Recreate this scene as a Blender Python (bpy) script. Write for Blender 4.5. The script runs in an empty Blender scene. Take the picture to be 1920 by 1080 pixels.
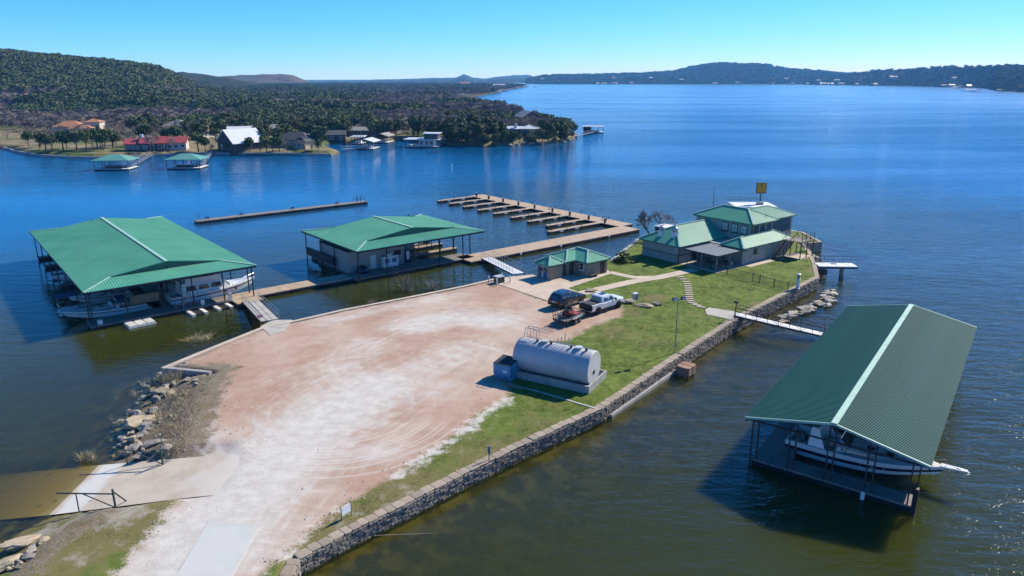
import bpy, bmesh, math, random
import numpy as np
from mathutils import Vector, Matrix, noise as mnoise

R = math.radians
random.seed(11)
sc = bpy.context.scene
COL = sc.collection

# ------------------------------------------------------------------ camera
FPX, CZ, HROW = 1350.0, 28.0, 146.0          # focal length (px of a 1920 px frame), eye height, horizon row
TH = math.atan((540 - HROW) / FPX)
cam_d = bpy.data.cameras.new("camera")
cam_d.sensor_fit = 'HORIZONTAL'; cam_d.sensor_width = 36.0
cam_d.lens = FPX / 1920 * 36.0
cam_d.clip_start = 0.5; cam_d.clip_end = 40000
cam = bpy.data.objects.new("camera", cam_d); COL.objects.link(cam)
cam.location = (0, 0, CZ); cam.rotation_euler = (R(90) - TH, 0, 0)
sc.camera = cam

# ------------------------------------------------------------------ sky and sun
SUN_EL = R(37.2)
SUN_AZ = math.atan2(0.79, 0.614)             # clockwise from +Y
SUN = Vector((math.sin(SUN_AZ) * math.cos(SUN_EL), math.cos(SUN_AZ) * math.cos(SUN_EL), math.sin(SUN_EL)))
world = bpy.data.worlds.new("World"); sc.world = world; world.use_nodes = True
wn = world.node_tree.nodes; wl = world.node_tree.links; wn.clear()
sky = wn.new('ShaderNodeTexSky'); sky.sky_type = 'NISHITA'; sky.sun_disc = False
sky.sun_elevation = SUN_EL; sky.sun_rotation = SUN_AZ
sky.altitude = 2500; sky.air_density = 1.0; sky.dust_density = 0.0; sky.ozone_density = 3.0
bg = wn.new('ShaderNodeBackground'); bg.inputs[1].default_value = 0.072
wo = wn.new('ShaderNodeOutputWorld')
# the camera's rendering of a clear sky: one tone response per channel, the same over the whole sky
sep = wn.new('ShaderNodeSeparateColor'); cmb = wn.new('ShaderNodeCombineColor'); wl.new(sky.outputs[0], sep.inputs[0])
for i, (gain, pw_) in enumerate(((.61, 1.66), (.90, .9), (1.75, .95))):
    a = wn.new('ShaderNodeMath'); a.operation = 'MULTIPLY'; a.inputs[1].default_value = .122
    p = wn.new('ShaderNodeMath'); p.operation = 'POWER'; p.inputs[1].default_value = pw_
    q = wn.new('ShaderNodeMath'); q.operation = 'MULTIPLY'; q.inputs[1].default_value = gain / .122
    wl.new(sep.outputs[i], a.inputs[0]); wl.new(a.outputs[0], p.inputs[0]); wl.new(p.outputs[0], q.inputs[0]); wl.new(q.outputs[0], cmb.inputs[i])
wl.new(cmb.outputs[0], bg.inputs[0]); wl.new(bg.outputs[0], wo.inputs[0])
sun_d = bpy.data.lights.new("sun", 'SUN'); sun_d.energy = 5.0; sun_d.angle = R(0.53); sun_d.color = (1.0, 0.935, 0.815)
sun_o = bpy.data.objects.new("sun", sun_d); COL.objects.link(sun_o)
sun_o.rotation_euler = SUN.to_track_quat('Z', 'Y').to_euler(); sun_o.location = (40, 30, 60)
vs = sc.view_settings
vs.view_transform = 'Standard'; vs.look = 'None'; vs.exposure = 0.75; vs.gamma = 1.0; vs.use_curve_mapping = False
sc.render.engine = 'CYCLES'
sc.cycles.transparent_max_bounces = 12
sc.cycles.max_bounces = 6
sc.cycles.use_denoising = True
sc.cycles.sample_clamp_direct = 10.0; sc.cycles.sample_clamp_indirect = 6.0

# ------------------------------------------------------------------ helpers
_c, _s = math.cos(TH), math.sin(TH)
def G(u, v, z=0.0):
    """survey point: where the line of sight through a photo pixel meets height z"""
    X = u - 960; Y = FPX * _c - (v - 540) * _s; Z = -FPX * _s - (v - 540) * _c
    t = (z - CZ) / Z
    return Vector((X * t, Y * t, z))
def landz(y):
    return 1.0 + max(0.0, min(0.6, (y - 35) * 0.011))
def GL(u, v):
    z = 1.2
    for _ in range(4): z = landz(G(u, v, z).y)
    return G(u, v, z)
def V2(p): return Vector((p[0], p[1], 0))

class MB:
    def __init__(s): s.v = []; s.f = []; s.m = []
    def add(s, vs, fs, mi=0):
        o = len(s.v); s.v += [tuple(p) for p in vs]
        s.f += [tuple(i + o for i in f) for f in fs]; s.m += [mi] * len(fs); return s
    def box(s, c, d, rz=0, mi=0):
        x, y, z = d[0] / 2, d[1] / 2, d[2] / 2; co, si = math.cos(rz), math.sin(rz)
        vs = [(c[0] + a * x * co - b * y * si, c[1] + a * x * si + b * y * co, c[2] + k * z)
              for k in (-1, 1) for a, b in ((-1, -1), (1, -1), (1, 1), (-1, 1))]
        return s.add(vs, [(3, 2, 1, 0), (4, 5, 6, 7), (0, 1, 5, 4), (1, 2, 6, 5), (2, 3, 7, 6), (3, 0, 4, 7)], mi)
    def bx(s, x0, x1, y0, y1, z0, z1, mi=0):
        return s.box(((x0 + x1) / 2, (y0 + y1) / 2, (z0 + z1) / 2), (abs(x1 - x0), abs(y1 - y0), abs(z1 - z0)), 0, mi)
    def bar(s, a, b, w, h=None, mi=0):
        a, b = Vector(a), Vector(b); h = h or w; d = (b - a)
        if d.length < 1e-6: return s
        d.normalize(); up = Vector((0, 0, 1)) if abs(d.z) < 0.95 else Vector((1, 0, 0))
        x = d.cross(up).normalized() * (w / 2); y = x.cross(d).normalized() * (h / 2)
        vs = [p + i * x + j * y for p in (a, b) for i, j in ((-1, -1), (1, -1), (1, 1), (-1, 1))]
        return s.add(vs, [(0, 1, 2, 3), (7, 6, 5, 4), (0, 4, 5, 1), (1, 5, 6, 2), (2, 6, 7, 3), (3, 7, 4, 0)], mi)
    def tube(s, a, b, r0, r1=None, n=6, mi=0, caps=True):
        a, b = Vector(a), Vector(b); r1 = r0 if r1 is None else r1; d = (b - a)
        if d.length < 1e-6: return s
        d.normalize(); up = Vector((0, 0, 1)) if abs(d.z) < 0.95 else Vector((1, 0, 0))
        x = d.cross(up).normalized(); y = x.cross(d)
        vs = []
        for p, r in ((a, r0), (b, r1)):
            for i in range(n):
                t = 2 * math.pi * i / n; vs.append(p + x * (r * math.cos(t)) + y * (r * math.sin(t)))
        fs = [(i, (i + 1) % n, n + (i + 1) % n, n + i) for i in range(n)]
        if caps: fs += [tuple(reversed(range(n))), tuple(range(n, 2 * n))]
        return s.add(vs, fs, mi)
    def path(s, pts, r, n=5, mi=0):
        for a, b in zip(pts[:-1], pts[1:]): s.tube(a, b, r, r, n, mi)
        return s
    def prism(s, poly, z0, z1, mi=0):
        n = len(poly); vs = [(p[0], p[1], z0) for p in poly] + [(p[0], p[1], z1) for p in poly]
        return s.add(vs, [tuple(reversed(range(n))), tuple(range(n, 2 * n))] + [(i, (i + 1) % n, n + (i + 1) % n, n + i) for i in range(n)], mi)
    def slab(s, pts, t, mi=0):
        """planar 3D polygon with thickness t downwards"""
        n = len(pts); vs = [Vector(p) for p in pts] + [Vector(p) - Vector((0, 0, t)) for p in pts]
        return s.add(vs, [tuple(range(n)), tuple(reversed(range(n, 2 * n)))] + [((i + 1) % n, i, n + i, n + (i + 1) % n) for i in range(n)], mi)
    def lathe(s, prof, n=12, c=(0, 0, 0), axis='Z', mi=0):
        """prof: list of (r, h)"""
        vs = []
        for r, h in prof:
            for i in range(n):
                t = 2 * math.pi * i / n; x, y = r * math.cos(t), r * math.sin(t)
                p = (x, y, h) if axis == 'Z' else ((h, x, y) if axis == 'X' else (y, h, x))
                vs.append((p[0] + c[0], p[1] + c[1], p[2] + c[2]))
        fs = []
        for k in range(len(prof) - 1):
            for i in range(n):
                fs.append((k * n + i, k * n + (i + 1) % n, (k + 1) * n + (i + 1) % n, (k + 1) * n + i))
        fs.append(tuple(reversed(range(n)))); fs.append(tuple(range((len(prof) - 1) * n, len(prof) * n)))
        return s.add(vs, fs, mi)
    def loft(s, rings, close=True, cap=True, mi=0):
        n = len(rings[0]); vs = [p for r in rings for p in r]; fs = []
        for k in range(len(rings) - 1):
            for i in range(n if close else n - 1):
                j = (i + 1) % n; fs.append((k * n + i, k * n + j, (k + 1) * n + j, (k + 1) * n + i))
        if cap and close: fs += [tuple(reversed(range(n))), tuple(range((len(rings) - 1) * n, len(rings) * n))]
        return s.add(vs, fs, mi)
    def mesh(s, name, mats, smooth=False):
        me = bpy.data.meshes.new(name); me.from_pydata(s.v, [], s.f)
        mats = mats if isinstance(mats, (list, tuple)) else [mats]
        for m in mats: me.materials.append(MT[m] if isinstance(m, str) else m)
        if len(mats) > 1:
            for p, i in zip(me.polygons, s.m): p.material_index = i
        if smooth: me.polygons.foreach_set('use_smooth', [True] * len(me.polygons))
        bm = bmesh.new(); bm.from_mesh(me); bmesh.ops.recalc_face_normals(bm, faces=bm.faces); bm.to_mesh(me); bm.free()
        me.update(); return me
    def build(s, name, mats, parent=None, smooth=False, bevel=0, label=None):
        return put(name, s.mesh(name, mats, smooth), parent, bevel=bevel, label=label)

def put(name, me, parent=None, loc=None, rot=None, bevel=0, label=None, scale=None):
    o = bpy.data.objects.new(name, me); COL.objects.link(o)
    if parent: o.parent = parent
    if loc is not None: o.location = loc
    if rot is not None: o.rotation_euler = rot
    if scale is not None: o.scale = scale
    if bevel:
        b = o.modifiers.new('bevel', 'BEVEL'); b.width = bevel; b.segments = 2; b.limit_method = 'ANGLE'; b.angle_limit = R(40)
    if label: o['label'] = label
    return o
def tag(o, label, cat, group=None):
    o['label'] = label; o['category'] = cat
    if group: o['group'] = group
    return o
def thing(name, label, cat, loc=(0, 0, 0), rz=0, group=None):
    o = bpy.data.objects.new(name, None); COL.objects.link(o)
    o.location = loc; o.rotation_euler = (0, 0, rz); o.empty_display_size = .3
    return tag(o, label, cat, group)
def struct(o, kind='structure'):
    o['kind'] = kind; return o
def dup(o, loc=None, rz=None, parent=None, label=None, scale=None):
    c = o.copy(); COL.objects.link(c); c.parent = parent
    if loc is not None: c.location = loc
    if rz is not None: c.rotation_euler = (0, 0, rz)
    if scale is not None: c.scale = scale
    if label: c['label'] = label
    for ch in o.children: dup(ch, parent=c)
    return c

# ------------------------------------------------------------------ materials
MT = {}
def nt(name):
    m = bpy.data.materials.new(name); m.use_nodes = True; t = m.node_tree; t.nodes.clear()
    o = t.nodes.new('ShaderNodeOutputMaterial'); b = t.nodes.new('ShaderNodeBsdfPrincipled')
    t.links.new(b.outputs[0], o.inputs[0]); MT[name] = m
    return m, t, b
class N:
    """small node-graph writer"""
    def __init__(s, t): s.t = t
    def new(s, k, **kw):
        n = s.t.nodes.new(k)
        for a, b in kw.items(): setattr(n, a, b)
        return n
    def l(s, a, b): s.t.links.new(a, b)
    def coord(s, kind='Object'):
        if kind == 'Position': return s.new('ShaderNodeNewGeometry').outputs['Position']
        return s.new('ShaderNodeTexCoord').outputs[kind]
    def noise(s, vec, scale, detail=4, rough=.55, dist=0, mul=None):
        if mul is not None:
            mp = s.new('ShaderNodeMapping'); s.l(vec, mp.inputs[0]); mp.inputs['Scale'].default_value = mul; vec = mp.outputs[0]
        n = s.new('ShaderNodeTexNoise'); s.l(vec, n.inputs['Vector'])
        n.inputs['Scale'].default_value = scale; n.inputs['Detail'].default_value = detail
        n.inputs['Roughness'].default_value = rough; n.inputs['Distortion'].default_value = dist
        return n.outputs['Fac']
    def voro(s, vec, scale, feature='F1', out='Distance'):
        n = s.new('ShaderNodeTexVoronoi', feature=feature); s.l(vec, n.inputs['Vector']); n.inputs['Scale'].default_value = scale
        return n.outputs[out]
    def math(s, op, a, b=None, c=None, clamp=False):
        n = s.new('ShaderNodeMath', operation=op); n.use_clamp = clamp
        for i, x in enumerate((a, b, c)):
            if x is None: continue
            if isinstance(x, (int, float)): n.inputs[i].default_value = x
            else: s.l(x, n.inputs[i])
        return n.outputs[0]
    def rng(s, x, a, b, c=0.0, d=1.0, smooth=True):
        n = s.new('ShaderNodeMapRange'); n.interpolation_type = 'SMOOTHSTEP' if smooth else 'LINEAR'
        s.l(x, n.inputs[0])
        for i, k in enumerate((a, b, c, d)): n.inputs[i + 1].default_value = k
        return n.outputs[0]
    def mix(s, f, a, b, mode='MIX'):
        n = s.new('ShaderNodeMix', data_type='RGBA', blend_type=mode)
        for i, x in ((0, f), (6, a), (7, b)):
            if isinstance(x, (int, float)): n.inputs[i].default_value = x
            elif isinstance(x, tuple): n.inputs[i].default_value = (*x[:3], 1)
            else: s.l(x, n.inputs[i])
        return n.outputs[2]
    def attr(s, name):
        return s.new('ShaderNodeAttribute', attribute_name=name).outputs['Fac']
    def bump(s, h, strength, dist=.05):
        n = s.new('ShaderNodeBump'); n.inputs['Strength'].default_value = strength; n.inputs['Distance'].default_value = dist
        s.l(h, n.inputs['Height']); return n.outputs[0]
    def objrand(s): return s.new('ShaderNodeObjectInfo').outputs['Random']

def mat(name, col, rough=.7, metal=0.0, var=.12, vs=2.0, fine=0.0, fs=25.0, bump=0.0, bs=15.0, rnd=0.0, dirt=None, ds=.6, da=.5, spec=.4, coat=0.0, mul=None):
    m, t, b = nt(name); g = N(t); co = g.coord('Object')
    dk = tuple(c * (1 - var) for c in col); lt = tuple(min(1, c * (1 + var)) for c in col)
    n1 = g.noise(co, vs, 5, .6, mul=mul)
    c = g.mix(g.rng(n1, .3, .7), dk, lt)
    if fine:
        n2 = g.noise(co, fs, 3, .6); c = g.mix(fine, c, g.mix(g.rng(n2, .3, .7), tuple(x * .5 for x in col), tuple(min(1, x * 1.35) for x in col)))
    if dirt:
        n3 = g.noise(co, ds, 6, .65); c = g.mix(g.math('MULTIPLY', g.rng(n3, .48, .68), da), c, dirt)
    if rnd:
        f = g.rng(g.objrand(), 0, 1, 1 - rnd, 1 + rnd, False)
        mm = g.new('ShaderNodeVectorMath', operation='SCALE'); g.l(c, mm.inputs[0]); g.l(f, mm.inputs['Scale']); c = mm.outputs[0]
    g.l(c, b.inputs['Base Color'])
    b.inputs['Roughness'].default_value = rough; b.inputs['Metallic'].default_value = metal
    b.inputs['Specular IOR Level'].default_value = spec
    if coat: b.inputs['Coat Weight'].default_value = coat; b.inputs['Coat Roughness'].default_value = .05
    if bump: g.l(g.bump(g.noise(co, bs, 4, .6), bump, .03), b.inputs['Normal'])
    return m

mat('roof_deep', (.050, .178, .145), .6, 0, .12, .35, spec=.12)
mat('roof_cap', (.36, .56, .45), .45, 0, .08, 1)
m, t, b = nt('roof_green'); g = N(t); co = g.coord('Object')
c = g.mix(g.rng(g.noise(co, .22, 5, .6), .3, .7), (.105, .385, .255), (.145, .46, .31))
c = g.mix(g.math('MULTIPLY', g.rng(g.noise(co, 1.4, 6, .7), .45, .75), .45), c, (.17, .42, .30))          # chalky fading
c = g.mix(g.math('MULTIPLY', g.rng(g.noise(co, 7, 4, .7), .56, .75), .35), c, (.07, .21, .145))           # grime specks
c = g.mix(g.math('MULTIPLY', g.rng(g.noise(co, .8, 5, .7, mul=(.25, 2.5, 1)), .58, .75), .28), c, (.10, .25, .17))
g.l(c, b.inputs['Base Color']); b.inputs['Roughness'].default_value = .5; b.inputs['Specular IOR Level'].default_value = .22
mat('roof_dark', (.045, .17, .11), .5, 0, .15, 1)
mat('steel_dark', (.035, .038, .045), .55, .3, .2, 3, dirt=(.12, .06, .035), ds=2, da=.35)
mat('steel_grey', (.30, .31, .32), .45, .6, .15, 3)
mat('galv', (.48, .50, .52), .4, .7, .15, 2)
mat('deck_tan', (.46, .34, .235), .85, 0, .14, .8, fine=.25, fs=12, bump=.2, dirt=(.30, .23, .17), ds=.5, da=.5)
mat('deck_grey', (.23, .20, .175), .85, 0, .18, .8, fine=.25, fs=12, dirt=(.14, .12, .1), ds=.6, da=.5)
mat('white', (.78, .78, .76), .5, 0, .05, 1.5, dirt=(.5, .47, .42), ds=1.2, da=.25)
mat('white_gel', (.80, .80, .79), .22, 0, .03, 1, coat=.3)
mat('cream', (.62, .56, .44), .7, 0, .08, 1.5)
mat('navy', (.012, .016, .05), .25, 0, .1, 1, coat=.4)
mat('black', (.012, .012, .013), .5, 0, .2, 3)
mat('canvas_blue', (.03, .05, .14), .8, 0, .15, 3)
mat('canvas_tan', (.42, .36, .27), .85, 0, .1, 3)
mat('vinyl', (.55, .52, .47), .6, 0, .08, 3)
mat('concrete', (.47, .44, .39), .9, 0, .12, .7, fine=.18, fs=18, bump=.15, dirt=(.33, .29, .24), ds=.45, da=.55)
mat('concrete_pale', (.56, .56, .53), .9, 0, .08, .5, fine=.12, fs=16, bump=.1, dirt=(.50, .48, .45), ds=.5, da=.4)
mat('concrete_tan', (.56, .46, .36), .9, 0, .10, .6, fine=.15, fs=16, bump=.12, dirt=(.44, .34, .26), ds=.4, da=.5)
mat('concrete_grey', (.36, .355, .34), .9, 0, .14, .8, fine=.2, fs=14, bump=.2, dirt=(.20, .19, .17), ds=.6, da=.6)
mat('stone_wall', (.25, .215, .18), .9, 0, .22, 2.2, fine=.3, fs=9, bump=.5, bs=7, rnd=.30, dirt=(.16, .14, .12), ds=1.6, da=.55)
mat('stone_cap', (.36, .295, .225), .9, 0, .18, 1.6, fine=.25, fs=10, bump=.35, bs=9, rnd=.16)
mat('mortar', (.16, .14, .12), .95, 0, .2, 2, bump=.4)
mat('boulder', (.45, .365, .25), .92, 0, .22, 1.1, fine=.28, fs=7, bump=.6, bs=4, rnd=.2, dirt=(.22, .19, .15), ds=.9, da=.6)
mat('boulder_grey', (.31, .28, .24), .92, 0, .25, 1.2, fine=.3, fs=8, bump=.6, bs=4, rnd=.25, dirt=(.14, .12, .1), ds=1.0, da=.6)
mat('flagstone', (.50, .40, .31), .9, 0, .15, 1.2, fine=.2, bump=.3)
mat('siding', (.40, .385, .345), .75, 0, .06, .8)
mat('trim_dark', (.035, .05, .045), .6, 0, .2, 2)
mat('glass', (.03, .045, .055), .06, 0, .3, .7, spec=.8)
mat('curtain', (.45, .50, .50), .35, 0, .1, 2, spec=.8)
mat('rubber', (.016, .016, .017), .8, 0, .2, 5)
mat('paint_black', (.006, .007, .009), .18, .2, .1, 1, coat=.8, spec=.6)
mat('paint_white', (.80, .81, .82), .25, 0, .02, 1, coat=.6)
mat('chrome', (.62, .63, .65), .15, 1, .05, 2)
mat('red', (.42, .03, .022), .4, 0, .15, 2, coat=.3)
mat('lamp_red', (.35, .01, .012), .3, 0, .1, 2)
mat('lamp_clear', (.75, .78, .8), .15, 0, .05, 2)
mat('dumpster', (.10, .33, .54), .5, 0, .15, 1.5, dirt=(.03, .06, .09), ds=1.4, da=.6)
mat('dumpster_lid', (.03, .035, .04), .7, 0, .2, 3)
mat('tank', (.50, .51, .52), .5, .0, .07, .5, dirt=(.36, .33, .30), ds=.7, da=.35)
mat('wood', (.105, .070, .045), .85, 0, .25, 2, bump=.3, rnd=.15)
mat('wood_grey', (.23, .20, .17), .9, 0, .25, 2, bump=.3, rnd=.2)
mat('timber', (.34, .21, .14), .9, 0, .25, 1.5, fine=.25, fs=8, bump=.4, bs=6)
mat('sign_yellow', (.72, .36, .02), .5, 0, .06, 2)
mat('sign_white', (.82, .83, .84), .5, 0, .03, 2)
mat('print_red', (.45, .06, .03), .5, 0, .1, 2)
mat('print_dark', (.03, .03, .03), .6, 0, .1, 2)
mat('dry_reed', (.50, .41, .24), .9, 0, .25, 3, rnd=.2)
mat('twig', (.17, .14, .115), .9, 0, .2, 3, rnd=.2)
mat('twig_pale', (.28, .24, .20), .9, 0, .2, 3, rnd=.2)
mat('trunk', (.10, .08, .062), .95, 0, .25, 3, bump=.5)
mat('foam', (.70, .68, .60), .8, 0, .08, 2, dirt=(.35, .30, .22), ds=1.5, da=.5)
mat('gate_green', (.05, .085, .065), .55, .2, .2, 3)
mat('meter', (.55, .57, .58), .5, .3, .06, 2)
mat('pink', (.75, .12, .14), .6, 0, .05, 2)
mat('shop_blue', (.10, .16, .30), .5, 0, .1, 2)

# ================================================================== THE LAND AND THE LAKE
def seg_dist(X, Y, pts, closed=True):
    d = np.full(X.shape, 1e9); n = len(pts)
    for i in range(n if closed else n - 1):
        ax, ay = pts[i][0], pts[i][1]; bx_, by_ = pts[(i + 1) % n][0], pts[(i + 1) % n][1]
        dx, dy = bx_ - ax, by_ - ay; L = dx * dx + dy * dy + 1e-12
        t = np.clip(((X - ax) * dx + (Y - ay) * dy) / L, 0, 1)
        d = np.minimum(d, np.hypot(X - ax - t * dx, Y - ay - t * dy))
    return d
def inside(X, Y, pts):
    r = np.zeros(X.shape, bool); n = len(pts)
    for i in range(n):
        x1, y1 = pts[i][0], pts[i][1]; x2, y2 = pts[(i + 1) % n][0], pts[(i + 1) % n][1]
        c = ((y1 > Y) != (y2 > Y)) & (X < (x2 - x1) * (Y - y1) / (y2 - y1 + 1e-12) + x1)
        r ^= c
    return r
def sdist(X, Y, pts):
    d = seg_dist(X, Y, pts); return np.where(inside(X, Y, pts), d, -d)
def sm(x, a, b):
    t = np.clip((x - a) / (b - a), 0, 1); return t * t * (3 - 2 * t)

WALL_PX = [(533, 1100), (561, 1048), (660, 994), (760, 945), (870, 888), (1000, 825), (1128, 766), (1280, 664), (1375, 602), (1455, 560), (1536, 520)]
WALL = [GL(*p) for p in WALL_PX]
WALL.insert(0, Vector((-14.5, 20, 1.0)))
POINT = [GL(*p) for p in [(1530, 495), (1522, 476), (1508, 457)]] + [Vector((52, 118, 1.6)), Vector((52, 126, 1.6)), Vector((47, 133, 1.6)), Vector((36, 135, 1.6)), Vector((27, 128, 1.6)), Vector((21, 120, 1.6))]
COVE = [GL(*p) for p in [(1146, 486), (1085, 494), (1010, 514), (925, 523), (860, 538), (770, 556), (640, 581), (548, 602), (495, 612), (400, 650), (302, 690)]]
NOTCH = [GL(*p) for p in [(392, 699)]]
BANK = [GL(*p) for p in [(392, 699), (372, 750), (345, 820), (322, 848)]]
BANK2 = [GL(*p) for p in [(230, 935), (150, 985), (95, 1020), (40, 1080)]] + [Vector((-33, 20, 1.0))]
LAND = WALL + POINT + COVE + BANK + BANK2
WALLED = WALL + POINT + COVE + NOTCH           # edges that stand as walls
# boat ramp: waterline, inland direction
RA, RB = G(186, 872, 0), G(92, 966, 0)
RDIR = (GL(400, 890) - (RA + RB) / 2); RDIR.z = 0; RDIR.normalize()
RWATER = (RB - RA); RWATER.z = 0; RLEN = RWATER.length; RWATER.normalize()
RN = Vector((-RWATER.y, RWATER.x, 0))
if RN.dot(RDIR) < 0: RN = -RN
def rampz_np(X, Y):
    return ((X - RA.x) * RN.x + (Y - RA.y) * RN.y) * 0.105
RAMP = [GL(322, 848), GL(420, 832), GL(470, 880), GL(420, 930), GL(330, 928), GL(225, 940), RB, RB - RDIR * 26 - RWATER * -1.2, RA - RDIR * 26 - RWATER * .5, RA]
def height(X, Y):
    lz = 1.0 + np.clip((Y - 35) * .011, 0, .6)
    sd = sdist(X, Y, LAND)
    dw = seg_dist(X, Y, WALLED, False)
    db = np.minimum(seg_dist(X, Y, BANK, False), seg_dist(X, Y, BANK2, False))
    bed = -0.35 - 0.13 * np.clip(dw, 0, 40) ** 1.05
    bank = lz - db * .23 - .0025 * db ** 2
    out = np.maximum(bed, bank)
    out = np.where(out < -3.6, -3.6, out)
    z = np.where(sd > 0, lz, out)
    nearwall = (dw < .62) & (sd > 0)
    t = sm(dw, .12, .6)
    z = np.where(nearwall, lz * t + (-.45) * (1 - t), z)
    rsd = sdist(X, Y, RAMP); rz = rampz_np(X, Y)
    w = sm(rsd, -.9, .2)
    low = np.minimum(z, rz - .10)
    z = np.where((rsd > -.9) & (rz < lz + .3), z * (1 - w) + np.where(rz < 0, rz - .10, low) * w, z)
    return z

def grid_mesh(name, x0, x1, y0, y1, st):
    xs = np.arange(x0, x1 + 1e-6, st); ys = np.arange(y0, y1 + 1e-6, st)
    X, Y = np.meshgrid(xs, ys); return X, Y, len(xs), len(ys)
def mesh_from_grid(name, X, Y, Z, nx, ny, extra_v=(), extra_f=()):
    v = np.stack([X.ravel(), Y.ravel(), Z.ravel()], 1)
    i = np.arange(nx * ny).reshape(ny, nx)
    f = np.stack([i[:-1, :-1].ravel(), i[:-1, 1:].ravel(), i[1:, 1:].ravel(), i[1:, :-1].ravel()], 1)
    me = bpy.data.meshes.new(name)
    me.from_pydata(np.vstack([v, np.array(extra_v).reshape(-1, 3)]).tolist() if len(extra_v) else v.tolist(), [], f.tolist() + [list(q) for q in extra_f])
    return me
def add_attr(me, name, arr):
    a = me.attributes.new(name, 'FLOAT', 'POINT'); a.data.foreach_set('value', np.asarray(arr, np.float32).ravel())

X, Y, nx, ny = grid_mesh('g', -62, 62, 14, 140, .4)
Z = height(X, Y)
rr = np.random.RandomState(3)
sdl = sdist(X, Y, LAND)
Z += np.where(sdl < -.5, rr.normal(0, .05, Z.shape), rr.normal(0, .006, Z.shape))
Z_NEAR = Z.copy()
gm = mesh_from_grid('ground', X, Y, Z, nx, ny)
LOT = [GL(*p) for p in [(205, 1090), (250, 1030), (292, 985), (330, 930), (345, 915), (330, 850), (352, 815), (378, 755), (402, 703), (310, 692), (400, 652), (500, 613), (548, 604), (640, 583), (770, 558), (860, 540), (925, 526), (1040, 572),
        (1100, 560), (1168, 574), (1172, 592), (1130, 604), (1085, 628), (1060, 640), (1010, 640), (985, 660), (950, 720), (960, 742), (905, 775), (850, 822), (790, 862), (720, 905), (650, 947), (600, 985), (555, 1025), (480, 1090)]]
LOT = [Vector((-27, 14, 1))] + LOT + [Vector((-21, 14, 1))]
gsd = sdist(X, Y, LOT)
def poly_line(pts): return [GL(*p) for p in pts]
white = np.zeros(X.shape)
for pts, w, k in [([(250, 1150), (340, 1060), (420, 965), (500, 880), (600, 790), (690, 735)], 4.6, 1.05), ([(690, 735), (800, 690), (900, 650)], 4.5, .5), ([(770, 612), (850, 592), (935, 600)], 3.4, .75),
                  ([(600, 608), (720, 580), (880, 548)], 1.6, .45), ([(560, 760), (600, 705), (690, 650)], 4.0, .42), ([(380, 840), (480, 850)], 3.2, .65), ([(470, 900), (600, 860), (720, 850)], 2.2, .55),
                  ([(390, 710), (385, 760), (372, 800)], 1.1, .6)]:
    d = seg_dist(X, Y, poly_line(pts), False); white = np.maximum(white, k * np.exp(-(d / w) ** 2))
dustline = seg_dist(X, Y, poly_line([(955, 748), (905, 778), (850, 822), (790, 862), (750, 890)]), False)
dustline2 = seg_dist(X, Y, poly_line([(660, 945), (600, 982), (560, 1020), (500, 1075)]), False)
dust = np.maximum(np.exp(-(dustline / 1.0) ** 2), .75 * np.exp(-(dustline2 / .8) ** 2))
flow_curve = [GL(*p) for p in [(230, 1180), (340, 1060), (430, 950), (520, 860), (640, 765), (780, 690), (900, 630), (1060, 600)]]
# lateral / along coordinates of the traffic flow
best = np.full(X.shape, 1e9); FU = np.zeros(X.shape); FV = np.zeros(X.shape); acc = 0
for a, b in zip(flow_curve[:-1], flow_curve[1:]):
    dx, dy = b.x - a.x, b.y - a.y; L = math.hypot(dx, dy)
    t = np.clip(((X - a.x) * dx + (Y - a.y) * dy) / L / L, 0, 1)
    px, py = X - a.x - t * dx, Y - a.y - t * dy; d = np.hypot(px, py)
    sgn = np.sign(dx * py - dy * px); m = d < best
    FV = np.where(m, d * sgn, FV); FU = np.where(m, acc + t * L, FU); best = np.minimum(best, d); acc += L
C1 = GL(650, 762)
RD = np.hypot(X - C1.x, Y - C1.y); AN = np.arctan2(Y - C1.y, X - C1.x)
C2 = GL(850, 660); RD2 = np.hypot(X - C2.x, (Y - C2.y))
lawn_bare = np.zeros(X.shape)
for p, w, k in [((1150, 620), 3.5, .55), ((1230, 560), 2.0, .75), ((1430, 575), 3, .6), ((1180, 585), 2.5, .7), ((1400, 580), 4, .35), ((1230, 640), 3, .45), ((1060, 770), 4, .45), ((1000, 800), 4, .5), ((900, 850), 5, .75), ((760, 930), 6, .85), ((650, 985), 4.5, .85), ((600, 1020), 4, .8),
                ((210, 960), 4.5, 1.1), ((120, 985), 5, 1.0), ((230, 1010), 3.0, .8), ((150, 1040), 4, .85), ((90, 1060), 3, .8), ((1520, 505), 1.6, .75), ((1320, 600), 3, .3), ((1500, 485), 2, .3)]:
    c = GL(*p); lawn_bare = np.maximum(lawn_bare, k * np.exp(-((X - c.x) ** 2 + (Y - c.y) ** 2) / w ** 2))
bankd = np.minimum(seg_dist(X, Y, BANK, False), 99)
notchd = seg_dist(X, Y, [GL(392, 699), GL(330, 700), GL(262, 790), GL(238, 846), GL(318, 846)], False)
rocky = np.maximum(np.exp(-(bankd / 2.6) ** 2) * 1.0, np.exp(-(notchd / 3.2) ** 2))
rocky = np.maximum(rocky, np.exp(-(seg_dist(X, Y, BANK2, False) / 1.6) ** 2) * .8)
for nm, a in (('lot', gsd), ('whit', white), ('dust', dust), ('fu', FU), ('fv', FV), ('rd', RD), ('an', AN), ('rdb', RD2), ('bare', lawn_bare), ('rocky', rocky), ('ht', Z)):
    add_attr(gm, nm, a)

m, t, b = nt('ground'); g = N(t); pos = g.coord('Position')
def comb(g, a, b_, c=0.0):
    n = g.new('ShaderNodeCombineXYZ')
    for i, x in enumerate((a, b_, c)):
        if isinstance(x, (int, float)): n.inputs[i].default_value = x
        else: g.l(x, n.inputs[i])
    return n.outputs[0]
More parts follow.
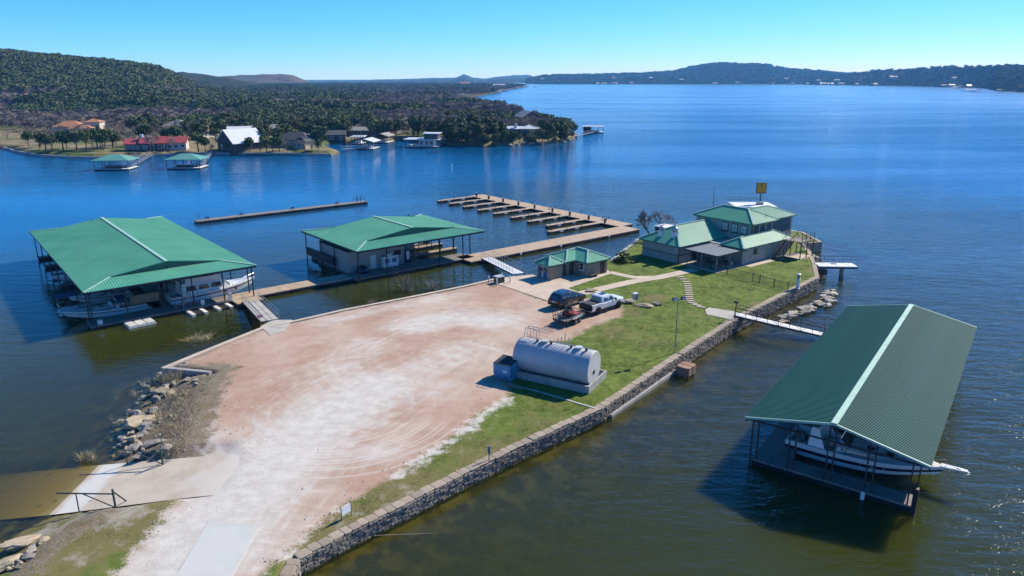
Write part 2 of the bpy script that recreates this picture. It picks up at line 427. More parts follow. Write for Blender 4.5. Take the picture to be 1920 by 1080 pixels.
# grass
n_big = g.noise(pos, .16, 5, .6); n_mid = g.noise(pos, .9, 5, .65); n_fine = g.noise(pos, 9, 4, .7); n_grit = g.noise(pos, 28, 3, .7)
green = g.mix(g.rng(n_mid, .3, .7), (.098, .150, .020), (.195, .245, .045))
tan = g.mix(g.rng(n_fine, .3, .7), (.15, .135, .045), (.26, .225, .10))
bare = g.attr('bare')
f_tan = g.rng(g.math('ADD', g.math('MULTIPLY', g.math('ADD', n_mid, n_big), .62), g.math('MULTIPLY', bare, .55)), .71, 1.06)
grass = g.mix(f_tan, green, tan)
grass = g.mix(g.rng(g.math('ADD', g.math('MULTIPLY', n_mid, .7), g.math('MULTIPLY', bare, .6)), .82, 1.0), grass, (.40, .36, .29))
grass = g.mix(g.math('MULTIPLY', g.rng(n_fine, .35, .62), .38), grass, g.mix(.5, grass, (.012, .022, .006)))
grass = g.mix(g.math('MULTIPLY', g.rng(n_grit, .55, .8), .28), grass, (.30, .32, .14))
# gravel
fu, fv = g.attr('fu'), g.attr('fv')
st1 = g.noise(comb(g, g.math('MULTIPLY', fu, .10), g.math('MULTIPLY', fv, 1.35)), 1.0, 7, .68, .6)
st2 = g.noise(comb(g, g.math('MULTIPLY', g.attr('rd'), 1.5), g.math('MULTIPLY', g.attr('an'), .9)), 1.0, 6, .66, .4)
st3 = g.noise(comb(g, g.math('MULTIPLY', g.attr('rdb'), 1.1), 3.3), 1.0, 6, .66, .8)
st = g.math('MAXIMUM', st1, g.math('MULTIPLY', st2, .98)); st = g.math('ADD', g.math('MULTIPLY', st, .65), g.math('MULTIPLY', st3, .35))
pinkc = g.mix(g.rng(n_mid, .3, .7), (.40, .245, .17), (.47, .315, .23))
pinkc = g.mix(g.rng(n_big, .42, .62), pinkc, (.51, .37, .285))
whitec = g.mix(g.rng(n_mid, .3, .7), (.53, .49, .44), (.66, .63, .58))
wf = g.math('ADD', g.math('MULTIPLY', g.attr('whit'), 1.0), g.math('MULTIPLY', g.math('SUBTRACT', st, .5), 2.3))
wf = g.math('ADD', wf, g.math('MULTIPLY', g.math('SUBTRACT', n_big, .5), .5))
gravel = g.mix(g.rng(wf, .0, 1.0), pinkc, whitec)
# tyre arcs
rd = g.attr('rd'); an = g.attr('an')
for r0 in (6.4, 7.6, 7.95, 8.9, 9.3, 10.1, 11.2):
    lim = g.math('MULTIPLY', g.rng(an, -2.6, -2.2), g.rng(an, -.15, -.55))
    wob = g.math('ADD', g.math('ABSOLUTE', g.math('SUBTRACT', g.math('ADD', rd, g.math('MULTIPLY', n_big, .8)), r0 + .4)), 0)
    gravel = g.mix(g.math('MULTIPLY', g.math('MULTIPLY', g.rng(wob, .15, .05), lim), .40), gravel, (.66, .61, .55))
gravel = g.mix(g.math('MULTIPLY', g.rng(n_grit, .40, .75), .30), gravel, g.mix(.5, gravel, (.72, .68, .62)))
gravel = g.mix(g.math('MULTIPLY', g.rng(n_fine, .52, .75), .30), gravel, g.mix(.5, gravel, (.17, .10, .075)))
edge = g.math('ADD', g.attr('lot'), g.math('MULTIPLY', g.math('SUBTRACT', g.math('ADD', n_mid, n_fine), 1.0), 2.6))
col = g.mix(g.rng(edge, -.35, .45), grass, gravel)
dusty = g.math('ADD', g.attr('dust'), g.math('MULTIPLY', g.math('SUBTRACT', n_mid, .5), 3.2))
col = g.mix(g.math('MULTIPLY', g.rng(dusty, .5, 1.25), .85), col, (.66, .63, .58))
# rocky, weedy bank
rk = g.mix(g.rng(n_fine, .3, .7), (.12, .095, .065), (.34, .285, .215))
rk = g.mix(g.rng(n_mid, .45, .7), rk, (.20, .15, .085))
rf = g.math('ADD', g.attr('rocky'), g.math('MULTIPLY', g.math('SUBTRACT', n_mid, .5), 1.4))
col = g.mix(g.rng(rf, .38, .75), col, rk)
# lake bed
bedc = g.mix(g.rng(g.noise(pos, .55, 4, .6), .42, .62), (.055, .050, .018), (.20, .165, .065))
bedc = g.mix(g.rng(g.voro(pos, .8), .12, .34), g.mix(.6, bedc, (.26, .215, .10)), bedc)
col = g.mix(g.rng(g.attr('ht'), .18, -.12), col, bedc)
g.l(col, b.inputs['Base Color']); b.inputs['Roughness'].default_value = .95; b.inputs['Specular IOR Level'].default_value = .15
hb = g.math('ADD', g.math('MULTIPLY', n_fine, 1.0), g.math('MULTIPLY', n_grit, .5))
g.l(g.bump(hb, .55, .05), b.inputs['Normal'])
gm.materials.append(MT['ground'])
gm.polygons.foreach_set('use_smooth', [True] * len(gm.polygons))
ground = struct(put('ground', gm))

# ---- boat ramp slab (runs on under water)
rb = MB(); nu, nv = 30, 8
top_a, top_b = GL(322, 850), GL(330, 926)
top_a, top_b = top_a + RDIR * 6.5, top_b + RDIR * 5.0
bot_a, bot_b = RA - RDIR * 26, RB - RDIR * 26
vs_, fs_ = [], []
for i in range(nu + 1):
    for j in range(nv + 1):
        t_ = i / nu; p = (top_a.lerp(RA, min(1, t_ * 2)) if t_ < .5 else RA.lerp(bot_a, t_ * 2 - 1)); q = (top_b.lerp(RB, min(1, t_ * 2)) if t_ < .5 else RB.lerp(bot_b, t_ * 2 - 1))
        w = p.lerp(q, j / nv); z = ((w.x - RA.x) * RN.x + (w.y - RA.y) * RN.y) * .105
        vs_.append((w.x, w.y, min(z, landz(w.y) + .012) - .10 * max(0, 1 - t_ * 2 * 3.2)))
for i in range(nu):
    for j in range(nv):
        k = i * (nv + 1) + j; fs_.append((k, k + 1, k + nv + 2, k + nv + 1))
rb.add(vs_, fs_)
m, t, b = nt('ramp'); g = N(t); pos = g.coord('Position'); sep = g.new('ShaderNodeSeparateXYZ'); g.l(pos, sep.inputs[0])
n1 = g.noise(pos, .5, 5, .6); n2 = g.noise(pos, 10, 3, .6)
c = g.mix(g.rng(n1, .3, .7), (.50, .42, .33), (.60, .52, .42))
c = g.mix(g.math('MULTIPLY', g.rng(n2, .4, .7), .3), c, (.38, .30, .23))
zz = g.math('ADD', sep.outputs[2], g.math('MULTIPLY', g.math('SUBTRACT', n1, .5), .18))
c = g.mix(g.rng(g.math('ADD', sep.outputs[2], g.math('MULTIPLY', g.math('SUBTRACT', g.math('ADD', n1, n2), 1.0), .9)), .74, 1.15), c, (.58, .53, .47))      # gravel dragged down from the lot
c = g.mix(g.math('MULTIPLY', g.rng(zz, .24, .16), g.rng(zz, .02, .06)), c, (.64, .62, .58))      # bleached strip above the waterline
c = g.mix(g.rng(zz, .03, -.12), c, (.42, .29, .075))                                                # silt and algae below it
g.l(c, b.inputs['Base Color']); b.inputs['Roughness'].default_value = .9
struct(rb.build('boat_ramp', 'ramp', smooth=True))

# ---- the lake
X, Y, nx, ny = grid_mesh('w', -170, 190, 12, 258, 1.5)
Hh = height(X, Y); dep = np.clip(-Hh, 0, 6)
farv = [(-170, 12), (190, 12), (190, 258), (-170, 258), (-9000, -600), (9000, -600), (9000, 12000), (-9000, 12000)]
nb = nx * ny
lk = mesh_from_grid('lake', X, Y, np.zeros(X.shape), nx, ny, [(a, c, 0) for a, c in farv],
                    [(nb + 4, nb + 5, nb + 1, nb + 0), (nb + 5, nb + 6, nb + 2, nb + 1), (nb + 6, nb + 7, nb + 3, nb + 2), (nb + 7, nb + 4, nb + 0, nb + 3)])
dfar = seg_dist(X, Y, LAND); dfar = np.where(inside(X, Y, LAND), 0, dfar)
add_attr(lk, 'offshore', np.concatenate([dfar.ravel(), np.full(8, 200.0)]))
add_attr(lk, 'depth', np.concatenate([dep.ravel(), np.full(8, 6.0)]))
m = bpy.data.materials.new('lake_water'); m.use_nodes = True; t = m.node_tree; t.nodes.clear(); g = N(t); MT['lake_water'] = m
pos = g.coord('Position')
def wave(scale, mul, rot, det=3, dist=0.0):
    mp = g.new('ShaderNodeMapping'); g.l(pos, mp.inputs[0]); mp.inputs['Scale'].default_value = mul; mp.inputs['Rotation'].default_value = (0, 0, rot)
    return g.noise(mp.outputs[0], scale, det, .6, dist)
w1 = wave(.75, (.42, 1.25, 1), R(24), 4, .3)
w2 = wave(2.8, (.6, 1.2, 1), R(18), 3, .2)
w3 = wave(.16, (.5, 1.2, 1), R(30), 3)
calm = wave(.012, (.35, 1.6, 1), R(4), 4)              # wind slicks
sepw = g.new('ShaderNodeSeparateXYZ'); g.l(pos, sepw.inputs[0])
# the cove behind the docks lies in the lee, the open water to the east is choppy
lee = g.rng(g.math('ADD', sepw.outputs[0], g.math('MULTIPLY', g.math('SUBTRACT', sepw.outputs[1], 80), .25)), -20, 22, .30, 1.0)
lee = g.math('MAXIMUM', lee, g.rng(sepw.outputs[1], 120, 260))
amp = g.math('MULTIPLY', lee, g.rng(calm, .38, .62, .55, 1.0))
hh = g.math('ADD', g.math('ADD', g.math('MULTIPLY', w1, 1.0), g.math('MULTIPLY', w2, .19)), g.math('MULTIPLY', w3, 1.2))
hh = g.math('MULTIPLY', hh, g.math('MULTIPLY', amp, g.rng(sepw.outputs[1], 130, 700, 1.0, 1.6)))
bmp = g.new('ShaderNodeBump'); bmp.inputs['Strength'].default_value = 1.0; bmp.inputs['Distance'].default_value = .24
g.l(hh, bmp.inputs['Height'])
op = g.math('SUBTRACT', 1.0, g.math('POWER', 2.718, g.math('MULTIPLY', g.attr('depth'), -1.0)))
op = g.math('MAXIMUM', op, g.rng(g.attr('depth'), 2.2, 3.2))
body = g.new('ShaderNodeSubsurfaceScattering', falloff='BURLEY'); body.inputs['Scale'].default_value = 1.6; body.inputs['Radius'].default_value = (1, 1, .8);     # turbid water scatters light sideways under the surface
g.l(g.mix(g.rng(g.attr('offshore'), 24, 112), (.029, .033, .0042), (.001, .074, .20)), body.inputs[0])
clr = g.new('ShaderNodeBsdfTransparent'); clr.inputs[0].default_value = (.80, .78, .50, 1)
inner = g.new('ShaderNodeMixShader'); g.l(op, inner.inputs[0]); g.l(clr.outputs[0], inner.inputs[1]); g.l(body.outputs[0], inner.inputs[2])
gl = g.new('ShaderNodeBsdfGlossy'); g.l(g.rng(sepw.outputs[1], 140, 900, .03, .13), gl.inputs['Roughness']); gl.inputs[0].default_value = (1, 1, 1, 1); g.l(bmp.outputs[0], gl.inputs['Normal'])
fr = g.new('ShaderNodeFresnel'); fr.inputs[0].default_value = 1.33; g.l(bmp.outputs[0], fr.inputs['Normal'])
mx = g.new('ShaderNodeMixShader')
front = g.math('SUBTRACT', 1.0, g.new('ShaderNodeNewGeometry').outputs['Backfacing'])     # light leaving the water refracts out
g.l(g.math('MULTIPLY', fr.outputs[0], front), mx.inputs[0]); g.l(inner.outputs[0], mx.inputs[1]); g.l(gl.outputs[0], mx.inputs[2])
o = g.new('ShaderNodeOutputMaterial'); g.l(mx.outputs[0], o.inputs[0])
lk.materials.append(m)
struct(put('lake', lk))

# ================================================================== DOCKS
DA = R(39.5)                                     # the marina is laid out on one grid, turned 39.5 degrees
def W(p, q, z=0.0):
    return Vector((p * math.cos(DA) - q * math.sin(DA), p * math.sin(DA) + q * math.cos(DA), z))
def toD(v):
    return (v.x * math.cos(DA) + v.y * math.sin(DA), -v.x * math.sin(DA) + v.y * math.cos(DA))

def ribbed(mb, pts, down, pitch=.3, rh=.045, rw=.09, th=.05, off=0.0):
    """roof plane: slab plus raised ribs that run down the slope"""
    pts = [Vector(p) for p in pts]
    n = (pts[1] - pts[0]).cross(pts[2] - pts[0]).normalized()
    if n.z < 0: n = -n; pts.reverse()
    mb.slab(pts, th)
    a = Vector(down); a = (a - n * a.dot(n)).normalized(); b = n.cross(a).normalized(); o = pts[0]
    q = [((p - o).dot(b), (p - o).dot(a)) for p in pts]
    s0, s1 = min(x for x, _ in q), max(x for x, _ in q)
    s = s0 + pitch * .5 + off
    while s < s1:
        h = []
        for i in range(len(q)):
            (x1, y1), (x2, y2) = q[i], q[(i + 1) % len(q)]
            if (x1 - s) * (x2 - s) < 0: h.append(y1 + (y2 - y1) * (s - x1) / (x2 - x1))
        if len(h) >= 2:
            y1, y2 = min(h) + .02, max(h) - .005
            if y2 - y1 > .12:
                vs = []
                for yy in (y1, y2):
                    c = o + b * s + a * yy
                    vs += [c - b * rw / 2, c - b * rw * .28 + n * rh, c + b * rw * .28 + n * rh, c + b * rw / 2]
                mb.add(vs, [(0, 4, 5, 1), (1, 5, 6, 2), (2, 6, 7, 3), (0, 1, 2, 3), (7, 6, 5, 4)])
        s += pitch
    return mb
def cap_line(mb, a, b, w=.22, lift=.075):
    a, b = Vector(a), Vector(b); u = Vector((0, 0, lift)); mb.bar(a + u, b + u, w, .05)
def hip_roof(root, x0, x1, y0, y1, ze, zr, ridge, mat_='roof_green', pitch=.3, caps='roof_cap', name='roof', gable=(False, False)):
    """hip roof in local axes; ridge 'x' or 'y'; gable ends optional"""
    r = MB().bx(x0 + .05, x1 - .05, y0 + .05, y1 - .05, ze - .22, ze - .02).build(name, 'roof_dark', root)
    if ridge == 'x':
        m_ = (y0 + y1) / 2; h = (y1 - y0) / 2; a = (x0 + (0 if gable[0] else h), m_, zr); b = (x1 - (0 if gable[1] else h), m_, zr)
        ribbed(MB(), [(x0, y0, ze), (x1, y0, ze), b, a], (0, -1, -.5), pitch).build('roof_slope', mat_, r)
        ribbed(MB(), [(x1, y1, ze), (x0, y1, ze), a, b], (0, 1, -.5), pitch).build('roof_slope', mat_, r)
        ends = [((x0, y1, ze), (x0, y0, ze), a, (-1, 0, -.5), gable[0]), ((x1, y0, ze), (x1, y1, ze), b, (1, 0, -.5), gable[1])]
    else:
        m_ = (x0 + x1) / 2; h = (x1 - x0) / 2; a = (m_, y0 + (0 if gable[0] else h), zr); b = (m_, y1 - (0 if gable[1] else h), zr)
        ribbed(MB(), [(x0, y1, ze), (x0, y0, ze), a, b], (-1, 0, -.5), pitch).build('roof_slope', mat_, r)
        ribbed(MB(), [(x1, y0, ze), (x1, y1, ze), b, a], (1, 0, -.5), pitch).build('roof_slope', mat_, r)
        ends = [((x0, y0, ze), (x1, y0, ze), a, (0, -1, -.5), gable[0]), ((x1, y1, ze), (x0, y1, ze), b, (0, 1, -.5), gable[1])]
    def cap1(p_, q_): c_ = MB(); cap_line(c_, p_, q_); c_.build('ridge_cap', caps, r)
    cap1(a, b)
    for p, q, t_, d, gb in ends:
        if gb: MB().add([p, q, t_], [(0, 1, 2)]).build('gable', 'siding', r)
        else:
            ribbed(MB(), [p, q, t_], d, pitch).build('roof_slope', mat_, r)
            cap1(p, t_); cap1(q, t_)
    return r

def dutch_roof(root, Wd, L, ze, zr, s, pitch=.3):
    k = (zr - ze) / (Wd / 2); zs = ze + k * s; h = Wd / 2
    r = MB()
    for x in (0.06, Wd - .06): r.bar((x, 0, ze - .16), (x, L, ze - .16), .1, .24)
    for y in (0.06, L - .06): r.bar((0, y, ze - .16), (Wd, y, ze - .16), .1, .24)
    for i in range(int(L / 3.6) + 1):                        # rafters and purlins
        y = min(L - .3, .3 + i * 3.6); yy = min(max(y, s), L - s); t_ = min(1, min(y, L - y) / s)
        if t_ > .99:
            r.bar((0.1, y, ze - .14), (h, y, zr - .16), .1, .2); r.bar((Wd - .1, y, ze - .14), (h, y, zr - .16), .1, .2)
            r.bar((0.1, y, ze - .26), (Wd - .1, y, ze - .26), .08, .12)
    r = r.build('roof_frame', 'steel_dark', root)
    ribbed(MB(), [(0, L, ze), (0, 0, ze), (s, s, zs), (h, s, zr), (h, L - s, zr), (s, L - s, zs)], (-1, 0, -.3), pitch).build('roof_slope', 'roof_green', r)
    ribbed(MB(), [(Wd, 0, ze), (Wd, L, ze), (Wd - s, L - s, zs), (h, L - s, zr), (h, s, zr), (Wd - s, s, zs)], (1, 0, -.3), pitch).build('roof_slope', 'roof_green', r)
    ribbed(MB(), [(0, 0, ze), (Wd, 0, ze), (Wd - s, s, zs), (s, s, zs)], (0, -1, -.3), pitch).build('roof_slope', 'roof_green', r)
    ribbed(MB(), [(Wd, L, ze), (0, L, ze), (s, L - s, zs), (Wd - s, L - s, zs)], (0, 1, -.3), pitch).build('roof_slope', 'roof_green', r)
    for y, d in ((s, .35), (L - s, -.35)):
        MB().add([(s, y + d, zs - .05), (Wd - s, y + d, zs - .05), (h, y + d, zr - .06)], [(0, 1, 2)]).build('gable', 'roof_dark', r)
    c = MB(); cap_line(c, (h, s - .15, zr), (h, L - s + .15, zr), .4, .07); c.build('ridge_cap', 'roof_cap', r)
    for (x, y) in ((0, 0), (Wd, 0), (0, L), (Wd, L)):
        c = MB(); cap_line(c, (x, y, ze), (s if x == 0 else Wd - s, s if y == 0 else L - s, zs), .24); c.build('hip_cap', 'roof_cap', r)
    for x, xs in ((0, 1), (Wd, -1)):
        MB().bar((x + xs * s, s - .02, zs + .06), (h, s - .02, zr + .06), .12, .08).build('rake_trim', 'roof_green', r)
    return r
def post(root, x, y, z0, z1, w=.13, m='steel_dark', name='post'):
    return MB().bx(x - w / 2, x + w / 2, y - w / 2, y + w / 2, z0, z1).build(name, m, root)
def deck(root, x0, x1, y0, y1, z=.5, m='deck_tan', name='deck', th=.14):
    """floating deck: surface slab, dark float and rubbing strip below"""
    d = MB().bx(x0, x1, y0, y1, z - th, z).build(name, m, root)
    MB().bx(x0 + .08, x1 - .08, y0 + .08, y1 - .08, -.25, z - th - .002).build('float', 'black', d)
    return d

# ---------------- boats
def boat(name, label, loc, rz, L, B, style, group=None, z=0):
    t0 = thing(name, label, 'boat', (loc[0], loc[1], z), rz, group)
    n = 14; fb = {'express': 1.15, 'cuddy': .95, 'fly': 1.35, 'small': .7}[style]
    def hb(t): return B / 2 * (1 - max(0, (t - .5) / .5) ** 2.3) * (.93 + .07 * min(1, t / .3))
    def sh(t): return fb + .42 * fb * t ** 2.2
    rings, top, band = [], [], []
    for i in range(n + 1):
        t = i / n; x = -L / 2 + L * t * .93 + L * .07 * t ** 3; b = max(.03, hb(t)); zs = sh(t)
        zc = .08 + .75 * fb * t ** 3.2; zk = -.42 + (.42 + .95 * fb) * t ** 4.5; xk = x - L * .10 * t ** 4
        bc = b * (.86 - .35 * t ** 3)
        rings.append([(x, b, zs), (x, b * 1.0, zs - .10), (xk * .35 + x * .65, bc, zc), (xk, 0, min(zk, zc - .02)), (xk * .35 + x * .65, -bc, zc), (x, -b, zs - .10), (x, -b, zs)])
        top.append((x, b, zs)); band.append((x, b, bc, zs, zc, xk))
    hull = MB(); hull.loft(rings, close=False, cap=False); hull.add(rings[0], [tuple(range(7))])
    h = hull.build('hull', 'white_gel', t0, smooth=False)
    st = MB()
    for s in (1, -1):
        vs, fs = [], []
        for i, (x, b, bc, zs, zc, xk) in enumerate(band):
            x2 = xk * .35 + x * .65
            for f in ((.30, .62) if style == 'express' else (.12, .26)):
                vs.append((x * (1 - f) + x2 * f, s * (b * (1 - f) + bc * f + .012), (zs - .1) * (1 - f) + zc * f))
        for i in range(n): fs.append((2 * i, 2 * i + 1, 2 * i + 3, 2 * i + 2))
        st.add(vs, fs)
    st.build('hull_stripe', 'navy', h)
    def ins(i, k): x, b, zs = top[i]; return b * k
    # deck: side decks and foredeck as a closed cap, cockpit well sunk aft
    c0, c1 = (0, 5) if style in ('express', 'cuddy', 'small') else (0, 3)
    dk = MB(); vs, fs = [], []
    for x, b, zs in top: vs += [(x, b, zs), (x, -b, zs)]
    for i in range(c1, n): fs.append((2 * i, 2 * i + 1, 2 * i + 3, 2 * i + 2))
    for i in range(c0, c1):
        x, b, zs = top[i]; x2, b2, zs2 = top[i + 1]
        for s in (1, -1):
            dk.add([(x, s * b, zs), (x, s * (b - .28), zs), (x2, s * (b2 - .28), zs2), (x2, s * b2, zs2)], [(0, 1, 2, 3)])
            dk.add([(x, s * (b - .28), zs), (x, s * (b - .28), .35), (x2, s * (b2 - .28), .35), (x2, s * (b2 - .28), zs2)], [(0, 1, 2, 3)])
    dk.add(vs, fs); xa, xb = top[c0][0], top[c1][0]; bb = B / 2 - .3
    dk.bx(xa + .02, xb, -bb, bb, .30, .36); dk.bx(xb - .05, xb, -bb, bb, .30, top[c1][2]); dk.bx(xa + .02, xa + .25, -bb, bb, .30, top[0][2] - .02)
    d = dk.build('deck', 'white_gel', t0)
    MB().bx(xa + .3, xa + .85, -bb + .15, bb - .15, .36, .80).build('seat', 'vinyl', t0, bevel=.05)
    MB().bx(xb - 1.3, xb - .75, .15, bb - .15, .36, 1.0).build('seat', 'vinyl', t0, bevel=.05)
    MB().bx(-L / 2 - .55, -L / 2 + .05, -B * .4, B * .4, .18, .28).build('swim_platform', 'white', t0)
    def trunk(x0, x1, w0, w1, z0, h0, h1, nm, m, rake=.35, smooth=False):
        vs = []
        for k, (f, zt) in enumerate(((1.0, 0), (.82, 1))):
            for x, w, hh, sgn in ((x0, w0, h0, 1), (x1, w1, h1, -1)):
                xx = x + (rake * .3 * zt if sgn > 0 else -rake * zt * hh * 1.6)
                vs += [(xx, -w * f / 2, z0 + zt * hh), (xx, w * f / 2, z0 + zt * hh)]
        mb = MB().add(vs, [(0, 2, 3, 1), (4, 5, 7, 6), (0, 1, 5, 4), (2, 6, 7, 3), (0, 4, 6, 2), (1, 3, 7, 5)])
        return mb.build(nm, m, t0, bevel=.08)
    zc = top[c1][2]
    if style in ('express', 'cuddy', 'small'):
        xf = L * (.33 if style != 'small' else .25)
        trunk(xb, xf, B * .78, B * .42, zc - .05, .42 * fb, .12, 'cabin_trunk', 'white_gel', .5)
        for s in (1, -1):
            MB().add([(xb + .2, s * B * .375, zc + .08), (xf - .9, s * B * .27, zc + .05), (xb + .5, s * B * .345, zc + .34 * fb)], [(0, 1, 2)]).build('cabin_window', 'glass', t0)
        for k in range(2): MB().box((xb + (xf - xb) * (.42 + .25 * k), 0, zc + .36 * fb - .22 * fb * (.42 + .25 * k)), (.5, .5, .05)).build('hatch', 'glass', t0)
        wz = zc + .36 * fb
        w = MB(); w.add([(xb + .9, -B * .33, wz), (xb + .9, B * .33, wz), (xb + .25, B * .31, wz + .55), (xb + .25, -B * .31, wz + .55), (xb - .5, -B * .38, wz - .1), (xb - .5, B * .38, wz - .1), (xb - .55, -B * .36, wz + .35), (xb - .55, B * .36, wz + .35)], [(0, 1, 2, 3), (0, 3, 6, 4), (1, 5, 7, 2)])
        w.build('windscreen', 'glass', t0)
        fr_ = MB(); fr_.path([(xb - .55, -B * .36, wz + .36), (xb + .25, -B * .31, wz + .56), (xb + .25, B * .31, wz + .56), (xb - .55, B * .36, wz + .36)], .025); fr_.build('windscreen_frame', 'chrome', t0)
        if style == 'express':
            ar = MB(); ax = xb - 1.2
            for s in (1, -1): ar.add([(ax - .7, s * B * .46, zc), (ax + .5, s * B * .46, zc), (ax - .1, s * B * .36, zc + 1.35), (ax - .6, s * B * .36, zc + 1.35), (ax - .7, s * B * .42, zc), (ax + .5, s * B * .42, zc), (ax - .1, s * B * .33, zc + 1.35), (ax - .6, s * B * .33, zc + 1.35)], [(0, 1, 2, 3), (7, 6, 5, 4), (0, 4, 5, 1), (1, 5, 6, 2), (2, 6, 7, 3), (3, 7, 4, 0)])
            ar.bx(ax - .6, ax - .1, -B * .36, B * .36, zc + 1.28, zc + 1.40)
            ar.build('radar_arch', 'white_gel', t0)
            fm = MB()
            for dx in (-2.2, -1.5): fm.path([(ax + dx * .6, -B * .45, zc), (ax + dx, -B * .40, zc + 1.3), (ax + dx, B * .40, zc + 1.3), (ax + dx * .6, B * .45, zc)], .02)
            fm.build('canopy_frame', 'chrome', t0)
            pl = MB().add([(L * .47, -.28, top[-1][2] - .06), (L * .47, .28, top[-1][2] - .06), (L * .5 + 1.3, .17, top[-1][2] + .02), (L * .5 + 1.3, -.17, top[-1][2] + .02), (L * .47, -.28, top[-1][2] + .05), (L * .47, .28, top[-1][2] + .05), (L * .5 + 1.3, .17, top[-1][2] + .1), (L * .5 + 1.3, -.17, top[-1][2] + .1)], [(3, 2, 1, 0), (4, 5, 6, 7), (0, 1, 5, 4), (1, 2, 6, 5), (2, 3, 7, 6), (3, 0, 4, 7)]).build('bow_pulpit', 'white_gel', t0)
            an = MB(); ez = top[-1][2]; ex = L * .5 + 1.15
            an.tube((ex - .5, 0, ez + .12), (ex + .25, 0, ez - .02), .05); an.bar((ex + .2, -.22, ez - .1), (ex + .2, .22, ez - .1), .12, .08); an.build('anchor', 'steel_grey', pl)
        else:
            cv = trunk(-L * .28, xb + .3, B * .80, B * .70, zc + .55, .5, .45, 'canvas_top', 'canvas_blue', .25)
    else:
        zb = top[4][2] - .1; x0, x1 = -L * .38, L * .17
        trunk(x0, x1, B * .86, B * .74, zb, 1.5, 1.35, 'saloon', 'white_gel', .42)
        for s in (1, -1):
            for k in range(3):
                xx = x0 + .6 + k * (x1 - x0 - 1.4) / 3; w_ = (x1 - x0 - 1.4) / 3 - .35
                yy = B * .40
                MB().add([(xx, s * (yy + .012), zb + .55), (xx + w_, s * (yy - .012), zb + .55), (xx + w_ - .12, s * (yy - .052), zb + 1.15), (xx + .05, s * (yy - .028), zb + 1.15)], [(0, 1, 2, 3)]).build('saloon_window', 'glass', t0)
        MB().add([(x1 - .22, -B * .30, zb + .45), (x1 - .22, B * .30, zb + .45), (x1 - .78, B * .27, zb + 1.2), (x1 - .78, -B * .27, zb + 1.2)], [(0, 1, 2, 3)]).build('windscreen', 'glass', t0)
        zf = zb + 1.5
        fl = MB(); fl.bx(x0 + .1, x1 - 1.0, -B * .38, B * .38, zf - .02, zf + .08)
        for s in (1, -1): fl.bx(x0 + .6, x1 - 1.2, s * B * .36 - .04, s * B * .36 + .04, zf + .08, zf + .62)
        fl.add([(x1 - 1.25, -B * .38, zf), (x1 - 1.25, B * .38, zf), (x1 - 1.7, B * .36, zf + .75), (x1 - 1.7, -B * .36, zf + .75), (x1 - 1.4, -B * .38, zf), (x1 - 1.4, B * .38, zf), (x1 - 1.85, B * .36, zf + .75), (x1 - 1.85, -B * .36, zf + .75)], [(0, 1, 2, 3), (7, 6, 5, 4), (0, 3, 7, 4), (1, 5, 6, 2), (3, 2, 6, 7)])
        fl.build('flybridge', 'white_gel', t0)
        for s in (-.5, .5): MB().bx(x1 - 2.9, x1 - 2.4, s * B * .4 - .25, s * B * .4 + .25, zf + .08, zf + .7).build('seat', 'canvas_blue', t0, bevel=.05)
        trunk(x1 - .1, L * .36, B * .62, B * .40, top[9][2] - .1, .4, .1, 'cabin_trunk', 'white_gel', .5)
        for s in (1, -1):
            for k in range(2): MB().lathe([(.16, -.01), (.16, .01)], 10, (L * (.10 + .12 * k), s * (B * .478 - .06 * k), 1.12 + .1 * k), 'Y').build('porthole', 'glass', t0)
    rl = MB()
    for s in (1, -1):
        pts = [(top[i][0], s * (top[i][1] - .06), top[i][2] + .55) for i in range(c1 + 1, n + 1)]
        rl.path(pts, .02)
        for i in range(c1 + 1, n + 1, 2): rl.tube((top[i][0], s * (top[i][1] - .06), top[i][2]), (top[i][0], s * (top[i][1] - .06), top[i][2] + .55), .016)
    rl.build('bow_rail', 'chrome', t0)
    return t0

# ---------------- left covered dock
LX0, LX1, LY0, LY1 = 12.2, 31.9, 90.8, 135.0
LW_, LL_ = LX1 - LX0, LY1 - LY0
ld = thing('covered_dock', 'long green roofed boat dock with pale ridge cap, beside the two tyre floats', 'dock', W(LX0, LY0), DA)
dutch_roof(ld, LW_, LL_, 4.7, 6.15, 3.4)
deck(ld, .2, LW_ - .1, .4, 3.2, .5, 'deck_grey')
deck(ld, LW_ / 2 - 1.1, LW_ / 2 + 1.1, 3.2, LL_ - .5, .5, 'deck_grey', 'walkway')
for k in range(6):
    y = 9.2 + k * 6.9
    deck(ld, .4, LW_ / 2 - 1.1, y - .5, y + .5, .5, 'deck_grey', 'finger')
    deck(ld, LW_ / 2 + 1.1, LW_ - .4, y - .5, y + .5, .5, 'deck_grey', 'finger')
for k in range(7):
    y = min(LL_ - .7, 2.3 + k * 6.9)
    for x in (.45, LW_ - .45): post(ld, x, y, .4 if k else .5, 4.6)
    for x in (LW_ / 2 - 1.0, LW_ / 2 + 1.0): post(ld, x, y, .5, 5.7 if k else 4.75)
for k in range(6): post(ld, .5 + k * (LW_ - 1) / 5, .55, .5, 4.6)
rl = MB()
for k in range(4):                                # the ladder-like storage frame by the front walkway
    rl.bar((9.6 + k * .9, .8, .5), (9.6 + k * .9, .8, 3.2), .06)
for z in (1.1, 1.8, 2.5, 3.2): rl.bar((9.6, .8, z), (12.3, .8, z), .05)
rl.build('storage_rack', 'steel_grey', ld)
MB().bx(11.1, 11.5, 1.0, 1.3, 1.5, 2.4).build('meter_box', 'meter', ld)
MB().bx(12.6, 13.0, .7, 1.0, .5, 1.15).build('power_pedestal', 'white', ld)
MB().bx(16.0, 16.4, .5, .8, .5, 1.5).build('power_pedestal', 'white', ld)
MB().bx(1.0, 1.5, .6, 1.1, .5, 1.0).build('dock_box', 'white', ld)
